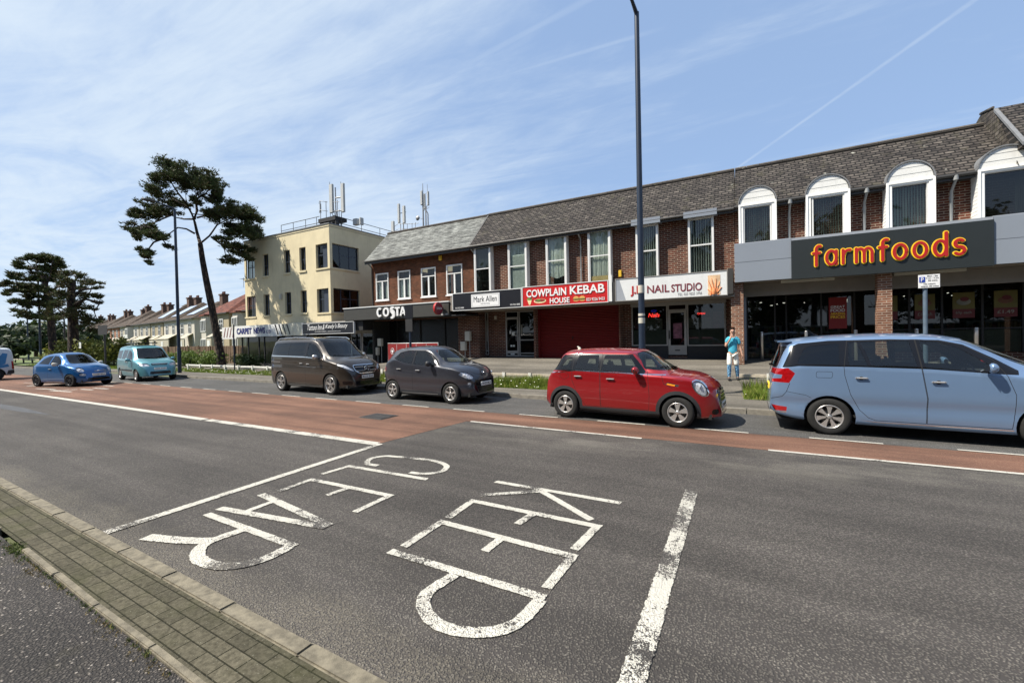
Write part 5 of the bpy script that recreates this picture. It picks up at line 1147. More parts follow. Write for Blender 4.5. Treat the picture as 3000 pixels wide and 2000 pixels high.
class Shell:
    def __init__(s, sp):
        zs = sp.get('zs', 1); s.sp = sp; s.zs = zs
        x0, x1 = sp['top'][0][0], sp['top'][-1][0]
        X = np.linspace(x0, x1, 900); f = {k: pchip(sp[k], X) for k in ('top', 'rail', 'belt', 'bot', 'wbelt', 'wrail', 'wlow')}
        ds = np.sqrt(np.diff(X)**2+(np.diff(f['top'])*.8)**2+(np.diff(f['wbelt'])*.8)**2+(np.diff(f['rail'])*.5)**2); S_ = np.concatenate([[0], np.cumsum(ds)])
        nx = sp.get('nx', 150); xs = np.interp(np.linspace(0, S_[-1], nx), S_, X)
        T, Rl, B, Bo, WB, WR, WL = (pchip(sp[k], xs) for k in ('top', 'rail', 'belt', 'bot', 'wbelt', 'wrail', 'wlow'))
        ptop = sp.get('ptop', 2.6); bul = sp.get('bulge', .02); zm = sp.get('zmid', .52)
        rows = []
        for i in range(nx):
            t_, rl, be, bo = T[i], min(Rl[i], T[i]-.004), B[i], Bo[i]; be = min(be, rl-.008); bo = min(bo, be-.05)
            wb, wr, wl_ = WB[i], min(WR[i], WB[i]-.004), WL[i]
            r = [(wl_-.10, bo+.03), (wl_-.03, bo+.002)]
            for k in range(17):
                u = k/16; z = bo+.01+(be-bo-.01)*u; h = (z-bo)/(be-bo)
                # low side: tucks in at the sill, fullest at zm, gently in to the belt
                y = wl_+(wb-wl_)*min(1, (h/zm))**.55 if h < zm else wb
                y += bul*math.sin(math.pi*min(1, h))**1.0
                cr = sp.get('crease')
                if cr: y += cr[1]*math.exp(-((z-cr[0])/cr[2])**2)
                r.append((y, z))
            ux = sp.get('upper_bulge', .012)
            for k in range(1, 12):
                u = k/11; r.append((wb+(wr-wb)*u+ux*math.sin(math.pi*u), be+(rl-be)*u))
            for k in range(1, 17):
                q = (k/16)**1.45; r.append((wr*(1-q), rl+(t_-rl)*(1-(1-q)**ptop)))
            rows.append([(xs[i], y, z*zs) for y, z in r])
        n = len(rows[0]); V = []; Fc = []; 
        for r in rows:
            V += [(p[0], -p[1], p[2]) for p in r]+[(p[0], p[1], p[2]) for p in r[-2::-1]]
        w = 2*n-1
        for i in range(nx-1):
            for j in range(w-1): Fc.append((i*w+j, (i+1)*w+j, (i+1)*w+j+1, i*w+j+1))
        # end caps as strips
        for i in (0, nx-1):
            for j in range(n-1):
                a, b_, c, d = i*w+j, i*w+j+1, i*w+w-2-j, i*w+w-1-j
                if c <= b_: break
                Fc.append((a, b_, c, d) if i == 0 else (d, c, b_, a))
        s.me = bpy.data.meshes.new('shell'); s.me.from_pydata(V, [], Fc)
        s.bm = bmesh.new(); s.bm.from_mesh(s.me); bmesh.ops.remove_doubles(s.bm, verts=s.bm.verts[:], dist=.0004); bmesh.ops.recalc_face_normals(s.bm, faces=s.bm.faces[:])
        s.bm.normal_update()
        v0 = max(s.bm.faces, key=lambda f: f.calc_center_median().z)
        if v0.normal.z < 0: bmesh.ops.reverse_faces(s.bm, faces=s.bm.faces[:])
        s.bm.normal_update(); s.bm.faces.ensure_lookup_table()
        s.obm = s.bm.copy(); s.obm.faces.ensure_lookup_table(); s.bvh = BVHTree.FromBMesh(s.obm); s.mats = []
    def slot(s, m):
        if m not in s.mats: s.mats.append(m)
        return s.mats.index(m)
    def cut(s, view, poly, lim=None, th=.05):
        """cut the skin along a polygon seen from one side; returns the faces inside it"""
        U, Vv, Nn = (Vector(k) for k in VIEW[view]); bm = s.bm; zs = s.zs
        poly = [(p[0], p[1]*zs) if view != 'top' else p for p in poly]
        us = [p[0] for p in poly]; vs = [p[1] for p in poly]; e = .005; b0, b1, b2, b3 = min(us)-e, max(us)+e, min(vs)-e, max(vs)+e
        cand = []
        for f in bm.faces:
            if f.normal.dot(Nn) < th: continue
            pu = [v.co.dot(U) for v in f.verts]; pv = [v.co.dot(Vv) for v in f.verts]
            if max(pu) < b0 or min(pu) > b1 or max(pv) < b2 or min(pv) > b3: continue
            if lim and not lim(f.calc_center_median()): continue
            cand.append(f)
        n = len(poly)
        for i in range(n):
            a, c = Vector(poly[i]), Vector(poly[(i+1) % n]); d = c-a; L = d.length
            if L < 1e-5: continue
            d /= L; A3 = U*a.x+Vv*a.y; D3 = U*d.x+Vv*d.y; pn = D3.cross(Nn)
            sel = []
            for f in cand:
                if not f.is_valid: continue
                q = [Vector((v.co.dot(U), v.co.dot(Vv)))-a for v in f.verts]; al = [k.dot(d) for k in q]
                if max(al) < -1e-4 or min(al) > L+1e-4: continue
                pr = [k.x*d.y-k.y*d.x for k in q]
                if max(pr) < 1e-5 or min(pr) > -1e-5: continue
                sel.append(f)
            if not sel: continue
            ge = set(sel)
            for f in sel: ge.update(f.edges); ge.update(f.verts)
            r = bmesh.ops.bisect_plane(bm, geom=list(ge), dist=1e-6, plane_co=A3, plane_no=pn)
            cs = set(f for f in cand if f.is_valid); cs.update(g for g in r['geom'] if isinstance(g, bmesh.types.BMFace)); cand = list(cs)
        bm.normal_update()
        return [f for f in cand if f.is_valid and inside(poly, f.calc_center_median().dot(U), f.calc_center_median().dot(Vv)) and f.normal.dot(Nn) > th*.5]
    def paint(s, view, poly, m, lim=None, th=.05):
        k = s.slot(m)
        for f in s.cut(view, poly, lim, th): f.material_index = k
    def line(s, view, pts, w=.010, m=None, lim=None, closed=False):
        m = m or M['gap']; P = list(pts)+([pts[0]] if closed else [])
        for a, c in zip(P[:-1], P[1:]):
            d = Vector((c[0]-a[0], c[1]-a[1]));
            if d.length < 1e-4: continue
            d.normalize(); n_ = Vector((-d.y, d.x))*w/2; e = d*w*.3
            s.paint(view, [(a[0]+n_.x-e.x, a[1]+n_.y-e.y), (c[0]+n_.x+e.x, c[1]+n_.y+e.y), (c[0]-n_.x+e.x, c[1]-n_.y+e.y), (a[0]-n_.x-e.x, a[1]-n_.y-e.y)], m, lim)
    def take(s, faces, name, parent, mats=None, push=0., inner=None):
        """lift faces off the shell into a mesh of their own"""
        faces = list(faces)
        if not faces: return None
        vm = {}; nb = bmesh.new()
        for f in faces:
            vs = []
            for v in f.verts:
                if v not in vm: vm[v] = nb.verts.new(v.co)
                vs.append(vm[v])
            nf = nb.faces.new(vs); nf.material_index = f.material_index if mats is None else 0; nf.smooth = True
        bmesh.ops.delete(s.bm, geom=faces, context='FACES')
        return s.finish(nb, name, parent, mats or s.mats, push)
    def finish(s, bm, name, parent, mats, push=0.):
        me = bpy.data.meshes.new(name); bm.verts.index_update(); nrm = []
        from mathutils.interpolate import poly_3d_calc
        for v in bm.verts:
            loc, no, idx, d = s.bvh.find_nearest(v.co)
            f = s.obm.faces[idx]; ps = [q.co for q in f.verts]
            try: w = poly_3d_calc(ps, loc); n_ = sum((q.normal*k for q, k in zip(f.verts, w)), Vector()); n_.normalize()
            except Exception: n_ = no
            nrm.append(tuple(n_))
        if push:
            for v, n_ in zip(bm.verts, nrm): v.co += Vector(n_)*push
        bm.to_mesh(me); bm.free()
        for m in mats: me.materials.append(m)
        me.polygons.foreach_set('use_smooth', [True]*len(me.polygons)); me.normals_split_custom_set_from_vertices(nrm)
        o = bpy.data.objects.new(name, me); put(o, parent); return o
    def hit(s, view, u, v):
        U, Vv, Nn = (Vector(k) for k in VIEW[view]); zs = s.zs if view != 'top' else 1
        r = s.bvh.ray_cast(U*u+Vv*v*zs+Nn*5, -Nn)
        return (r[0], r[1]) if r[0] else (None, None)

def spokes(b, kind, n, Rr, y, rh=.055):
    """wheel face in the x-z plane, outer side at -y"""
    def P(r, t, a): return (r*math.cos(a)-t*math.sin(a), r*math.sin(a)+t*math.cos(a))
    def bar(a, pts, y0, y1, mi=0):
        q = [P(r, t, a) for r, t in pts]; m = len(q); vs = [(p[0], y0, p[1]) for p in q]+[(p[0], y1, p[1]) for p in q]
        b.add(vs, [tuple(range(m))]+[tuple(range(m, 2*m))[::-1]]+[(i, (i+1) % m, m+(i+1) % m, m+i) for i in range(m)], mi)
    for k in range(n):
        a = 2*math.pi*k/n+math.pi/2
        if kind == 'fat': bar(a, [(.03, -.022), (Rr*.62, -.042), (Rr*.93, -.060), (Rr*.99, -.03), (Rr*.99, .03), (Rr*.93, .060), (Rr*.62, .042), (.03, .022)], y-.012, y+.02)
        if kind == 'star': bar(a, [(.03, -.03), (Rr*.5, -.022), (Rr*.97, -.040), (Rr*.97, .040), (Rr*.5, .022), (.03, .03)], y-.012, y+.02); bar(a+math.pi/n, [(Rr*.80, -.01), (Rr*.98, -.05), (Rr*.98, .05), (Rr*.8, .01)], y, y+.02)
        if kind == 'twin':
            for s_ in (-1, 1): bar(a+s_*.10, [(.03, -.010), (Rr*.98, -.013+s_*.012), (Rr*.98, .013+s_*.012), (.03, .010)], y-.012, y+.02)
        if kind == 'petal': bar(a, [(.05, -.016), (Rr*.55, -.030), (Rr*.97, -.056), (Rr*.99, 0), (Rr*.97, .046), (Rr*.55, .022), (.05, .016)], y-.010, y+.018)
        if kind == 'thin': bar(a, [(.03, -.014), (Rr*.97, -.018), (Rr*.97, .018), (.03, .014)], y-.008, y+.018)
    b.lathe([(0, y-.02), (rh*.55, y-.02), (rh*.75, y-.012), (rh, y+.0), (rh, y+.03)], 'y', (0, 0, 0), 20)
    for k in range(5):
        a = 2*math.pi*(k+.5)/5+math.pi/2; b.lathe([(0, y-.018), (.010, y-.018), (.012, y)], 'y', (math.cos(a)*rh*.8, 0, math.sin(a)*rh*.8), 6, 1)
def wheel(parent, x, side, W_, r, rimr, tw, kind, n, mr, toe=0):
    """side -1: right hand side (-y)"""
    b = MB(); k = rimr; h = tw/2
    b.lathe([(k-.012, -h+.02), (k+.004, -h+.004), (k+.02, -h-.002), (r-.045, -h-.006), (r-.022, -h+.006), (r-.006, -h+.022), (r, -h+.045), (r+.001, 0), (r, h-.045), (r-.006, h-.022), (r-.03, h), (k, h), (k-.012, h-.02)], 'y', (0, 0, 0), 48)
    o = b.build('wheel', M['tyre'], parent); o.location = (x, side*(W_/2-h-.012), r)
    if side > 0: o.rotation_euler = (0, 0, math.pi+toe)
    else: o.rotation_euler = (0, 0, toe)
    b = MB(); b.lathe([(k, -h+.006), (k-.006, -h-.001), (k-.018, -h+.002), (k-.022, -h+.02), (k-.035, -h+.06), (k-.035, h-.03), (0, h-.03)], 'y', (0, 0, 0), 40)
    spokes(b, kind, n, k-.014, -h+.022); rm = b.build('rim', [mr, M['gap']], o)
    b = MB(); b.lathe([(0, -h+.09), (k*.62, -h+.09), (k*.62, -h+.1)], 'y', (0, 0, 0), 24); b.build('brake_disc', M['brake'], o)
    return o
def add_seat(b, x, y, z, w=.5, zs=1):
    b.bbox(x-.25, x+.27, y-w/2, y+w/2, z, z+.16, .05)
    T0 = b.T; b.T = Matrix.Translation((x-.24, y, z+.12)) @ Matrix.Rotation(R(-16), 4, 'Y'); b.bbox(-.06, .06, -w/2+.02, w/2-.02, 0, .56*zs, .05); b.bbox(-.05, .05, -.13, .13, .60*zs, .78*zs, .045)
    for s in (-.05, .05): b.tube([(0, s, .54*zs), (0, s, .62*zs)], .008, 5)
    b.T = T0
def car(name, sp, loc, rz, label, group, col_m):
    W_, wb, zs = sp['W'], sp['wb'], sp.get('zs', 1); r = sp['r']
    root = empty(name, loc, rz, label, 'van' if sp.get('van') else 'car', group)
    s = Shell(sp); s.slot(col_m)
    fx, rx = wb/2, -wb/2; ar = sp['ar']
    # wheel arches
    for cx, aa in ((fx, ar), (rx, sp.get('arr', ar))):
        for v in ('right', 'left'):
            def circ(q, dz=0): return [(cx+q*math.cos(2*math.pi*k/30), (r+dz+q*math.sin(2*math.pi*k/30))/zs) for k in range(30)]
            if sp.get('clad'): s.paint(v, circ(aa+sp['clad']), M['cladding'], th=.0)
            fs = s.cut(v, circ(aa), th=.0); bmesh.ops.delete(s.bm, geom=fs, context='FACES')
    if sp.get('sillclad'):
        z0, z1 = sp['sillclad']
        for v in ('right', 'left'): s.paint(v, [(rx, z0), (fx, z0), (fx, z1), (rx, z1)], M['cladding'], th=-.5)
    for f in sp.get('features', ()):
        view, poly, act = f[0], f[1], f[2]; opt = f[3] if len(f) > 3 else {}
        views = ('right', 'left') if view == 'side' else (view,); polys = [poly]
        if opt.get('mirror'): polys.append([(-p[0], p[1]) for p in poly[::-1]])
        lim = opt.get('lim'); rd = opt.get('round')
        for v in views:
            for pl in polys:
                if rd and act != 'line': pl = rounded(pl, rd)
                if act == 'paint': s.paint(v, pl, M[opt['m']], lim, opt.get('th', .05))
                elif act == 'line': s.line(v, rounded(pl, rd) if rd and opt.get('closed') else pl, opt.get('w', .010), M[opt.get('m', 'gap')], lim, opt.get('closed', False))
                elif act == 'window': s.take(s.cut(v, pl, lim), opt.get('name', 'window'), root, [M[opt.get('m', 'car_glass')]], -.004)
                elif act == 'part': s.take(s.cut(v, pl, lim), opt['name'], root, None)
                elif act == 'lamp':
                    fs = s.cut(v, pl, lim, opt.get('th', .02)); inner = bmesh.new(); vm = {}
                    cen = Vector()
                    for q in fs: cen += q.calc_center_median()
                    if not fs: continue
                    cen /= len(fs); no = Vector()
                    for q in fs: no += q.normal
                    no.normalize()
                    for q in fs:
                        vs = []
                        for vv in q.verts:
                            if vv not in vm: vm[vv] = inner.verts.new(cen+(vv.co-cen)*.97-no*.035)
                            vs.append(vm[vv])
                        inner.faces.new(vs).smooth = True
                    lens = s.take(fs, opt['name'], root, [M[opt.get('m', 'lamp_glass')]], 0)
                    if opt.get('m', 'lamp_glass') == 'lamp_glass':
                        me = bpy.data.meshes.new('reflector'); inner.to_mesh(me); me.materials.append(M['lamp_inner']); put(bpy.data.objects.new('reflector', me), lens)
                        b = MB()
                        for (dy, dz, rr) in opt.get('bulbs', ((0, 0, .05),)):
                            c = cen-no*.03; sgn = 1 if cen.y > 0 else -1
                            b.lathe([(rr, 0), (rr*.95, .012), (rr*.8, .022), (rr*.4, .03), (0, .032)], 'x', (c.x-abs(dy)*.25, c.y+sgn*dy, c.z+dz), 18, 0)
                        b.build('bulb', M['lamp_bulb'], lens)
                    inner.free()
    # doors are parts of their own
    for v in ('right', 'left'):
        for pl in sp.get('doors', ()): s.line(v, pl, .008, closed=True)
        for pl in sp.get('doors', ()): s.take(s.cut(v, pl, lambda c: abs(c.y) > W_*.28), 'door', root, None)
    body = s.finish(s.bm.copy(), 'body', root, s.mats)
    # arch liners, underbody
    hw = W_/2
    for cx in (fx, rx):
        for sd in (-1, 1):
            a_ = (ar if cx > 0 else sp.get('arr', ar))+.012; n = 16; pts = [(cx+a_*math.cos(math.pi*k/n), r+a_*math.sin(math.pi*k/n)) for k in range(n+1)]
            vs = [(p[0], sd*(hw-.045), p[1]) for p in pts]+[(p[0], sd*(hw-.34), p[1]) for p in pts]
            b = MB(); b.add(vs, [(i, i+1, n+2+i, n+1+i) for i in range(n)]+[tuple(range(n+1, 2*n+2))]); b.build('wheel_arch_liner', M['under'], body, fix=False)
    bz = sp.get('floor', .24)
    b = MB(); xr, xf = sp['top'][0][0]+.12, sp['top'][-1][0]-.15
    b.box(xr, rx-ar-.02, -hw+.18, hw-.18, bz, bz+.1); b.box(rx-ar-.02, rx+ar+.02, -hw+.36, hw-.36, bz, bz+.1); b.box(rx+ar+.02, fx-ar-.02, -hw+.09, hw-.09, bz-.03, bz+.1); b.box(fx-ar-.02, fx+ar+.02, -hw+.36, hw-.36, bz, bz+.1); b.box(fx+ar+.02, xf, -hw+.2, hw-.2, bz, bz+.1)
    b.box(fx-ar-.05, fx-ar-.03, -hw+.1, hw-.1, bz, sp.get('dashz', .85)*zs-.1); b.box(xr+.1, fx-ar, -hw+.12, hw-.12, bz+.1, bz+.14)
    b.build('underbody', M['under'], body)
    # interior
    b = MB(); sx = sp.get('seatx', .05); sz = sp.get('seatz', .38)*zs
    for y in (-.36, .36): add_seat(b, sx, y, sz, .48, zs*sp.get('sk', 1))
    for xx in sp.get('rear_seats', (sx-.85,)):
        for y in (-.38, .02, .42): add_seat(b, xx, y-.02, sz+.02, .42, zs*sp.get('sk', 1))
    b.build('seat', M['seat'], root)
    dz = sp.get('dashz', .85)*zs; dx = sp.get('dashx', .75)
    b = MB(); b.bbox(dx, dx+.45, -hw+.16, hw-.16, dz-.35, dz, .06); b.build('dashboard', M['dash'], root)
    b = MB(); b.T = Matrix.Translation((dx-.12, -.36, dz-.02)) @ Matrix.Rotation(R(-25), 4, 'Y'); b.tube([(0, .18*math.cos(k*.314), .18*math.sin(k*.314)) for k in range(21)], .014, 6); b.tube([(0, -.17, 0), (0, .17, 0)], .02, 5); b.tube([(0, 0, -.17), (0, 0, 0)], .02, 5); b.lathe([(0, 0), (.06, .0), (.06, .03)], 'x', (0, 0, 0), 12); b.T = None; b.build('steering_wheel', M['trim_black'], root)
    # wheels
    for cx in (fx, rx):
        for sd in (-1, 1): wheel(root, cx, sd, W_-.02, r, sp['rim'], sp.get('tw', .205), sp['spoke'][0], sp['spoke'][1], M[sp['spoke'][2]], sp.get('toe', 0) if cx > 0 else 0)
    # handles and mirrors
    for (hx, hz) in sp.get('handles', ()):
        for v, sg in (('right', -1), ('left', 1)):
            p, n_ = s.hit(v, hx, hz)
            if p is None: continue
            b = MB(); b.lathe([(0, 0), (.035, .002), (.04, .004)], 'y', (p.x, p.y+sg*.003, p.z-.01), 14, 1); b.T = Matrix.Translation(p); b.bbox(-.095, .095, sg*.012 if sg > 0 else -.042, .042 if sg > 0 else -.012, -.014, .016, .012); b.box(-.085, -.07, min(0, sg*.03), max(0, sg*.03), -.01, .01); b.box(.07, .085, min(0, sg*.03), max(0, sg*.03), -.01, .01); b.T = None
            b.build('door_handle', [M['handle_silver'], M['gap']], root)
    if sp.get('mirror'):
        mx, mz, ml = sp['mirror'][:3]
        for v, sg in (('right', -1), ('left', 1)):
            p, n_ = s.hit(v, mx, mz-.02)
            if p is None: continue
            b = MB(); L_ = .19; y0 = sg*(abs(p.y)+.05); z = mz*zs
            # rounded housing: stacked ellipses, fatter outside
            prof = [(0, .035, .05), (.25, .06, .075), (.6, .07, .085), (.9, .055, .07), (1.0, .02, .03)]
            vs = []; m_ = 14
            for t, a, c in prof:
                for k in range(m_): q = 2*math.pi*k/m_; vs.append((mx+a*math.cos(q)*(1.15 if math.cos(q) > 0 else .7)-.02*t, y0+sg*L_*t, z+c*math.sin(q)+.01*t))
            fs = [(i*m_+k, i*m_+(k+1) % m_, (i+1)*m_+(k+1) % m_, (i+1)*m_+k) for i in range(4) for k in range(m_)]
            b.add(vs, fs, 0, True); b.add(vs[:m_], [tuple(range(m_))]); b.add(vs[-m_:], [tuple(range(m_))])
            o = b.build('wing_mirror', [M[ml] if ml in M else col_m], root)
            b = MB(); b.tube([(mx+.02, p.y-sg*.02, z-.06), (mx, y0+sg*.05, z-.035)], [.03, .022], 6); b.build('mirror_arm', M['trim_black'], o)
            b = MB(); b.box(mx-.072, mx-.066, min(y0+sg*.03, y0+sg*.17), max(y0+sg*.03, y0+sg*.17), z-.05, z+.06); b.build('mirror_glass', M['chrome'], o)
    return root, s
def plate(root, s, view, z, txt, m='plate_white', y=0., off=.012, tilt=0):
    p, n_ = s.hit(view, y, z)
    if p is None: return
    sg = 1 if view == 'front' else -1; xs = [q[0].x for q in (s.hit(view, y+a, z+c) for a in (-.22, 0, .22) for c in (-.04, .04)) if q[0]]
    x = max(xs, key=lambda k: k*sg)+sg*off; zz = z*s.zs
    b = MB(); b.bbox(min(x-sg*.04, x), max(x-sg*.04, x), y-.26, y+.26, zz-.058, zz+.058, .004); o = b.build('number_plate', M[m], root)
    t = text_obj(txt, -.235, .235, -.036, .036, 0, M['black_matt'], o, .003, .012, 'registration'); t.location = (x+sg*.0015, y, zz); t.rotation_euler = (0, 0, R(90)*sg)
    return o
def wipers(root, s, pts):
    b = MB()
    for a, c in pts:
        P = []
        for k in range(6):
            t = k/5; u, v = a[0]+(c[0]-a[0])*t, a[1]+(c[1]-a[1])*t; p, n_ = s.hit('front', u, v)
            if p is not None: P.append(tuple(p+n_*.015))
        if len(P) > 1: b.tube(P, .009, 5)
    if b.v: b.build('wiper', M['trim_black'], root)
paint('paint_red', (.27, .006, .009), .35, .30); paint('paint_grey', (.022, .024, .033), .25, .38); paint('paint_brown', (.026, .019, .012), .25, .38)
paint('paint_iceblue', (.165, .255, .40), .45, .33); paint('paint_blue', (.003, .085, .26), .45, .30); paint('paint_teal', (.10, .28, .32), .35, .36); paint('paint_van', (.48, .52, .55), .0, .4)
def F(*a): return a
def cb(*p): return [(q[0], q[1]) for q in p]
# ---------------- red hatchback
HLI = [(1.725+.165*math.cos(k*.4488)*math.cos(-.75)-.085*math.sin(k*.4488)*math.sin(-.75), .735+.165*math.cos(k*.4488)*math.sin(-.75)+.085*math.sin(k*.4488)*math.cos(-.75)) for k in range(14)]
HLO = [(1.725+(p[0]-1.725)*1.10, .735+(p[1]-.735)*1.10) for p in HLI]
mini = dict(W=1.73, wb=2.58, zs=1.15, r=.325, rim=.205, ar=.375, tw=.195, clad=.075, sillclad=(.10, .275), floor=.20, bulge=.012, zmid=.45, spoke=('fat', 5, 'rim_silver'), ptop=2.8,
 top=[(-1.90, .36), (-1.905, .55), (-1.875, .76), (-1.80, .92), (-1.70, 1.02), (-1.58, 1.18), (-1.47, 1.33), (-1.38, 1.395), (-1.1, 1.425), (-.5, 1.44), (.1, 1.43), (.42, 1.395), (.56, 1.345), (.85, 1.16), (1.08, 1.02), (1.16, .995), (1.5, .96), (1.75, .895), (1.92, .80), (2.02, .68), (2.06, .52), (2.07, .38)],
 rail=[(-1.90, .33), (-1.87, .66), (-1.78, .86), (-1.66, .98), (-1.54, 1.13), (-1.42, 1.29), (-1.34, 1.335), (-1.0, 1.36), (.2, 1.355), (.34, 1.325), (.46, 1.20), (.62, 1.0), (1.0, .955), (1.45, .925), (1.72, .85), (1.90, .73), (2.02, .55), (2.07, .35)],
 belt=[(-1.90, .31), (-1.78, .78), (-1.6, .96), (-1.3, .985), (-.4, .97), (.6, .945), (1.0, .93), (1.45, .89), (1.72, .80), (1.9, .66), (2.02, .48), (2.07, .32)],
 bot=[(-1.905, .26), (-1.6, .20), (0, .175), (1.6, .19), (2.07, .21)],
 wbelt=[(-1.905, .58), (-1.86, .70), (-1.7, .79), (-1.4, .84), (0, .855), (1.2, .85), (1.55, .81), (1.8, .72), (1.96, .60), (2.05, .48), (2.07, .42)],
 wrail=[(-1.905, .5), (-1.7, .62), (-1.45, .635), (-1.2, .635), (.3, .62), (.45, .645), (.64, .72), (1.1, .77), (1.5, .72), (1.8, .60), (2.0, .46), (2.07, .36)],
 wlow=[(-1.905, .56), (-1.7, .74), (-1.3, .80), (0, .80), (1.3, .81), (1.7, .74), (1.95, .60), (2.07, .45)],
 features=[
  F('side', [(-1.66, .985), (-1.42, 1.265), (-1.36, 1.31), (-1.0, 1.335), (.31, 1.325), (.44, 1.20), (.62, .99), (.60, .965), (0, .985)], 'paint', dict(m='trim_black')),
  F('side', [(-1.40, 1.045), (-1.24, 1.25), (-1.13, 1.265), (-1.16, 1.03)], 'window', dict(round=.03)),
  F('side', [(-1.04, 1.035), (-.97, 1.30), (-.47, 1.31), (-.44, 1.01)], 'window', dict(round=.03)),
  F('side', [(-.35, 1.01), (-.33, 1.31), (.24, 1.30), (.37, 1.15), (.49, .985)], 'window', dict(round=.04)),
  F('front', [(-.69, 1.03), (-.60, 1.22), (-.55, 1.34), (-.3, 1.375), (.3, 1.375), (.55, 1.34), (.60, 1.22), (.69, 1.03), (0, 1.005)], 'window', dict(name='windscreen', round=.05, lim=lambda c: c.x > .2)),
  F('rear', [(-.50, 1.05), (-.46, 1.28), (.46, 1.28), (.50, 1.05)], 'window', dict(name='rear_window', round=.05, lim=lambda c: c.x < -1.2)),
  F('side', [(-1.80, .935), (-1.0, 1.0), (.72, .965), (1.05, .965), (1.05, .950), (.7, .948), (-1.0, .984), (-1.8, .918)], 'paint', dict(m='chrome')),
  F('side', [(1.06, .79), (1.30, .75), (1.34, .78), (1.10, .83)], 'paint', dict(m='chrome')), F('side', [(1.08, .785), (1.24, .76), (1.26, .785), (1.10, .81)], 'paint', dict(m='lamp_orange')),
  F('side', HLO, 'line', dict(m='chrome', w=.02, closed=True, lim=lambda c: c.x > 1.3)),
  F('side', HLI, 'lamp', dict(name='headlight', th=-.4, lim=lambda c: c.x > 1.3, bulbs=((0, .02, .055),))),
  F('front', [(-.40, .70), (.40, .70), (.47, .58), (.43, .40), (.34, .28), (-.34, .28), (-.43, .40), (-.47, .58)], 'paint', dict(m='trim_black', round=.06, lim=lambda c: c.x > 1.7)),
  F('front', [(-.40, .70), (.40, .70), (.47, .58), (.43, .40), (.34, .28), (-.34, .28), (-.43, .40), (-.47, .58)], 'line', dict(m='chrome', w=.02, round=.06, closed=True, lim=lambda c: c.x > 1.7)),
  F('front', [(-.64, .36), (-.52, .36), (-.52, .26), (-.64, .26)], 'paint', dict(m='trim_black', mirror=True, round=.05, lim=lambda c: c.x > 1.5)),
  F('side', [(-1.90, .60), (-1.80, .60), (-1.79, .86), (-1.86, .86)], 'lamp', dict(name='tail_light', m='lamp_red', round=.04, lim=lambda c: c.x < -1.6)),
  F('side', [(-1.42, .86), (-1.30, .80), (-1.18, .86), (-1.20, .92), (-1.30, .955), (-1.40, .93)], 'line', dict(closed=True, w=.006)),
  F('side', [(.98, .96), (1.02, .80), (1.20, .72)], 'line', dict(w=.008)),
  F('top', [(1.12, -.72), (1.14, 0), (1.12, .72)], 'line', dict(w=.010, lim=lambda c: c.z > .8))],
 doors=[[(-1.08, 1.30), (-1.10, .80), (-.98, .55), (-.82, .36), (-.78, .29), (-.40, .29), (-.40, .98), (-.39, 1.335), (-1.0, 1.335)], [(-.385, .98), (-.385, .29), (.70, .29), (.72, .55), (.69, .95), (.50, 1.2), (.36, 1.335), (-.375, 1.335)]],
 handles=[(-.94, .88), (-.14, .85)], mirror=(.46, 1.03, 'body'), seatx=-.12, seatz=.30, dashx=.48, dashz=.90, rear_seats=(-.85,))
o, s = car('parked_car', mini, (-2.55, 9.48+.865, 0), R(-4), 'shiny dark red five-door hatchback with black wheel-arch trim', 'cars parked along the kerb', M['paint_red'])
b = MB(); 
for z in (.66, .60, .54, .48, .42):
    p, n_ = s.hit('front', 0, z)
    P = [s.hit('front', y, z)[0] for y in (-.36, -.2, 0, .2, .36)]; b.tube([(q.x+.008, q.y, q.z) for q in P if q], .011, 5)
b.build('grille_bar', M['chrome'], o)
plate(o, s, 'front', .40, 'HX66 OFD'); wipers(o, s, [((-.05, 1.02), (-.52, 1.08)), ((.5, 1.02), (.02, 1.06))])
b = MB(); b.lathe([(0, 0), (.03, 0), (.035, .004)], 'z', (1.93, 0, .80*1.15+.02), 12); b.build('bonnet_badge', M['chrome'], o)
b = MB(); b.tube([(-1.25, 0, 1.42*1.15), (-1.32, 0, 1.42*1.15+.05)], [.03, .02], 6); b.lathe([(.045, 0), (.04, .03), (.02, .05), (0, .055)], 'z', (-1.15, -.25, 1.41*1.15-.01), 12); b.build('aerial', M['box_cream'], o)
for v, sg in (('right', -1), ('left', 1)):
    pass
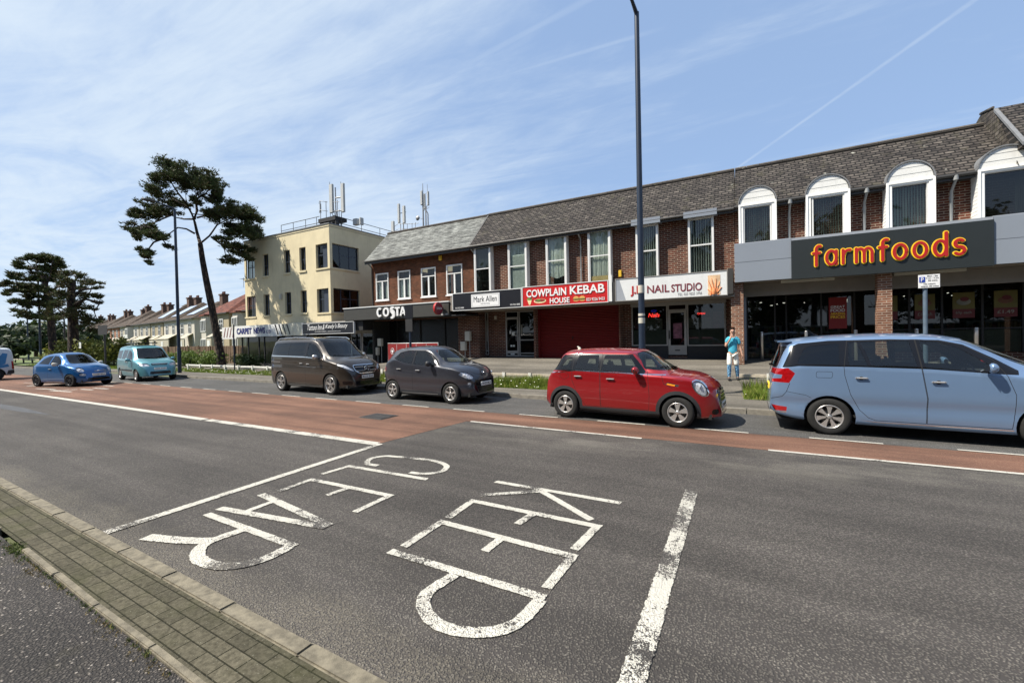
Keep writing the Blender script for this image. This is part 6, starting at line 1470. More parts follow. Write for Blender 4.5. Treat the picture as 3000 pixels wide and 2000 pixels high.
# ---------------- pale blue estate
pic = dict(W=1.83, wb=2.84, zs=1.15, r=.345, rim=.225, ar=.40, tw=.205, floor=.24, bulge=.016, zmid=.5, spoke=('petal', 7, 'rim_silver'), ptop=2.7, crease=(.50, -.020, .085),
 top=[(-2.38, .40), (-2.39, .56), (-2.37, .70), (-2.345, .98), (-2.31, 1.10), (-2.22, 1.34), (-2.15, 1.50), (-2.10, 1.545), (-1.9, 1.585), (-1.4, 1.63), (-.5, 1.655), (.1, 1.635), (.5, 1.575), (.9, 1.43), (1.3, 1.25), (1.62, 1.10), (1.75, 1.06), (2.0, .97), (2.2, .80), (2.29, .62), (2.32, .42)],
 rail=[(-2.38, .37), (-2.36, .66), (-2.32, .95), (-2.26, 1.07), (-2.12, 1.33), (-2.02, 1.46), (-1.9, 1.50), (-1.4, 1.555), (-.5, 1.575), (.15, 1.555), (.45, 1.49), (.8, 1.30), (1.05, 1.14), (1.3, 1.05), (1.7, .98), (2.05, .86), (2.22, .70), (2.32, .39)],
 belt=[(-2.38, .35), (-2.33, .90), (-2.2, 1.05), (-1.9, 1.125), (-1.0, 1.12), (0, 1.10), (.9, 1.03), (1.3, .985), (1.7, .92), (2.05, .80), (2.22, .64), (2.32, .36)],
 bot=[(-2.39, .36), (-2.2, .27), (-1.8, .22), (0, .19), (1.9, .2), (2.32, .24)],
 wbelt=[(-2.39, .66), (-2.33, .76), (-2.15, .83), (-1.8, .875), (-.5, .895), (1.2, .89), (1.7, .86), (2.0, .77), (2.2, .62), (2.32, .46)],
 wrail=[(-2.39, .58), (-2.25, .63), (-2.0, .655), (-1.4, .68), (0, .68), (.5, .68), (1.0, .75), (1.3, .78), (1.7, .75), (2.05, .64), (2.32, .38)],
 wlow=[(-2.39, .64), (-2.2, .78), (-1.7, .86), (0, .865), (1.4, .87), (1.9, .8), (2.2, .64), (2.32, .5)],
 features=[
  F('side', [(-2.16, 1.09), (-1.98, 1.46), (-1.88, 1.50), (-1.4, 1.545), (-.5, 1.56), (.16, 1.54), (.46, 1.47), (.82, 1.27), (1.08, 1.10), (1.06, 1.04), (.9, 1.045), (0, 1.105), (-1.0, 1.125), (-1.9, 1.125)], 'paint', dict(m='trim_black')),
  F('rear', [(-.62, 1.08), (-.66, 1.12), (-.60, 1.45), (.60, 1.45), (.66, 1.12), (.62, 1.08)], 'paint', dict(m='trim_black', lim=lambda c: c.x < -1.9)),
  F('rear', [(-.56, 1.12), (-.52, 1.42), (.52, 1.42), (.56, 1.12)], 'window', dict(name='rear_window', m='car_glass_dark', round=.04, lim=lambda c: c.x < -1.9)),
  F('side', [(-1.92, 1.165), (-1.80, 1.40), (-1.70, 1.455), (-1.24, 1.50), (-1.26, 1.15)], 'window', dict(m='car_glass_dark', round=.04)),
  F('side', [(-1.12, 1.15), (-1.10, 1.51), (-.97, 1.515), (-.84, 1.14)], 'window', dict(round=.02)),
  F('side', [(-.78, 1.14), (-.92, 1.52), (-.24, 1.535), (-.16, 1.125)], 'window', dict(round=.02)),
  F('side', [(-.06, 1.12), (-.10, 1.525), (.14, 1.51), (.40, 1.42), (.72, 1.20), (.80, 1.09)], 'window', dict(round=.03)),
  F('front', [(-.66, 1.12), (-.58, 1.40), (-.50, 1.54), (.50, 1.54), (.58, 1.40), (.66, 1.12), (.3, 1.085), (-.3, 1.085)], 'window', dict(name='windscreen', round=.05, lim=lambda c: c.x > .3)),
  F('side', [(-2.32, 1.07), (-2.06, 1.085), (-1.95, 1.0), (-2.05, .835), (-2.34, .845), (-2.34, .90), (-2.18, .91), (-2.16, .97), (-2.34, .985)], 'lamp', dict(name='tail_light', m='lamp_red', th=-.3, lim=lambda c: c.x < -1.8)),
  F('side', [(-2.34, .44), (-2.09, .42), (-2.10, .35), (-2.28, .345)], 'paint', dict(m='lamp_red')), F('side', [(-2.36, .455), (-2.34, .44), (-2.26, .33), (-2.10, .345), (-2.10, .325), (-2.28, .31)], 'paint', dict(m='chrome')),
  F('side', [(-2.04, .83), (-2.10, .68), (-2.17, .60), (-2.35, .55)], 'line', dict(w=.009)), F('side', [(-2.10, .69), (-1.78, .64), (-1.70, .60)], 'line', dict(w=.006)),
  F('side', [(-1.62, .94), (-1.37, .94), (-1.36, 1.04), (-1.61, 1.04)], 'line', dict(w=.006, closed=True, round=.03)),
  F('side', [(-.98, .275), (-.7, .262), (1.0, .262), (1.0, .247), (-.7, .247)], 'paint', dict(m='chrome')),
  F('front', [(-.80, .82), (-.72, .92), (-.5, .86), (-.42, .80), (-.5, .76), (-.74, .76)], 'lamp', dict(name='headlight', mirror=True, lim=lambda c: c.x > 1.6)),
  F('front', [(-.5, .62), (.5, .62), (.6, .35), (-.6, .35)], 'paint', dict(m='trim_black', round=.05, lim=lambda c: c.x > 1.9))],
 doors=[[(-1.19, 1.12), (-1.18, .98), (-1.10, .68), (-.97, .44), (-.84, .32), (-.74, .285), (-.055, .28), (-.045, .66), (-.11, 1.09), (-.16, 1.55), (-1.12, 1.54)], [(-.10, 1.09), (-.035, .66), (-.045, .28), (.98, .28), (1.01, .50), (1.02, .76), (.93, 1.02), (.80, 1.25), (.46, 1.46), (.16, 1.53), (-.15, 1.55)]],
 handles=[(-.94, .95), (.10, .915)], mirror=(.72, 1.135, 'body'), seatx=.0, seatz=.42, dashx=.82, dashz=1.03, rear_seats=(-.95,))
o, s = car('parked_car', pic, (2.73, 9.9+.915, 0), R(0), 'pale metallic blue estate car cut off by the right edge of the photo', 'cars parked along the kerb', M['paint_iceblue'])
b = MB(); b.bbox(-2.23, -1.98, -.60, .60, 1.515*1.15, 1.55*1.15, .012); b.build('roof_spoiler', M['paint_iceblue'], o)
b = MB(); b.tube([(-1.5, -.1, 1.63*1.15), (-1.56, -.1, 1.63*1.15+.03), (-1.82, -.1, 1.63*1.15+.24)], [.02, .006, .004], 5); b.build('aerial', M['trim_black'], o)
b = MB(); b.tube([(-2.31, 0, 1.12*1.15), (-2.30, .1, 1.15*1.15), (-2.27, .5, 1.18*1.15)], .012, 5); b.bbox(-2.36, -2.26, -.06, .05, 1.09*1.15, 1.12*1.15, .01); b.build('rear_wiper', M['trim_black'], o)
plate(o, s, 'rear', .72, 'HJ14 NKL', 'plate_yellow')
mat('dice_red', (.5, .02, .03), .7, var=.1); b = MB(); b.lathe([(0, -.045), (.035, -.03), (.045, 0), (.035, .03), (0, .045)], 'z', (.93, .0, 1.30*1.15), 10); b.lathe([(0, -.045), (.035, -.03), (.045, 0), (.035, .03), (0, .045)], 'z', (.97, .03, 1.20*1.15), 10); b.tube([(.93, 0, 1.33*1.15), (.9, 0, 1.42*1.15)], .004, 4); b.build('mirror_ornament', M['dice_red'], o)
b = MB(); b.bbox(.86, .90, -.13, .13, 1.36*1.15, 1.42*1.15, .01); b.build('rear_view_mirror', M['trim_black'], o)
# ---------------- grey small hatchback
i10 = dict(W=1.68, wb=2.42, zs=1.17, r=.312, rim=.205, ar=.355, tw=.19, floor=.22, bulge=.014, zmid=.45, spoke=('star', 5, 'rim_silver'), nx=130, crease=(.50, -.016, .08),
 top=[(-1.72, .36), (-1.73, .52), (-1.71, .72), (-1.66, .92), (-1.58, 1.08), (-1.46, 1.26), (-1.36, 1.38), (-1.25, 1.415), (-.8, 1.455), (-.3, 1.48), (.2, 1.46), (.42, 1.41), (.8, 1.24), (1.12, 1.06), (1.22, 1.02), (1.5, .965), (1.75, .86), (1.88, .72), (1.95, .56), (1.97, .36)],
 rail=[(-1.72, .33), (-1.68, .70), (-1.61, .90), (-1.50, 1.06), (-1.38, 1.22), (-1.26, 1.33), (-1.1, 1.36), (-.6, 1.40), (.1, 1.385), (.35, 1.32), (.65, 1.14), (.88, 1.0), (1.2, .955), (1.5, .90), (1.75, .78), (1.9, .58), (1.97, .33)],
 belt=[(-1.72, .31), (-1.6, .84), (-1.4, 1.06), (-1.05, 1.11), (-.68, 1.02), (-.17, .975), (.6, .945), (1.2, .90), (1.5, .84), (1.75, .70), (1.9, .52), (1.97, .31)],
 bot=[(-1.73, .30), (-1.5, .22), (0, .18), (1.6, .19), (1.97, .22)],
 wbelt=[(-1.73, .56), (-1.66, .68), (-1.5, .77), (-1.1, .815), (0, .83), (1.0, .825), (1.4, .79), (1.7, .68), (1.88, .54), (1.97, .40)],
 wrail=[(-1.73, .48), (-1.5, .56), (-1.25, .58), (-.5, .60), (.2, .595), (.5, .62), (.88, .70), (1.2, .71), (1.5, .65), (1.75, .54), (1.97, .32)],
 wlow=[(-1.73, .54), (-1.5, .72), (-1.1, .78), (0, .79), (1.2, .79), (1.6, .70), (1.85, .56), (1.97, .42)],
 features=[
  F('side', [(-1.12, 1.15), (-.95, 1.31), (-.62, 1.365), (.1, 1.36), (.36, 1.29), (.62, 1.13), (.80, .985), (.6, .955), (-.17, .985), (-.68, 1.03)], 'paint', dict(m='trim_black')),
  F('side', [(-1.02, 1.13), (-.90, 1.28), (-.62, 1.335), (-.31, 1.345), (-.35, 1.02), (-.66, 1.045)], 'window', dict(round=.02)),
  F('side', [(-.24, 1.345), (.10, 1.325), (.34, 1.25), (.52, 1.12), (.62, .985), (-.19, 1.0)], 'window', dict(round=.03)),
  F('front', [(-.60, 1.05), (-.54, 1.25), (-.47, 1.37), (.47, 1.37), (.54, 1.25), (.60, 1.05), (0, 1.02)], 'window', dict(name='windscreen', round=.05, m='car_glass', lim=lambda c: c.x > .2)),
  F('rear', [(-.50, 1.10), (-.46, 1.30), (.46, 1.30), (.50, 1.10)], 'window', dict(name='rear_window', m='car_glass_dark', round=.05, lim=lambda c: c.x < -1.1)),
  F('side', [(-1.70, .80), (-1.52, .78), (-1.50, .86), (-1.56, .97), (-1.66, .97)], 'lamp', dict(name='tail_light', m='lamp_red', round=.03, lim=lambda c: c.x < -1.3)),
  F('front', [(-.78, .75), (-.74, .84), (-.60, .80), (-.44, .69), (-.50, .64), (-.66, .64)], 'lamp', dict(name='headlight', mirror=True, round=.03, lim=lambda c: c.x > 1.1, bulbs=((-.03, 0, .05), (.10, .02, .035)))),
  F('front', [(-.48, .60), (.48, .60), (.56, .46), (.44, .28), (-.44, .28), (-.56, .46)], 'paint', dict(m='trim_black', round=.05, lim=lambda c: c.x > 1.6)),
  F('front', [(-.66, .56), (-.58, .56), (-.58, .47), (-.66, .47)], 'lamp', dict(name='fog_light', mirror=True, round=.04, lim=lambda c: c.x > 1.5, bulbs=((0, 0, .03),))),
  F('side', [(-.78, .235), (.72, .235), (.72, .22), (-.78, .22)], 'paint', dict(m='rim_silver')),
  F('top', [(1.18, -.66), (1.24, 0), (1.18, .66)], 'line', dict(lim=lambda c: c.z > .8)),
  F('front', [(-.56, .84), (-.3, .74), (0, .72), (.3, .74), (.56, .84)], 'line', dict(lim=lambda c: c.x > 1.3))],
 doors=[[(-1.06, 1.08), (-1.10, .80), (-.98, .5), (-.84, .30), (-.30, .26), (-.29, .97), (-.28, 1.375), (-.62, 1.38), (-.95, 1.33)], [(-.275, .97), (-.285, .26), (.78, .26), (.84, .5), (.80, .96), (.62, 1.14), (.36, 1.31), (.1, 1.37), (-.265, 1.375)]],
 handles=[(-.86, .86), (-.04, .84)], hm='chrome', mirror=(.50, 1.02, 'cladding'), seatx=-.12, seatz=.34, dashx=.55, dashz=.93, rear_seats=(-.85,))
o, s = car('parked_car', i10, (-8.98, 10.20+.84, 0), R(-2), 'dark grey small hatchback with silver star-shaped wheels', 'cars parked along the kerb', M['paint_grey'])
plate(o, s, 'front', .50, 'HN20 BKX'); wipers(o, s, [((-.05, 1.05), (-.52, 1.10)), ((.5, 1.05), (.02, 1.08))])
b = MB(); p, n_ = s.hit('front', 0, .78); b.tube([(p.x+.012, .065*math.cos(k*.5236), p.z+.035*math.sin(k*.5236)) for k in range(13)], .008, 5); b.tube([(p.x+.015, -.02, p.z-.03), (p.x+.01, .02, p.z+.03)], .008, 5); b.build('badge', M['chrome'], o)
b = MB()
for z in (.56, .44, .38, .32):
    P = [s.hit('front', y, z)[0] for y in (-.44, -.2, 0, .2, .44)]; b.tube([(q.x+.004, q.y, q.z) for q in P if q], .008, 5)
b.build('grille_bar', M['gap'], o)
b = MB(); b.bbox(.62, .66, -.10, .10, 1.26*1.17, 1.31*1.17, .01); b.build('rear_view_mirror', M['trim_black'], o)
# ---------------- brown people carrier
vcl = dict(van=True, W=1.93, wb=3.10, zs=1.12, r=.375, rim=.268, ar=.425, tw=.245, floor=.26, bulge=.014, zmid=.42, spoke=('twin', 5, 'rim_silver'), nx=140, ptop=4.0, crease=(.95, -.010, .05),
 top=[(-2.42, .42), (-2.43, .7), (-2.41, 1.2), (-2.36, 1.5), (-2.28, 1.72), (-2.2, 1.80), (-2.0, 1.845), (-1, 1.875), (.3, 1.865), (.62, 1.81), (.8, 1.73), (1.2, 1.47), (1.55, 1.25), (1.68, 1.19), (2.0, 1.11), (2.24, .98), (2.36, .84), (2.43, .62), (2.45, .40)],
 rail=[(-2.42, .38), (-2.38, 1.1), (-2.30, 1.45), (-2.2, 1.66), (-2.08, 1.74), (-1.0, 1.79), (.3, 1.775), (.62, 1.69), (.85, 1.52), (1.15, 1.28), (1.35, 1.155), (1.7, 1.09), (2.05, 1.0), (2.3, .82), (2.42, .56), (2.45, .37)],
 belt=[(-2.42, .36), (-2.36, 1.0), (-2.25, 1.22), (-2, 1.25), (0, 1.215), (.9, 1.15), (1.35, 1.10), (1.7, 1.02), (2.05, .92), (2.3, .74), (2.42, .50), (2.45, .34)],
 bot=[(-2.43, .34), (-2.2, .25), (0, .21), (2.0, .22), (2.45, .25)],
 wbelt=[(-2.43, .76), (-2.36, .84), (-2.2, .90), (-1.8, .935), (0, .95), (1.4, .945), (1.9, .90), (2.2, .78), (2.38, .62), (2.45, .50)],
 wrail=[(-2.43, .70), (-2.3, .74), (-2.1, .765), (0, .78), (.6, .77), (1.0, .80), (1.4, .84), (1.9, .78), (2.2, .66), (2.45, .42)],
 wlow=[(-2.43, .74), (-2.2, .86), (-1.7, .91), (0, .91), (1.5, .91), (2.0, .84), (2.3, .68), (2.45, .54)],
 features=[
  F('side', [(-2.20, 1.255), (-2.12, 1.60), (-2.0, 1.68), (-1.0, 1.71), (.30, 1.70), (.60, 1.62), (.84, 1.46), (1.14, 1.23), (1.12, 1.16), (.9, 1.17), (0, 1.225)], 'paint', dict(m='trim_black')),
  F('side', [(-2.10, 1.29), (-2.04, 1.58), (-1.94, 1.64), (-1.06, 1.675), (-1.07, 1.27)], 'window', dict(m='car_glass_dark', round=.04)),
  F('side', [(-1.01, 1.27), (-1.0, 1.675), (-.02, 1.68), (-.04, 1.25)], 'window', dict(m='car_glass_dark', round=.03)),
  F('side', [(.20, 1.24), (.22, 1.67), (.34, 1.66), (.58, 1.58), (.80, 1.42), (.96, 1.26), (.98, 1.19)], 'window', dict(round=.03)),
  F('side', [(-2.28, 1.262), (0, 1.232), (1.08, 1.172), (1.08, 1.150), (0, 1.208), (-2.28, 1.236)], 'paint', dict(m='chrome')),
  F('side', [(-2.36, 1.05), (-1.55, 1.04), (-1.55, 1.025), (-2.36, 1.035)], 'paint', dict(m='rim_silver')),
  F('side', [(-1.0, .27), (1.05, .27), (1.05, .255), (-1.0, .255)], 'paint', dict(m='chrome')),
  F('front', [(-.76, 1.22), (-.70, 1.5), (-.64, 1.70), (.64, 1.70), (.70, 1.5), (.76, 1.22), (0, 1.19)], 'window', dict(name='windscreen', round=.05, lim=lambda c: c.x > .4)),
  F('front', [(-.66, 1.705), (.66, 1.705), (.62, 1.84), (-.62, 1.84)], 'paint', dict(m='trim_black', lim=lambda c: .2 < c.x < 1.2, th=.02)),
  F('front', [(-.90, .96), (-.87, 1.03), (-.74, 1.0), (-.52, .84), (-.50, .74), (-.60, .78), (-.80, .88)], 'lamp', dict(name='headlight', mirror=True, round=.02, lim=lambda c: c.x > 1.4, bulbs=((-.08, .03, .045), (.06, -.02, .04)))),
  F('front', [(-.50, .95), (.50, .95), (.48, .78), (.32, .68), (-.32, .68), (-.48, .78)], 'paint', dict(m='trim_black', round=.06, lim=lambda c: c.x > 1.9)),
  F('front', [(-.50, .95), (.50, .95), (.48, .78), (.32, .68), (-.32, .68), (-.48, .78)], 'line', dict(m='chrome', w=.018, round=.06, closed=True, lim=lambda c: c.x > 1.9)),
  F('front', [(-.50, .44), (.50, .44), (.58, .32), (-.58, .32)], 'paint', dict(m='trim_black', round=.04, lim=lambda c: c.x > 1.9)), F('front', [(-.84, .46), (-.62, .44), (-.62, .34), (-.82, .34)], 'paint', dict(m='trim_black', mirror=True, round=.03, lim=lambda c: c.x > 1.7)),
  F('side', [(-2.42, .95), (-2.30, .95), (-2.27, 1.30), (-2.36, 1.32)], 'lamp', dict(name='tail_light', m='lamp_red', round=.03, lim=lambda c: c.x < -2.1)),
  F('top', [(1.62, -.80), (1.68, 0), (1.62, .80)], 'line', dict(lim=lambda c: c.z > 1))],
 doors=[[(-.99, 1.22), (-.98, .30), (.10, .27), (.11, 1.21), (.12, 1.71), (-1.0, 1.705)], [(.125, 1.21), (.115, .27), (1.02, .27), (1.10, .6), (1.08, 1.15), (.84, 1.44), (.60, 1.60), (.30, 1.69), (.135, 1.70)]],
 handles=[(-.12, 1.0), (.30, .985)], mirror=(.92, 1.22, 'rim_silver'), seatx=.20, seatz=.60, dashx=1.0, dashz=1.15, sk=.9, rear_seats=(-.75, -1.6))
o, s = car('parked_van', vcl, (-14.66, 10.22+.965, 0), R(-2.5), 'dark brown people carrier with star badge and chrome window line', 'cars parked along the kerb', M['paint_brown'])
o['category'] = 'van'
plate(o, s, 'front', .565, 'RA15 SNZ'); wipers(o, s, [((-.05, 1.22), (-.66, 1.27)), ((.62, 1.22), (.05, 1.25))])
b = MB(); p, n_ = s.hit('front', 0, .82); X_ = p.x+.02
b.tube([(X_, .10*math.cos(k*.2618), p.z+.10*math.sin(k*.2618)) for k in range(25)], .010, 6)
for a in (90, 210, 330): b.tube([(X_, 0, p.z), (X_, .095*math.cos(R(a)), p.z+.095*math.sin(R(a)))], [.014, .004], 5)
b.build('badge', M['chrome'], o)
b = MB()
for z in (.88, .76):
    for sg in (-1, 1):
        P = [s.hit('front', y*sg, z)[0] for y in (.12, .25, .36, .44)]; b.tube([(q.x+.008, q.y, q.z) for q in P if q], .012, 5)
b.build('grille_bar', M['rim_silver'], o)
b = MB()
for sg in (-1, 1): b.tube([(-2.0, sg*.74, 1.78*1.12), (-1.85, sg*.74, 1.83*1.12+.02), (-.8, sg*.755, 1.85*1.12+.03), (.3, sg*.75, 1.84*1.12+.01), (.5, sg*.74, 1.78*1.12)], .018, 6)
b.build('roof_rail', M['chrome'], o)
b = MB(); b.box(2.0, 2.02, -.7, .7, .1, .11); b.lathe([(0, 0), (.012, .0), (.012, .02)], 'z', (2.02, 0, 1.11*1.12), 8); b = MB(); b.lathe([(.014, 0), (.02, .012), (0, .03)], 'z', (2.05, 0, 1.095*1.12), 8); b.build('bonnet_badge', M['chrome'], o)
# ---------------- bright blue city car
fiat = dict(W=1.63, wb=2.30, zs=1.10, r=.30, rim=.20, ar=.335, tw=.185, floor=.2, bulge=.018, zmid=.5, spoke=('twin', 6, 'rim_dark'), nx=100, toe=R(6),
 top=[(-1.66, .38), (-1.68, .55), (-1.64, .80), (-1.55, .98), (-1.40, 1.16), (-1.2, 1.34), (-1.0, 1.42), (-.5, 1.475), (0, 1.485), (.25, 1.45), (.42, 1.38), (.75, 1.15), (1.0, 1.0), (1.1, .97), (1.4, .92), (1.62, .82), (1.78, .66), (1.84, .48), (1.85, .34)],
 rail=[(-1.66, .35), (-1.62, .72), (-1.52, .90), (-1.35, 1.06), (-1.15, 1.24), (-.95, 1.33), (-.4, 1.39), (.1, 1.37), (.3, 1.30), (.55, 1.12), (.78, .97), (1.1, .90), (1.4, .84), (1.62, .72), (1.78, .52), (1.85, .32)],
 belt=[(-1.66, .33), (-1.5, .82), (-1.2, .93), (0, .93), (.8, .92), (1.1, .85), (1.4, .78), (1.62, .66), (1.78, .48), (1.85, .30)],
 bot=[(-1.68, .30), (-1.4, .2), (0, .17), (1.5, .18), (1.85, .22)],
 wbelt=[(-1.68, .52), (-1.6, .64), (-1.4, .74), (-1.0, .79), (0, .80), (1.0, .79), (1.35, .74), (1.6, .64), (1.78, .50), (1.85, .38)],
 wrail=[(-1.68, .44), (-1.3, .52), (-.8, .54), (.1, .54), (.4, .57), (.78, .66), (1.1, .68), (1.4, .60), (1.62, .50), (1.85, .30)],
 wlow=[(-1.68, .50), (-1.4, .68), (-1.0, .76), (0, .76), (1.1, .77), (1.5, .68), (1.75, .52), (1.85, .4)],
 features=[
  F('side', [(-.98, 1.0), (-.80, 1.22), (-.55, 1.31), (-.22, 1.345), (-.24, .975)], 'window', dict(m='car_glass_dark', round=.04)),
  F('side', [(-.16, .97), (-.15, 1.35), (.12, 1.32), (.34, 1.20), (.52, 1.05), (.58, .955)], 'window', dict(m='car_glass_dark', round=.04)),
  F('front', [(-.55, 1.0), (-.48, 1.25), (-.42, 1.39), (.42, 1.39), (.48, 1.25), (.55, 1.0), (0, .975)], 'window', dict(name='windscreen', round=.05, lim=lambda c: c.x > .1)),
  F('rear', [(-.45, 1.02), (-.40, 1.28), (.40, 1.28), (.45, 1.02)], 'window', dict(name='rear_window', m='car_glass_dark', round=.05, lim=lambda c: c.x < -.9)),
  F('front', [(-.70, .72), (-.68, .80), (-.58, .84), (-.50, .80), (-.47, .72), (-.50, .65), (-.58, .62), (-.67, .65)], 'lamp', dict(name='headlight', mirror=True, lim=lambda c: c.x > 1)),
  F('front', [(-.66, .50), (-.64, .56), (-.55, .58), (-.48, .55), (-.47, .49), (-.54, .45), (-.63, .46)], 'lamp', dict(name='driving_light', mirror=True, lim=lambda c: c.x > 1, bulbs=((0, 0, .04),))),
  F('front', [(-.42, .38), (.42, .38), (.48, .26), (-.48, .26)], 'paint', dict(m='trim_black', round=.04, lim=lambda c: c.x > 1.4)),
  F('side', [(-1.66, .74), (-1.56, .72), (-1.53, .86), (-1.60, .90)], 'lamp', dict(name='tail_light', m='lamp_red', round=.03, lim=lambda c: c.x < -1.3)),
  F('side', [(-.5, .235), (.68, .235), (.68, .215), (-.4, .215)], 'paint', dict(m='rim_silver')), F('front', [(-.48, .83), (-.3, .79), (0, .775), (.3, .79), (.48, .83)], 'line', dict(lim=lambda c: c.x > 1.2))],
 doors=[[(-.20, .95), (-.30, .40), (-.25, .26), (.72, .26), (.76, .6), (.72, .92), (.52, 1.10), (.30, 1.28), (.1, 1.36), (-.18, 1.38)]],
 handles=[(-.10, .78)], mirror=(.44, .98, 'box_cream'), seatx=-.10, seatz=.32, dashx=.48, dashz=.90, rear_seats=(-.75,))
o, s = car('moving_car', fiat, (-29.45, 7.93, 0), R(14), 'bright metallic blue three-door city car turning on the red surface', None, M['paint_blue'])
plate(o, s, 'front', .50, 'FX500 BAX'); b = MB(); p, n_ = s.hit('front', 0, .66); b.bbox(p.x-.01, p.x+.012, -.16, .16, p.z-.008, p.z+.008, .003); b.lathe([(0, .01), (.04, .008), (.045, 0)], 'x', (p.x+.005, 0, p.z), 12); b.build('badge', M['chrome'], o)
# ---------------- turquoise van-based car
ber = dict(W=1.72, wb=2.60, zs=1.05, r=.315, rim=.19, ar=.36, tw=.19, floor=.25, bulge=.016, zmid=.45, spoke=('fat', 6, 'rim_silver'), nx=110, ptop=3.6,
 top=[(-2.0, .42), (-2.02, .7), (-2.0, 1.2), (-1.95, 1.6), (-1.88, 1.74), (-1.75, 1.79), (-1, 1.82), (0, 1.80), (.3, 1.75), (.5, 1.66), (.85, 1.38), (1.15, 1.16), (1.28, 1.10), (1.6, 1.03), (1.85, .90), (2.0, .72), (2.06, .5), (2.07, .36)],
 rail=[(-2.0, .38), (-1.98, 1.1), (-1.93, 1.5), (-1.86, 1.64), (-1.7, 1.69), (0, 1.69), (.28, 1.62), (.52, 1.48), (.80, 1.24), (1.0, 1.08), (1.3, 1.03), (1.6, .96), (1.85, .82), (2.0, .62), (2.07, .34)],
 belt=[(-2.0, .36), (-1.96, 1.0), (-1.85, 1.10), (0, 1.06), (.8, 1.02), (1.3, .96), (1.6, .88), (1.85, .74), (2.0, .54), (2.07, .31)],
 bot=[(-2.02, .34), (-1.8, .26), (0, .22), (1.7, .24), (2.07, .28)],
 wbelt=[(-2.02, .70), (-1.9, .79), (-1.6, .83), (0, .85), (1.2, .84), (1.6, .80), (1.85, .70), (2.0, .58), (2.07, .48)],
 wrail=[(-2.02, .62), (-1.8, .66), (0, .66), (.4, .66), (.8, .71), (1.1, .74), (1.6, .68), (1.85, .58), (2.07, .42)],
 wlow=[(-2.02, .68), (-1.8, .78), (0, .81), (1.4, .81), (1.8, .72), (2.0, .6), (2.07, .5)],
 features=[
  F('side', [(-1.80, 1.14), (-1.74, 1.52), (-1.05, 1.56), (-.98, 1.12)], 'window', dict(m='car_glass_dark', round=.04)), F('side', [(-.88, 1.12), (-.86, 1.57), (-.14, 1.57), (-.14, 1.10)], 'window', dict(m='car_glass_dark', round=.04)),
  F('side', [(-.04, 1.09), (-.04, 1.57), (.24, 1.53), (.50, 1.36), (.74, 1.12), (.74, 1.07)], 'window', dict(m='car_glass_dark', round=.04)),
  F('front', [(-.66, 1.13), (-.58, 1.45), (-.54, 1.66), (.54, 1.66), (.58, 1.45), (.66, 1.13), (0, 1.10)], 'window', dict(name='windscreen', round=.05, lim=lambda c: c.x > .1)),
  F('front', [(-.80, .84), (-.78, .92), (-.50, .90), (-.40, .80), (-.46, .75), (-.74, .76)], 'lamp', dict(name='headlight', mirror=True, round=.03, lim=lambda c: c.x > 1.2)),
  F('front', [(-.36, .88), (.36, .88), (.34, .80), (-.34, .80)], 'paint', dict(m='trim_black', round=.02, lim=lambda c: c.x > 1.4)),
  F('front', [(-.42, .50), (.42, .50), (.46, .36), (-.46, .36)], 'paint', dict(m='trim_black', round=.03, lim=lambda c: c.x > 1.4)),
  F('side', [(-1.0, .58), (.85, .58), (.85, .50), (-1.0, .50)], 'paint', dict(m='cladding')),
  F('rear', [(-.6, 1.12), (-.56, 1.55), (.56, 1.55), (.6, 1.12)], 'window', dict(name='rear_window', m='car_glass_dark', round=.05, lim=lambda c: c.x < -1.5))],
 doors=[[(-.95, 1.08), (-.95, .32), (-.06, .30), (-.06, 1.60), (-.90, 1.60)], [(-.05, 1.06), (-.045, .30), (.86, .30), (.92, .6), (.84, 1.03), (.52, 1.38), (.26, 1.57), (-.04, 1.60)]],
 handles=[(-.18, .98), (.06, .96)], mirror=(.66, 1.08, 'body'), seatx=.05, seatz=.5, dashx=.7, dashz=1.05, rear_seats=(-.8,))
o, s = car('parked_car', ber, (-29.31+.0, 10.02+.86, 0), R(-5), 'turquoise tall van-based family car parked behind the blue city car', 'cars parked along the kerb', M['paint_teal'])
plate(o, s, 'front', .62, 'HJ03 FXH')
b = MB(); b.bbox(-1.5, .1, -.5, .5, 1.805*1.1, 1.805*1.1+.05, .02); b.build('roof_vent', M['trim_black'], o)
b = MB(); b.tube([(2.0, -.34, .86*1.1), (2.04, 0, .87*1.1), (2.0, .34, .86*1.1)], .012, 5); b.tube([(2.0, -.34, .82*1.1), (2.05, 0, .83*1.1), (2.0, .34, .82*1.1)], .012, 5); b.build('grille_bar', M['chrome'], o)
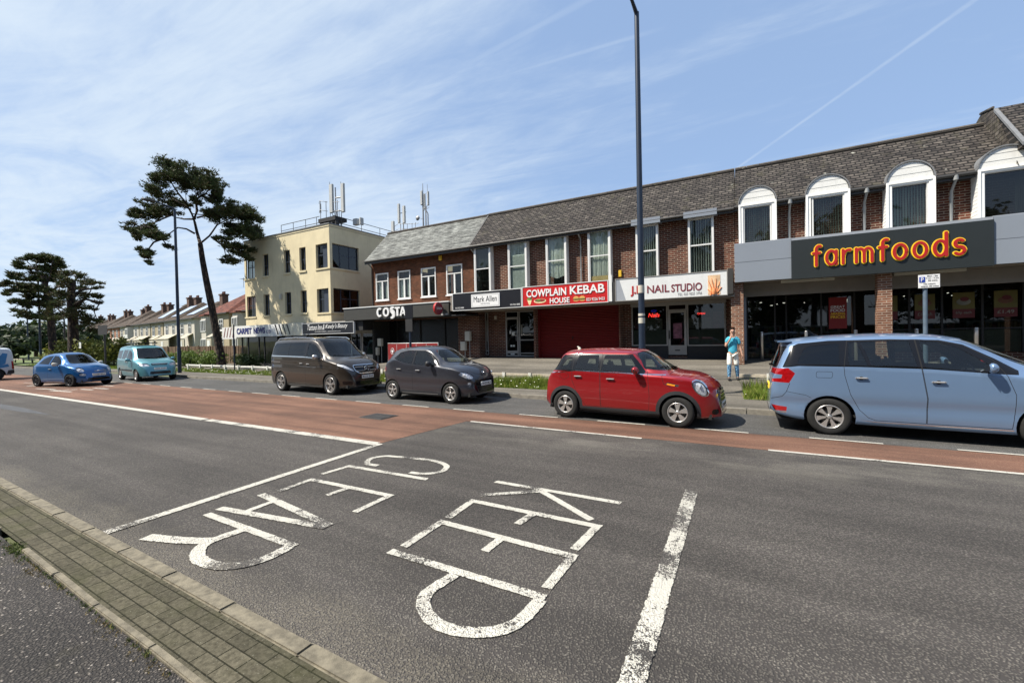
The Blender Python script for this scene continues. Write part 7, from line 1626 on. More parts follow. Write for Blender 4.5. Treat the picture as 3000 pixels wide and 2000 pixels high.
# ---------------- white van leaving on the left (drives away, only its tail is in the picture)
van = dict(van=True, W=1.9, wb=2.95, zs=1.0, r=.33, rim=.2, ar=.385, tw=.2, floor=.26, bulge=.012, zmid=.4, spoke=('thin', 5, 'rim_dark'), nx=100, ptop=4.5,
 top=[(-2.20, .45), (-2.22, .7), (-2.20, 1.3), (-2.12, 1.75), (-2.02, 1.88), (-1.8, 1.92), (0, 1.94), (.6, 1.90), (.9, 1.80), (1.3, 1.45), (1.6, 1.2), (1.8, 1.14), (2.1, 1.02), (2.3, .8), (2.36, .5), (2.37, .36)],
 rail=[(-2.20, .42), (-2.17, 1.3), (-2.08, 1.68), (-1.9, 1.82), (0, 1.85), (.6, 1.80), (.9, 1.66), (1.3, 1.3), (1.5, 1.14), (2.0, 1.0), (2.3, .7), (2.37, .34)],
 belt=[(-2.20, .4), (-2.15, 1.0), (-2.0, 1.15), (0, 1.15), (1.0, 1.12), (1.6, 1.04), (2.0, .9), (2.3, .6), (2.37, .32)],
 bot=[(-2.22, .38), (-2.0, .3), (0, .26), (2, .28), (2.37, .3)],
 wbelt=[(-2.22, .84), (-2.1, .90), (-1.6, .93), (0, .94), (1.6, .93), (2.0, .85), (2.25, .68), (2.37, .5)],
 wrail=[(-2.22, .76), (-2.0, .80), (0, .82), (1, .84), (1.6, .86), (2.0, .76), (2.37, .44)],
 wlow=[(-2.22, .82), (-2, .88), (0, .90), (1.6, .9), (2.1, .78), (2.37, .55)],
 features=[
  F('side', [(-2.21, .62), (-2.10, .62), (-2.08, 1.10), (-2.17, 1.12)], 'lamp', dict(name='tail_light', m='lamp_red', round=.03, lim=lambda c: c.x < -1.9)),
  F('side', [(-2.24, .60), (-1.95, .56), (-1.90, .34), (-2.24, .36)], 'paint', dict(m='cladding')),
  F('side', [(-1.95, 1.55), (-1.75, 1.6), (-1.45, 1.0), (-1.55, .80), (-1.85, .95)], 'paint', dict(m='sign_van_blue')), F('side', [(-1.95, .95), (-1.2, .74), (-.2, .70), (-.2, .62), (-1.2, .62), (-2.0, .78)], 'paint', dict(m='sign_van_blue')),
  F('side', [(.3, 1.18), (.3, 1.72), (.85, 1.68), (1.3, 1.24), (1.3, 1.16)], 'window', dict(m='car_glass_dark', round=.04)),
  F('front', [(-.74, 1.22), (-.66, 1.75), (.66, 1.75), (.74, 1.22)], 'window', dict(name='windscreen', round=.05, lim=lambda c: c.x > .6))],
 doors=[[(.15, 1.1), (.15, .3), (1.08, .3), (1.35, .8), (1.35, 1.15), (.9, 1.65), (.6, 1.78), (.15, 1.80)]],
 seatx=.4, seatz=.6, dashx=1.1, dashz=1.15, rear_seats=())
mat('sign_van_blue', (.02, .16, .36), .4, var=.1)
o, s = car('moving_van', van, (-39.9, 5.85, 0), R(-98), 'white van with blue graphics leaving at the left edge of the photo', None, M['paint_van'])
o['category'] = 'van'
t = text_obj('tech', -.42, .42, -.11, .11, 0, M['sign_van_blue'], o, .004, .01); t.rotation_euler = (0, 0, R(180)); t.location = (-1.35, .965, 1.42)
b = MB()
for y in (-.55, .0, .55): b.tube([(-1.8, y, 2.02), (.3, y, 2.02)], .02, 5)
for x in (-1.6, -.7, .2): b.tube([(x, -.7, 1.9), (x, -.7, 1.99), (x, .7, 1.99), (x, .7, 1.9)], .018, 5)
b.build('roof_rack', M['steel_dull'], o)
# ================================================================ trees
PINE_T = [(0.0, 0.98), (-0.19, 2.38), (-0.46, 4.61), (-0.73, 6.47), (-0.91, 7.89), (-1.02, 9.08)]
PINE_B = [[(-1.02, 9.08), (-1.21, 10.04), (-1.33, 10.79), (-1.49, 11.42), (-1.74, 11.81), (-1.8, 12.88)], [(-1.33, 10.79), (-1.14, 11.36), (-1.2, 12.22), (-0.91, 13.25)], [(-1.31, 9.76), (-1.78, 10.03), (-2.25, 10.02), (-2.64, 9.45), (-3.14, 9.18)], [(-1.42, 10.78), (-1.93, 10.81), (-2.43, 11.06), (-3.01, 11.3)], [(-2.44, 11.01), (-3.03, 10.56), (-3.61, 10.06), (-4.17, 9.68)], [(-0.97, 9.14), (-0.46, 9.8), (0.01, 10.53), (0.57, 10.82), (1.15, 11.13), (1.93, 11.23)], [(-0.38, 9.65), (0.16, 9.21), (0.72, 9.04), (1.28, 8.75)], [(-1.15, 10.92), (-0.7, 11.2), (-0.33, 11.48), (0.04, 11.75)], [(-1.49, 11.42), (-2.08, 11.76), (-2.66, 12.2), (-3.4, 12.07)], [(-1.74, 11.81), (-2.31, 12.57), (-2.63, 13.26)], [(-1.2, 12.22), (-0.57, 12.65), (-0.11, 13.17)], [(-3.14, 9.18), (-3.56, 8.82), (-3.9, 8.06), (-3.75, 7.45)], [(0.57, 10.82), (1.14, 10.56), (1.9, 10.19), (2.18, 9.53)]]
PINE_C = [(-2.53, 14.02, 0.43, 0.3), (-1.77, 13.95, 0.62, 0.4), (-0.99, 13.78, 0.63, 0.41), (-0.28, 13.7, 0.51, 0.37), (0.08, 13.21, 0.28, 0.56), (-3.22, 12.83, 0.42, 0.29), (-2.47, 13.18, 0.6, 0.43), (-1.62, 13.01, 0.53, 0.44), (-0.65, 12.97, 0.55, 0.41), (-0.12, 12.51, 0.42, 0.37), (-3.88, 11.89, 0.44, 0.2), (-3.24, 11.99, 0.58, 0.33), (-2.49, 12.12, 0.51, 0.34), (-4.38, 10.78, 0.4, 0.32), (-3.83, 10.97, 0.48, 0.28), (-3.18, 11.06, 0.41, 0.29), (-4.64, 9.63, 0.35, 0.23), (-4.17, 9.79, 0.4, 0.24), (-3.7, 9.74, 0.32, 0.2), (-4.11, 8.97, 0.32, 0.24), (-3.55, 9.03, 0.49, 0.24), (-3.07, 8.98, 0.41, 0.21), (-2.74, 8.69, 0.21, 0.15), (-3.97, 8.16, 0.28, 0.24), (-3.83, 7.65, 0.28, 0.24), (-3.64, 7.25, 0.15, 0.11), (0.6, 11.95, 0.48, 0.29), (0.03, 11.31, 0.56, 0.42), (0.78, 11.41, 0.57, 0.34), (1.54, 11.52, 0.59, 0.39), (2.22, 11.27, 0.55, 0.5), (2.71, 10.76, 0.36, 0.51), (1.33, 10.7, 0.59, 0.34), (0.74, 9.94, 0.48, 0.29), (1.71, 10.17, 0.49, 0.35), (2.18, 9.65, 0.4, 0.4), (0.44, 9.01, 0.33, 0.24), (1.1, 9.19, 0.48, 0.34), (1.67, 8.79, 0.49, 0.3), (0.51, 8.23, 0.33, 0.17), (1.17, 8.18, 0.48, 0.17), (1.95, 8.24, 0.3, 0.2), (-0.5, 11.78, 0.46, 0.27), (-1.12, 11.91, 0.36, 0.27)]
A_T = [(0.06, 1.53), (-0.02, 4.21), (-0.24, 7.0), (-0.39, 8.39)]
A_B = [[(-0.24, 7.0), (-1.02, 7.23), (-1.93, 7.17)], [(-0.2, 6.45), (0.5, 7.62), (0.72, 8.77)], [(-0.35, 8.11), (-0.8, 8.9), (-1.34, 9.4)], [(-0.28, 7.28), (0.04, 8.43), (0.16, 9.42)], [(-0.13, 5.61), (-0.87, 6.0), (-1.69, 5.76)]]
A_C = [(-1.33, 9.81, 0.46, 0.23), (-0.59, 9.9, 0.66, 0.28), (-0.03, 9.82, 0.48, 0.29), (-1.7, 9.09, 0.36, 0.27), (-0.89, 9.03, 0.74, 0.28), (0.05, 8.99, 0.58, 0.29), (0.74, 9.34, 0.4, 0.3), (-2.08, 7.97, 0.36, 0.22), (-1.37, 8.16, 0.64, 0.23), (-0.44, 8.1, 0.57, 0.28), (0.52, 8.47, 0.59, 0.29), (-2.54, 7.39, 0.31, 0.16), (-1.83, 7.31, 0.54, 0.22), (-1.02, 7.37, 0.55, 0.28), (-2.64, 6.72, 0.26, 0.16), (-2.03, 6.76, 0.44, 0.16), (-1.22, 6.67, 0.55, 0.23), (-0.38, 6.99, 0.57, 0.28), (-2.14, 5.81, 0.35, 0.18), (-1.51, 5.69, 0.54, 0.23), (-2.24, 5.13, 0.26, 0.13), (-0.87, 5.86, 0.56, 0.32), (-0.12, 6.03, 0.67, 0.48), (-1.27, 4.74, 0.64, 0.27), (-0.34, 4.76, 0.66, 0.38)]
B_T = [(0.05, 1.27), (0.06, 3.99), (-0.01, 5.93), (0.07, 7.48)]
B_B = [[(0.01, 5.93), (0.69, 6.74), (1.63, 6.94)], [(0.02, 5.28), (0.85, 5.84), (1.69, 5.47)], [(0.05, 6.58), (-0.38, 7.19), (-0.55, 7.43)], [(0.04, 4.51), (0.82, 4.65), (1.56, 4.01)], [(0.01, 6.83), (0.34, 7.63), (0.54, 8.04)], [(0.03, 3.99), (-0.62, 4.75), (-0.96, 5.25)]]
B_C = [(-0.19, 7.85, 0.36, 0.22), (0.35, 7.89, 0.46, 0.23), (0.89, 7.41, 0.47, 0.19), (-0.39, 7.06, 0.53, 0.31), (0.33, 6.98, 0.55, 0.27), (1.26, 7.05, 0.47, 0.14), (1.73, 6.94, 0.29, 0.1), (-0.59, 6.15, 0.53, 0.35), (0.12, 6.06, 0.54, 0.32), (0.86, 6.23, 0.47, 0.19), (1.42, 6.0, 0.38, 0.14), (-0.78, 5.25, 0.52, 0.35), (0.47, 5.3, 0.55, 0.28), (1.12, 5.19, 0.38, 0.19), (1.6, 5.47, 0.24, 0.12), (-0.27, 4.5, 0.62, 0.36), (0.63, 4.39, 0.55, 0.28), (1.08, 3.87, 0.47, 0.33), (-0.81, 4.11, 0.44, 0.35), (1.17, 3.34, 0.47, 0.24), (1.56, 4.01, 0.38, 0.14)]
leafmat('needles', (.052, .070, .022), .45, 2.5, .15); leafmat('needles_brown', (.075, .066, .03), .4, 3, .15)
leafmat('leaf_dark', (.030, .046, .017), .4, 1.5, .2); leafmat('leaf_mid', (.045, .068, .020), .4, 1.5, .25); leafmat('leaf_yellow', (.15, .16, .03), .35, 2, .3); leafmat('leaf_bright', (.10, .15, .03), .35, 2, .3)
m_, t_, b_ = newmat('bark'); g_ = N(t_, 'ShaderNodeNewGeometry')
v_ = N(t_, 'ShaderNodeTexVoronoi'); v_.inputs['Scale'].default_value = 1; t_.links.new(vmap(t_, g_.outputs['Position'], (9, 9, 3.2)), v_.inputs['Vector'])
f_ = noise(t_, g_.outputs['Position'], 3, 5, .6)
t_.links.new(mixc(t_, 1, mixc(t_, ramp(t_, v_.outputs['Distance'], .2, .6), (.085, .058, .042), (.018, .013, .011)), mixc(t_, f_, (.6, .6, .6), (1.5, 1.4, 1.3)), 'MULTIPLY'), b_.inputs['Base Color']); b_.inputs['Roughness'].default_value = .95
bp_ = N(t_, 'ShaderNodeBump'); bp_.inputs[0].default_value = 1; bp_.inputs[1].default_value = .05; bp_.invert = True; t_.links.new(v_.outputs['Distance'], bp_.inputs['Height']); t_.links.new(bp_.outputs[0], b_.inputs['Normal'])

def tuft_mesh(name, P, D, size, blades, width, mats, parent, rn, upb=.5, mi=None):
    """needle tufts: blades (thin triangles) fanning out of every point"""
    n = len(P); V = np.zeros((n, blades, 3, 3))
    d = rn.normal(size=(n, blades, 3)); d[:, :, 2] = np.abs(d[:, :, 2])*.6+upb; d += D[:, None, :]*.8; d /= np.linalg.norm(d, axis=2)[:, :, None]
    L = size*(.6+.8*rn.rand(n, blades))[:, :, None]; s = np.cross(d, rn.normal(size=(n, blades, 3))); s /= np.linalg.norm(s, axis=2)[:, :, None]; w = width*(.6+.8*rn.rand(n, blades))[:, :, None]
    base = P[:, None, :]; V[:, :, 0] = base-s*w; V[:, :, 1] = base+s*w; V[:, :, 2] = base+d*L
    V = V.reshape(-1, 3); m = len(V)//3; me = bpy.data.meshes.new(name); me.vertices.add(len(V)); me.vertices.foreach_set('co', V.reshape(-1)); me.loops.add(len(V)); me.loops.foreach_set('vertex_index', np.arange(len(V), dtype=np.int32)); me.polygons.add(m); me.polygons.foreach_set('loop_start', np.arange(0, len(V), 3, dtype=np.int32)); me.polygons.foreach_set('loop_total', np.full(m, 3, dtype=np.int32))
    for q in mats: me.materials.append(q)
    if mi is not None: me.polygons.foreach_set('material_index', np.repeat(mi, blades).astype(np.int32))
    me.update(); me.validate(); return put(bpy.data.objects.new(name, me), parent) or bpy.data.objects[name]
def pine(dirn, d, T_, B_, C_, label, seed, r0=.33, dens=240, size=.20, wd=.030, dep=1.6, brown=.2, group=None, base=.1):
    rn = np.random.RandomState(seed); n_ = Vector((dirn[0], dirn[1], 0)).normalized(); lat = Vector((n_.y, -n_.x, 0)); o0 = n_*d
    def Wp(u, z, q=0): return o0+lat*u+n_*q+Vector((0, 0, z))
    t = wthing('pine_tree', tuple(Wp(T_[0][0], base)), label, 'tree', group)
    b = MB(); pts = [Wp(T_[0][0]+.02, base)]+[Wp(*p) for p in T_]; k = len(pts); b.tube(pts, [r0*1.25]+[r0*(1-.52*i/(k-1)) for i in range(k-1)], 14)
    ends = []
    for j, br in enumerate(B_):
        qs = np.cumsum(np.r_[0, rn.normal(0, .45, len(br)-1)]); p = [Wp(u, z, q*dep*.6) for (u, z), q in zip(br, qs)]
        rr = r0*(.44 if j < 2 else .26); b.tube(p, [rr*(1-.72*i/(len(p)-1)) for i in range(len(p))], 8); ends += [(p_, rr*.3) for p_ in p[1:]]
    b.build('trunk', M['bark'], t)
    # twigs reach from the limbs into every clump
    P, D, MI = [], [], []; tw = MB()
    for (u, z, ru, rz) in C_:
        ru *= 1.18; rz *= 1.3
        q = rn.uniform(-1, 1)*dep; c = Wp(u, z, q); rq = (ru+.3)
        e = min(ends, key=lambda a: (a[0]-c).length); mid = (e[0]+c)/2+Vector(rn.normal(0, .15, 3)); tw.tube([e[0], mid, c-Vector((0, 0, rz*.4))], [e[1], .04, .018], 5, cap=False)
        for _ in range(5):
            a = rn.uniform(0, 6.28); tw.tube([c-Vector((0, 0, rz*.4)), c+lat*math.cos(a)*ru*.8+n_*math.sin(a)*rq*.8+Vector((0, 0, rz*rn.uniform(-.5, .4)))], [.02, .006], 4, cap=False)
        m = int(dens*ru*rz*4/.5)+30
        # sub-pads: several flat cushions make a ragged outline
        ns = 5+int(m/90); cen = rn.normal(size=(ns, 3))*np.array([.5, .5, .38])
        k_ = rn.randint(0, ns, m); loc = cen[k_]+rn.normal(size=(m, 3))*np.array([.26, .26, .17])
        pos = np.array(c)[None, :]+loc[:, :1]*ru*np.array(lat)[None, :]*1.05+loc[:, 1:2]*rq*np.array(n_)[None, :]+loc[:, 2:3]*rz*1.15*np.array([[0, 0, 1]])
        P.append(pos); D.append(np.array([lat])*loc[:, :1]*.6+np.array([n_])*loc[:, 1:2]*.6); MI.append((rn.rand(m) < brown).astype(int))
    P = np.concatenate(P); D = np.concatenate(D); MI = np.concatenate(MI)
    tw.build('limbs', M['bark'], t); tuft_mesh('crown', P, D, size, 5, wd, [M['needles'], M['needles_brown']], t, rn, .45, MI)
    return t
pine((-.894, .448), 38, PINE_T, PINE_B, PINE_C, 'tall leaning pine with flat dark crown beside the cream building', 3, .27, 270, .17, .026, 1.8)
pine((-.971, .239), 58, A_T, A_B, A_C, 'far left pine with broad layered crown behind the white van', 5, .30, 105, .26, .045, 2.2, .25, 'pines at the far left')
pine((-.965, .261), 52, B_T, B_B, B_C, 'straggly pine with bare brownish branches right of the far left pine', 8, .38, 60, .26, .035, 2.2, .5, 'pines at the far left')

def bush(name, loc, lobes, m, label, seed=1, n=900, leaf=.10, parent=None, cat='bush', group=None, trunk=None):
    """leaf masses: lobes are (dx, dy, dz, rx, ry, rz)"""
    rn = np.random.RandomState(seed); t = parent or wthing(name, loc, label, cat, group)
    P = []; Nn = []
    for (dx, dy, dz, rx, ry, rz) in lobes:
        k = int(n*(rx*ry+rx*rz+ry*rz)/3)+20; ns = 14; cen = rn.normal(size=(ns, 3)); cen /= np.linalg.norm(cen, axis=1)[:, None]; cen *= .72
        q = rn.randint(0, ns, k); l = cen[q]+rn.normal(size=(k, 3))*.20; l[:, 2] = np.maximum(l[:, 2], -.9)
        P.append(np.array([loc])+np.array([[dx, dy, dz]])+l*np.array([[rx, ry, rz]])); Nn.append(l)
    P = np.concatenate(P); Nn = np.concatenate(Nn); k = len(P)
    nr = Nn/np.linalg.norm(Nn, axis=1)[:, None]+rn.normal(size=(k, 3))*.6; nr /= np.linalg.norm(nr, axis=1)[:, None]
    a = np.cross(nr, rn.normal(size=(k, 3))); a /= np.linalg.norm(a, axis=1)[:, None]; c = np.cross(nr, a); s = leaf*(.5+rn.rand(k))[:, None]
    V = np.stack([P-a*s, P+c*s*.6, P+a*s, P-c*s*.6], 1).reshape(-1, 3)
    me = bpy.data.meshes.new('foliage'); me.vertices.add(len(V)); me.vertices.foreach_set('co', V.reshape(-1)); me.loops.add(len(V)); me.loops.foreach_set('vertex_index', np.arange(len(V), dtype=np.int32)); me.polygons.add(k); me.polygons.foreach_set('loop_start', np.arange(0, len(V), 4, dtype=np.int32)); me.polygons.foreach_set('loop_total', np.full(k, 4, dtype=np.int32)); me.materials.append(m); me.update(); me.validate()
    put(bpy.data.objects.new('foliage' if cat == 'bush' else 'crown', me), t)
    if trunk:
        b = MB(); L = Vector(loc); b.tube([L, L+Vector((0, 0, trunk[1]*.5)), L+Vector((.1, 0, trunk[1]))], [trunk[0], trunk[0]*.8, trunk[0]*.5], 8)
        for (dx, dy, dz, rx, ry, rz) in lobes[:6]: b.tube([L+Vector((.05, 0, trunk[1]*.8)), L+Vector((dx, dy, dz))], [trunk[0]*.4, .03], 5)
        b.build('trunk', M['bark'], t)
    else:
        b = MB(); L = Vector(loc)
        for i, (dx, dy, dz, rx, ry, rz) in enumerate(lobes): b.tube([L+Vector((dx, dy, 0)), L+Vector((dx+.1, dy, dz))], [.04, .015], 5)
        b.build('stems', M['bark'], t)
    return t
rr = random.Random(5)
bush('bush', (-37.2, 17.0, .12), [(-3.2+i*.85, rr.uniform(-.3, .3), .55+rr.uniform(-.05, .1), .75, .7, .62) for i in range(8)], M['leaf_bright'], 'bright green low bush around the foot of the tall pine', 3, 1500, .07)
bush('bush', (-31.4, 17.4, .12), [(-1+i*.7, 0, .45, .6, .6, .55) for i in range(4)], M['leaf_mid'], 'dark rounded bush in front of the carpet shop window', 4, 1500, .07)
bush('bush', (-51.5, 12.2+3, .1), [(-5+i*1.5, rr.uniform(-.8, .8), 1.0+rr.uniform(-.1, .35), 1.3, 1.2, 1.15) for i in range(8)], M['leaf_yellow'], 'large yellow-green shrub behind the blue city car', 5, 800, .12)
bush('bush', (-60, 20, .1), [(-2+i*1.4, 0, .9, 1.1, 1.1, 1.0) for i in range(5)], M['leaf_mid'], 'mid green shrub below the straggly pine', 6, 500, .13)
bush('bush', (-47.5, 16.8, .1), [(0, 0, .7, .8, .7, .8), (.9, .2, .5, .6, .6, .6), (1.8, .3, .4, .7, .6, .5)], M['leaf_bright'], 'small garden shrub by the brown fence left of the turquoise car', 7, 700, .09)
for i, (rx_, ry_, d_, w_, h_, m__, lab) in enumerate(((-.985, .172, 105, 7, 5.2, 'leaf_dark', 'dark conifer at the extreme left edge of the photo'), (-.980, .198, 98, 5.5, 4.4, 'leaf_dark', 'dark rounded tree left of the far pine trunk'), (-.975, .222, 110, 6, 6.4, 'leaf_mid', 'mid green domed tree seen through the far pine'), (-.970, .243, 92, 5.5, 4.6, 'leaf_dark', 'dark bushy tree between the two far pine trunks'), (-.962, .272, 88, 5, 3.6, 'leaf_dark', 'dark tree just right of the straggly pine trunk'), (-.983, .185, 70, 4, 2.8, 'leaf_dark', 'low dark shrubbery tree above the white van'))):
    rr2 = random.Random(20+i); bush('broadleaf_tree', (rx_*d_, ry_*d_, 0), [(rr2.uniform(-.5, .5)*w_, rr2.uniform(-.4, .4)*w_, h_*.62+rr2.uniform(-.18, .22)*h_, w_*.34, w_*.34, h_*.32) for k in range(7)], M[m__], lab, 30+i, 110, .30, None, 'tree', 'background trees at the far left', (.3, h_*.6))
# ---------------------------------------------------------------- houses along the side of the main road, far left
def house(x, y, w, d, ez, rz, wm, rm, label, chim=(), solar=None, bays=(), wins=(), hip=1.0, ang=-8, fr='white_upvc', porch=None, group='houses in the row at the left'):
    h = empty('house', (x, y, .1), R(ang), label, 'house', group)
    b = MB(); b.box(-w/2, w/2, 0, d, -.2, ez); b.build('wall', M[wm], h)
    b = MB(); o = .35; hp = min(w/2-.1, d/2)*hip
    v = [(-w/2-o, -o, ez-.1), (w/2+o, -o, ez-.1), (w/2+o, d+o, ez-.1), (-w/2-o, d+o, ez-.1), (-w/2+hp-o, d/2, rz), (w/2-hp+o, d/2, rz)]
    b.add(v, [(0, 1, 5, 4), (1, 2, 5), (2, 3, 4, 5), (3, 0, 4), (0, 3, 2, 1)]); rf = b.build('roof', M[rm], h)
    b = MB(); b.box(-w/2-o, w/2+o, -o-.05, -o+.05, ez-.22, ez-.08); b.build('gutter', M['gutter'], h)
    for cx in chim:
        b = MB(); b.box(cx-.55, cx+.55, d/2-.4, d/2+.4, rz-1.0, rz+.75); b.box(cx-.65, cx+.65, d/2-.5, d/2+.5, rz+.75, rz+.95); c = b.build('chimney', M['chimney_brick'], rf)
        b = MB()
        for k in range(4): b.tube([(cx-.4+k*.27, d/2, rz+.95), (cx-.4+k*.27, d/2, rz+1.32)], .10, 6)
        b.build('chimney_pot', M['pot'], c)
    if solar:
        sl = (rz-ez)/(d/2+o); x0, x1, a, c = solar
        def sp(u, q): return (u, -o+q, ez-.1+q*(rz-ez+.1)/(d/2+o)+.12)
        b = MB(); b.add([sp(x0, a), sp(x1, a), sp(x1, c), sp(x0, c)], [(0, 1, 2, 3)]); b.build('solar_panel', M['solar'], rf, fix=False)
    for (wx, wz, ww, wh) in wins:
        b = MB(); frame(b, wx-ww/2, wx+ww/2, wz, wz+wh, -.005, .09, .06, 0, (wx,), (wz+wh*.6,)); b.box(wx-ww/2-.08, wx+ww/2+.08, -.12, 0, wz-.12, wz); q = b.build('window', M[fr], h); pane(wx-ww/2+.08, wx+ww/2-.08, wz+.08, wz+wh-.08, -.008, M['pane_dark'], q)
        b = MB(); b.quad((wx-ww/2+.08, -.003, wz+.08), (wx+ww/2-.08, -.003, wz+.08), (wx+ww/2-.08, -.003, wz+wh-.08), (wx-ww/2+.08, -.003, wz+wh-.08)); b.build('window_dark', M['black_gloss'], q)
    for (bx, bw, bz0, bz1) in bays:
        b = MB(); b.prism([(bx-bw/2, 0), (bx-bw/2+.4, -.7), (bx+bw/2-.4, -.7), (bx+bw/2, 0)], 'z', bz0, bz1); q = b.build('bay', M['render_white'], h)
        for z0 in ([bz0+.9, bz0+3.3] if bz1-bz0 > 4 else [bz0+.9]):
            b = MB(); b.prism([(bx-bw/2+.05, -.06), (bx-bw/2+.42, -.73), (bx+bw/2-.42, -.73), (bx+bw/2-.05, -.06)], 'z', z0, z0+1.3)
            b2 = MB()
            for u in (-.5, -.17, .17, .5): b2.box(bx+u*(bw-.8)-.05, bx+u*(bw-.8)+.05, -.80, -.70, z0, z0+1.3)
            b2.box(bx-bw/2+.35, bx+bw/2-.35, -.79, -.7, z0-.1, z0); b2.box(bx-bw/2+.35, bx+bw/2-.35, -.79, -.7, z0+1.3, z0+1.4)
            g = b.build('bay_window', M['black_gloss'], q); b2.build('frame', M['white_upvc'], g)
        b = MB(); b.prism([(bx-bw/2-.1, 0), (bx-bw/2+.3, -.9), (bx+bw/2-.3, -.9), (bx+bw/2+.1, 0)], 'z', bz1, bz1+.2); b.build('bay_roof', M[rm], q)
    if porch:
        px_, pw = porch; b = MB(); b.add([(px_-pw/2, -1.2, 2.5), (px_+pw/2, -1.2, 2.5), (px_+pw/2, 0, 3.2), (px_-pw/2, 0, 3.2)], [(0, 1, 2, 3)]); b.box(px_-pw/2+.05, px_+pw/2-.05, -1.1, -1.0, 0, 2.45); b.build('porch', M['render_pale'], h); b = MB(); b.box(px_-.45, px_+.45, -1.14, -1.10, .1, 2.1); b.build('door', M['white_upvc'], h)
    return h
house(-58.6, 28.9, 8.2, 8, 5.5, 8.3, 'render_tan', 'tile_red', 'tan house with red hipped roof just left of the cream block', (1.2,), None, ((-2.0, 2.4, 0, 5.2),), ((1.8, 3.3, 1.3, 1.4), (1.8, .9, 1.2, 1.6)), .85, porch=(.9, 1.6))
house(-50.3, 28.0, 6.6, 8, 5.5, 8.6, 'render_tan', 'tile_red', 'end house with red tiled roof and skylight partly behind the cream block', (-1.8,), (-.4, .5, 2.6, 3.6), ((-1.2, 2.2, 0, 5.2),), ((1.6, 3.3, 1.3, 1.4),), .9)
HL = ['white rendered house with solar panel directly left of the tall lamp post', 'white rendered house with long solar panel behind the tall lamp post', 'tan house with solar panel above the right end of the turquoise car', 'pale house above the roof of the turquoise car', 'white house with big chimney above the left end of the turquoise car', 'pale house between the brick house and the white house with big chimney', 'red brick house with white windows left of the turquoise car', 'second red brick house beside the black road sign', 'tan bay-windowed house right of the straggly pine', 'pale house next to the tan bay-windowed one', 'yellow rendered house behind the straggly pine trunk', 'most distant white house between the two far pine trunks']
HW = ['render_white', 'render_white', 'render_tan', 'render_pale', 'render_white', 'render_pale', 'brick_house', 'brick_house', 'render_tan', 'render_pale', 'render_cream', 'render_white']
for i in range(12):
    x = -71.5-i*7.25-(2 if i > 8 else 0)
    house(x, 28.5-.1436*(x+56)+.6, 6.7, 8.5, 5.4, 8.1+.25*(i % 3), HW[i], 'tile_brown', HL[i], ((1.9, -1.9)[i % 2],), (-1.8, 1.3, .9, 3.6) if i in (0, 1, 2) else None, ((-1.7, 2.4, 0, 5.1),) if i in (4, 8, 9) else (), ((-1.7, 3.1, 1.3, 1.6), (1.5, 3.1, 1.2, 1.6), (-1.7, .9, 1.8, 1.5)) if i not in (4, 8, 9) else ((1.6, 3.1, 1.2, 1.6),), .92, porch=(1.5, 2.6) if i % 2 == 0 else (0, 6.2))
b = MB(); b.tube([(-58.9, 32.6, 9.2), (-58.9, 32.6, 10.5)], .03, 4)
for k in range(4): b.tube([(-59.3+k*.25, 32.3, 10.3), (-59.3+k*.25, 32.9, 10.3)], .015, 4)
tag(b.build('tv_aerial', M['steel_dull']), 'thin television aerial on the chimney of the tan house', 'aerial')
# wooden fence
fn = wthing('garden_fence', (-45, 19.9, .1), 'brown vertical-board garden fence behind the pine and bushes', 'fence')
b = MB(); rn = random.Random(2)
x = -53.0
while x < -35.6: b.box(x, x+.10, 19.9+.05*rn.random(), 19.96, .1, 1.62+.02*rn.random()); x += .115
b.build('boards', M['fence_wood'], fn)
for k in range(10): b = MB(); b.box(-53+k*1.93, -52.9+k*1.93, 19.84, 19.90, .1, 1.7); b.build('post', M['fence_wood'], fn)
# ---------------------------------------------------------------- low rails
def rail(x0, x1, y, posts, wm, label, white=True, zt=.50):
    t = wthing('timber_rail', ((x0+x1)/2, y, .12), label, 'railing', 'low timber rails along the verge')
    b = MB(); b.bbox(x0, x1, y-.055, y+.055, zt-.10, zt, .012); b.build('rail', wm, t)
    for px_ in posts:
        b = MB(); b.bbox(px_-.06, px_+.06, y-.07, y+.05, .02, zt+.03, .012); q = b.build('post', M['rail_dark'] if not white else wm, t)
        b = MB(); b.bbox(px_-.065, px_+.065, y-.085, y-.071, zt-.20, zt+.04, .004); b.build('reflector_plate', M['rail_white'], q)
rail(-33.8, -22.5, 14.75, [-33.5, -31.9, -30.4, -28.9, -27.4, -25.9, -24.4, -22.9], M['rail_white'], 'white weathered timber rail in front of the pine and carpet shop')
rail(-22.0, -13.2, 14.80, [-21, -18, -15.3, -13.4], M['wood_rail'], 'bare timber rail seen between the brown people carrier and grey hatchback', False)
rail(-12.6, -5.6, 14.85, [-12.2, -10.4, -8.62, -7.45, -5.9], M['wood_rail'], 'bare timber rail with pale plates between the grey and red cars', False)
rail(-.28, 9, 15.05, [.52, 2.6, 4.8], M['wood_rail'], 'short timber rail ending in tall grass behind the pale blue car', False, .66)
rail(-75, -35.5, 15.2, [-74+3*k for k in range(13)], M['wood_rail'], 'long low timber rail behind the blue and turquoise cars', False, .52)
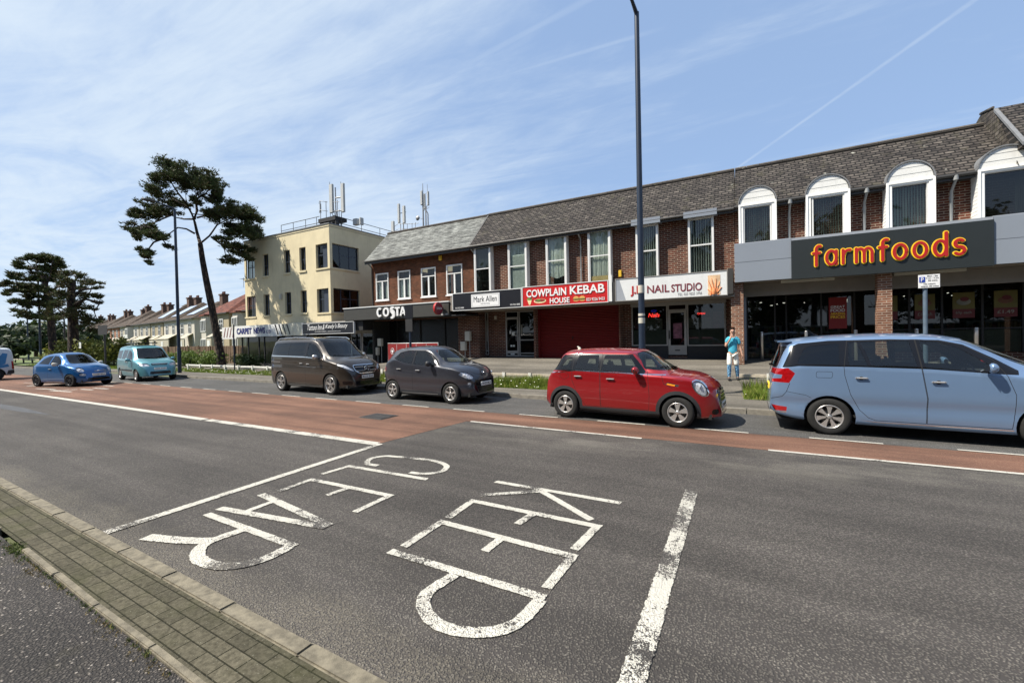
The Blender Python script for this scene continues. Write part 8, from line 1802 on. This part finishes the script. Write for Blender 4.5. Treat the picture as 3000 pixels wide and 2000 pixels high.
# ---------------------------------------------------------------- poles
def lamp_post(x, y, z0, top, r0, r1, arm, label, loc_group='street lamps along the road', base=True):
    t = wthing('street_lamp', (x, y, z0), label, 'street lamp', loc_group)
    b = MB(); b.tube([(x, y, z0), (x, y, z0+.02), (x, y, z0+1.5), (x, y, z0+1.56)], [r0*1.0, r0, r0, r1*1.1], 14); b.tube([(x, y, z0+1.5), (x, y, top)], [r1*1.08, r1*.78], 14); b.build('column', M['navy_pole'], t)
    a = Vector(arm); P = [Vector((x, y, top-.25)), Vector((x, y, top-.02))+a*.06, Vector((x, y, top+.05))+a*.3, Vector((x, y, top+.0))+a*.8]
    P = [Vector((x, y, top-.3)), Vector((x, y, top-.05))]+[Vector((x, y, top))+a*k+Vector((0, 0, .28*math.sin(k*1.5))) for k in (.15, .4, .7, .85)]
    b = MB(); b.tube(P, [r1*.7, r1*.7, r1*.55, r1*.5, r1*.45, r1*.45], 8); b.build('bracket', M['navy_pole'], t)
    h = P[-1]; d = a.normalized(); b = MB(); s = Vector((-d.y, d.x, 0))
    for k in range(1):
        L = .65; ring = []
        for (q, w, hh) in ((0, .06, .05), (.15, .13, .08), (.45, .15, .09), (.62, .10, .06), (.65, .03, .03)):
            c = h+d*q+Vector((0, 0, .03)); ring.append([c+s*w*math.cos(2*math.pi*j/10)+Vector((0, 0, hh*math.sin(2*math.pi*j/10))) for j in range(10)])
        vs = [v for r_ in ring for v in r_]; b.add(vs, [(i*10+j, i*10+(j+1) % 10, (i+1)*10+(j+1) % 10, (i+1)*10+j) for i in range(4) for j in range(10)], 0, True)
    b.build('lamp_head', M['gutter'], t); return t
l1 = lamp_post(-31.0, 13.15, .12, 10.25, .105, .085, (-.25, -1.05, 0), 'tall dark lamp post in front of the leaning pine')
l2 = lamp_post(-2.70, 12.6, .12, 11.15, .095, .085, (-.25, -2.4, .2), 'tallest navy lamp post rising behind the red hatchback')
b = MB()
for z, h in ((2.49, .07), (2.28, .16), (3.15, .22)): b.tube([(-2.70, 12.6, z), (-2.70, 12.6, z+h)], .0925, 14)
b.build('sticker', M['box_cream'], l2)
lamp_post(-58.4, 13.6, .1, 9.2, .10, .085, (.9, 1.4, 0), 'dark lamp post crossing the crown of the far left pine')
lamp_post(-82, 18, .1, 7.2, .10, .08, (-.3, 1.2, 0), 'short lamp post at the left of the far pine')
def sign_post(x, y, z0, top, plates, label, cat='sign', r=.038, pm='navy_pole'):
    t = wthing('sign_post', (x, y, z0), label, cat)
    b = MB(); b.tube([(x, y, z0), (x, y, top)], r, 10); b.build('post', M[pm], t)
    for (x0, x1, z1, z2, m) in plates: b = MB(); b.bbox(x0, x1, y-r-.02, y-r-.002, z1, z2, .006); b.build('plate', M[m], t)
    return t
sign_post(-27.42, 14.5, .12, 3.02, [(-27.46, -27.36, 2.72, 3.06, 'box_cream')], 'slim navy post with small plate in front of the carpet shop sign')
sign_post(-12.80, 14.0, .12, 3.40, [(-13.02, -12.56, 2.83, 3.40, 'sign_black'), (-13.00, -12.60, 2.26, 2.81, 'black_matt')], 'navy post with two dark plates in front of the coffee shop', r=.05)
sign_post(-44.9, 14.0, .1, 3.2, [(-45.9, -44.1, 2.75, 3.5, 'black_matt')], 'big black rectangular road sign above the turquoise car', r=.07, pm='gutter')
for i, (x, y, z1, z2, w, lab) in enumerate(((-56.8, 19.4, 2.5, 2.95, 1.0, 'small pale direction sign between the black sign and the houses'), (-48.5, 13.6, 1.7, 2.2, .5, 'square white plate with dark symbol behind the blue city car roof'))):
    sign_post(x, y, .1, z2+.05, [(x-w/2, x+w/2, z1, z2, 'blind_white')], lab, pm='gutter')
sign_post(-58.2, 15.2, .1, 4.5, [(-58.35, -58.0, 3.2, 3.6, 'black_matt')], 'thin dark post beside the straggly pine trunk', r=.06, pm='gutter')
ps = wthing('parking_sign', (3.72, 14.0, .12), 'white parking sign with blue P on a grey-blue post', 'parking sign')
mat('post_greyblue', (.085, .12, .16), .55, var=.15, vs=8)
b = MB(); b.tube([(3.765, 14.0, .12), (3.765, 14.0, 3.0)], .045, 12); b.build('post', M['post_greyblue'], ps)
b = MB(); b.bbox(3.625, 4.015, 13.93, 13.95, 2.945, 3.265, .004); pl = b.build('plate', M['sign_white'], ps)
b = MB(); b.box(3.64, 3.745, 13.922, 13.928, 3.085, 3.215); b.build('blue_square', M['sign_blue'], pl)
text_obj('P', 3.67, 3.72, 3.10, 3.20, 13.92, M['sign_white'], pl, .003, .01)
for tx, x0, x1, z0 in (('Mon - Sat', 3.785, 3.975, 3.212), ('9 am - 5 pm', 3.765, 3.99, 3.158), ('30 mins', 3.80, 3.965, 3.105), ('No return', 3.72, 3.93, 3.025), ('within 30 mins', 3.665, 3.985, 2.968)): text_obj(tx, x0, x1, z0, z0+.034, 13.926, M['sign_black'], pl, .002, .006)
# tar seams and cracks across the forecourt
mat('tar', (.022, .02, .018), .8, var=.1)
for i, pts in enumerate((((-2.6, 14.0), (-1.2, 14.1), (-.1, 14.0)), ((-4.2, 16.4), (-2.2, 16.25), (-.2, 16.5), (1.6, 16.35)), ((-13, 17.2), (-9, 17.0), (-5.4, 17.3)), ((-6.4, 14.9), (-6.2, 17), (-6.5, 19.5)))):
    b = MB(); rj = random.Random(i)
    for a, c in zip(pts[:-1], pts[1:]):
        n = 14
        for k in range(n):
            u, v = k/n, (k+1)/n; p = [a[0]+(c[0]-a[0])*q for q in (u, v)]; w = [a[1]+(c[1]-a[1])*q for q in (u, v)]; h = .022; dx_ = abs(c[0]-a[0]) < abs(c[1]-a[1])
            q = [(p[0]-h*dx_, w[0]-h*(not dx_)), (p[1]-h*dx_, w[1]-h*(not dx_)), (p[1]+h*dx_, w[1]+h*(not dx_)), (p[0]+h*dx_, w[0]+h*(not dx_))]
            b.add([(x, y, z_for(x, y)+.004) for x, y in q], [(0, 1, 2, 3)])
    tag(b.build('tar_seam', M['tar'], fix=False), kind='structure')
# bollards
pb = empty('bollard', (.45, 19.9, zg(.45, 19.9)), 0, 'bright steel bollard nearest the brick pier beside the person', 'bollard', 'steel bollards outside the supermarket')
b = MB(); b.lathe([(0, 0), (.055, 0), (.055, 1.15), (.05, 1.17), (0, 1.175)], 'z', (0, 0, 0), 20); b.build('tube', M['bollard_steel'], pb); b = MB(); b.lathe([(.058, 1.09), (.06, 1.10), (.06, 1.12), (.058, 1.13)], 'z', (0, 0, 0), 20); b.build('collar', M['steel_dull'], pb)
for x, lab in ((1.93, 'steel bollard whose tip shows above the rear roof edge of the pale blue car'), (3.44, 'steel bollard tip just left of the second brick pillar'), (5.12, 'steel bollard tip right of the brick pillar and left of the parking sign post'), (6.61, 'steel bollard above the windscreen of the pale blue car')):
    o = copy_tree(pb); o.location = (x, 19.9, zg(x, 19.9)); o['label'] = lab

# ---------------------------------------------------------------- the person
def skin_mesh(name, verts, edges, rad, m, parent, sub=2, root_=0):
    me = bpy.data.meshes.new(name); me.from_pydata(verts, edges, []); o = bpy.data.objects.new(name, me); C.objects.link(o)
    md = o.modifiers.new('s', 'SKIN'); md.use_smooth_shade = True; sv = me.skin_vertices[0].data
    for i, r_ in enumerate(rad): sv[i].radius = (r_, r_) if isinstance(r_, (int, float)) else r_
    for i in range(len(rad)): sv[i].use_root = (i == root_)
    ms = o.modifiers.new('u', 'SUBSURF'); ms.levels = sub; ms.render_levels = sub
    dg = bpy.context.evaluated_depsgraph_get(); dg.update(); n = bpy.data.meshes.new_from_object(o.evaluated_get(dg)); bpy.data.objects.remove(o)
    n.materials.clear(); n.materials.append(m); n.name = name
    for p in n.polygons: p.use_smooth = True
    q = bpy.data.objects.new(name, n); put(q, parent); return q
mat('skin', (.42, .24, .17), .55, var=.05); mat('shirt_teal', (.05, .36, .50), .85, var=.12, vs=12, bump=.3, bs=20); mat('shorts_white', (.74, .73, .66), .85, var=.06, vs=9); mat('shoe_black', (.012, .012, .014), .6, var=0); mat('hair_dark', (.022, .014, .010), .6, var=.2)
m_, t_, b_ = newmat('trousers_blue'); tc_ = N(t_, 'ShaderNodeTexCoord'); f_ = noise(t_, vmap(t_, tc_.outputs['Object'], (14, 14, 22)), 1, 3, .6)
t_.links.new(mixc(t_, ramp(t_, f_, .46, .56), (.02, .09, .22), (.22, .44, .62)), b_.inputs['Base Color']); b_.inputs['Roughness'].default_value = .85
pr = empty('person', (-.49, 16.3, .325), R(4), 'person in teal T-shirt, white shorts and blue leggings walking with one hand at the mouth', 'person')
V_ = [(0, 0, .95), (0, .01, 1.15), (0, .01, 1.33), (0, 0, 1.43), (0, -.015, 1.51), (0, -.03, 1.585), (0, -.035, 1.66), (0, -.02, 1.735),
      (-.10, .01, 1.42), (-.175, .01, 1.40), (-.215, -.02, 1.26), (-.235, -.06, 1.15), (-.15, -.15, 1.30), (-.07, -.19, 1.44), (-.045, -.185, 1.50),
      (.10, .01, 1.42), (.175, .01, 1.40), (.225, .02, 1.24), (.25, .02, 1.14), (.285, -.01, 1.0), (.31, -.04, .89), (.325, -.055, .83),
      (-.085, 0, .90), (-.105, -.02, .70), (-.115, -.04, .50), (-.125, 0, .30), (-.13, .03, .12), (-.13, -.03, .06), (-.14, -.12, .04),
      (.085, 0, .90), (.105, .0, .70), (.12, .02, .50), (.145, .08, .30), (.165, .13, .13), (.165, .09, .07), (.17, -.0, .04)]
E_ = [(0, 1), (1, 2), (2, 3), (3, 4), (4, 5), (5, 6), (6, 7), (3, 8), (8, 9), (9, 10), (10, 11), (11, 12), (12, 13), (13, 14), (3, 15), (15, 16), (16, 17), (17, 18), (18, 19), (19, 20), (20, 21),
      (0, 22), (22, 23), (23, 24), (24, 25), (25, 26), (26, 27), (27, 28), (0, 29), (29, 30), (30, 31), (31, 32), (32, 33), (33, 34), (34, 35)]
Rd = [.13, .115, .13, .10, .055, .075, (.085, .095), (.065, .075), .075, .058, .045, .040, .034, .026, .03, .075, .058, .045, .040, .034, .026, .03, .085, .075, .052, .05, .034, .034, .028, .085, .075, .052, .05, .034, .034, .028]
# fingers: four and a thumb on each hand
def hand(base, d, side, curl, L=.07):
    base = Vector(base); d = Vector(d).normalized(); s = Vector(side).normalized(); c = Vector(curl).normalized()
    for k, (o_, l_) in enumerate(((-.028, .9), (-.010, 1.0), (.009, .95), (.027, .75))):
        i = len(V_); p0 = base+s*o_; V_.append(tuple(p0+d*.035)); V_.append(tuple(p0+d*(.035+L*l_*.5)+c*.010)); V_.append(tuple(p0+d*(.035+L*l_*.8)+c*.032)); Rd.extend([.0095, .0085, .007]); HANDS.append((i, i+1, i+2))
    i = len(V_); p0 = base-s*.03; V_.append(tuple(p0)); V_.append(tuple(p0-s*.02+d*.03+c*.01)); V_.append(tuple(p0-s*.022+d*.055+c*.025)); Rd.extend([.011, .010, .008]); HANDS.append((i, i+1, i+2))
HANDS = []; n0 = len(V_)
hand(V_[14], (.3, .1, 1), (1, 0, -.3), (.2, 1, 0)); h1 = len(HANDS); hand(V_[21], (.2, -.2, -1), (.3, 1, 0), (-1, 0, 0))
body = skin_mesh('body', V_[:n0], E_, Rd[:n0], M['skin'], pr)
for gi, wr in ((range(0, h1), 14), (range(h1, len(HANDS)), 21)):
    vs = [V_[wr]]; rd = [.024]; ed = []
    for q in gi:
        b0 = len(vs)
        for i in HANDS[q]: vs.append(V_[i]); rd.append(Rd[i])
        ed += [(0, b0), (b0, b0+1), (b0+1, b0+2)]
    skin_mesh('hand', vs, ed, rd, M['skin'], body)
skin_mesh('shirt', [(0, 0, .86), (0, .01, 1.10), (0, .01, 1.30), (0, .005, 1.41), (-.11, .01, 1.41), (-.18, .01, 1.38), (-.215, -.02, 1.25), (.11, .01, 1.41), (.18, .01, 1.38), (.232, .02, 1.22)], [(0, 1), (1, 2), (2, 3), (3, 4), (4, 5), (5, 6), (3, 7), (7, 8), (8, 9)],
          [(.175, .135), (.165, .13), (.18, .14), (.12, .10), .095, .082, .072, .095, .082, .072], M['shirt_teal'], pr)
skin_mesh('shorts', [(0, 0, 1.0), (-.09, 0, .88), (-.108, -.02, .72), (-.115, -.035, .50), (.09, 0, .88), (.11, .0, .72), (.122, .015, .50)], [(0, 1), (1, 2), (2, 3), (0, 4), (4, 5), (5, 6)], [(.155, .125), .11, .10, .098, .11, .10, .098], M['shorts_white'], pr)
for sg in (0, 1):
    a = (22, 29)[sg]; skin_mesh('trouser_leg', [tuple(Vector(V_[a+2])+Vector((0, 0, .12))), V_[a+3], V_[a+4], tuple(Vector(V_[a+4])+Vector((0, 0, -.02)))], [(0, 1), (1, 2), (2, 3)], [.080, .074, .058, .056], M['trousers_blue'], pr)
    p = Vector(V_[a+5]); skin_mesh('shoe', [tuple(p+Vector((0, .03, -.005))), tuple(p+Vector((0, -.02, -.015))), tuple(p+Vector((-.005, -.12, -.025)))], [(0, 1), (1, 2)], [(.058, .055), (.058, .05), (.050, .036)], M['shoe_black'], pr)
skin_mesh('hair', [(0, .0, 1.70), (0, .005, 1.755), (0, .03, 1.68)], [(0, 1), (0, 2)], [(.085, .098), (.085, .085), (.085, .08)], M['hair_dark'], pr)
b = MB()
for s_ in (-.032, .032): b.lathe([(0, -.006), (.018, -.003), (.02, 0)], 'y', (s_, -.125, 1.665), 10)
b.build('sunglasses', M['shoe_black'], pr)
b = MB(); b.tube([(0, -.118, 1.66), (0, -.142, 1.625), (0, -.125, 1.618)], [.008, .013, .010], 6); b.lathe([(0, 0), (.02, .004), (.012, .01)], 'x', (-.092, -.03, 1.64), 8); b.build('nose', M['skin'], body)
pr.scale = (.90, .95, 1)
# low shadow-side street: what the shop glass and car paint mirror stands behind the camera
for i, (x, y, h, w) in enumerate(((-46, -14, 12, 9), (-30, -11, 13, 9), (-17, -13, 15, 10), (-6, -11, 13, 8), (6, -12, 14, 9), (17, -11, 12, 9), (30, -14, 13, 9))):
    r3 = random.Random(60+i); bush('broadleaf_tree', (x, y, 0), [(r3.uniform(-.42, .42)*w, r3.uniform(-.3, .3)*w, h*.58+r3.uniform(-.34, .26)*h, w*.33, w*.3, h*.22) for k in range(10)], M['leaf_dark'], 'large leafy tree behind the viewer, %s from the west' % ('first second third fourth fifth sixth seventh'.split()[i]), 70+i, 60, .38, None, 'tree', 'trees behind the viewer', (.35, h*.5))
b = MB(); b.box(-75, 45, -19, -18.6, 0, 2.4); tag(b.build('boundary_hedge', M['leaf_dark']), 'long clipped hedge behind the viewer across the near footway', 'hedge')
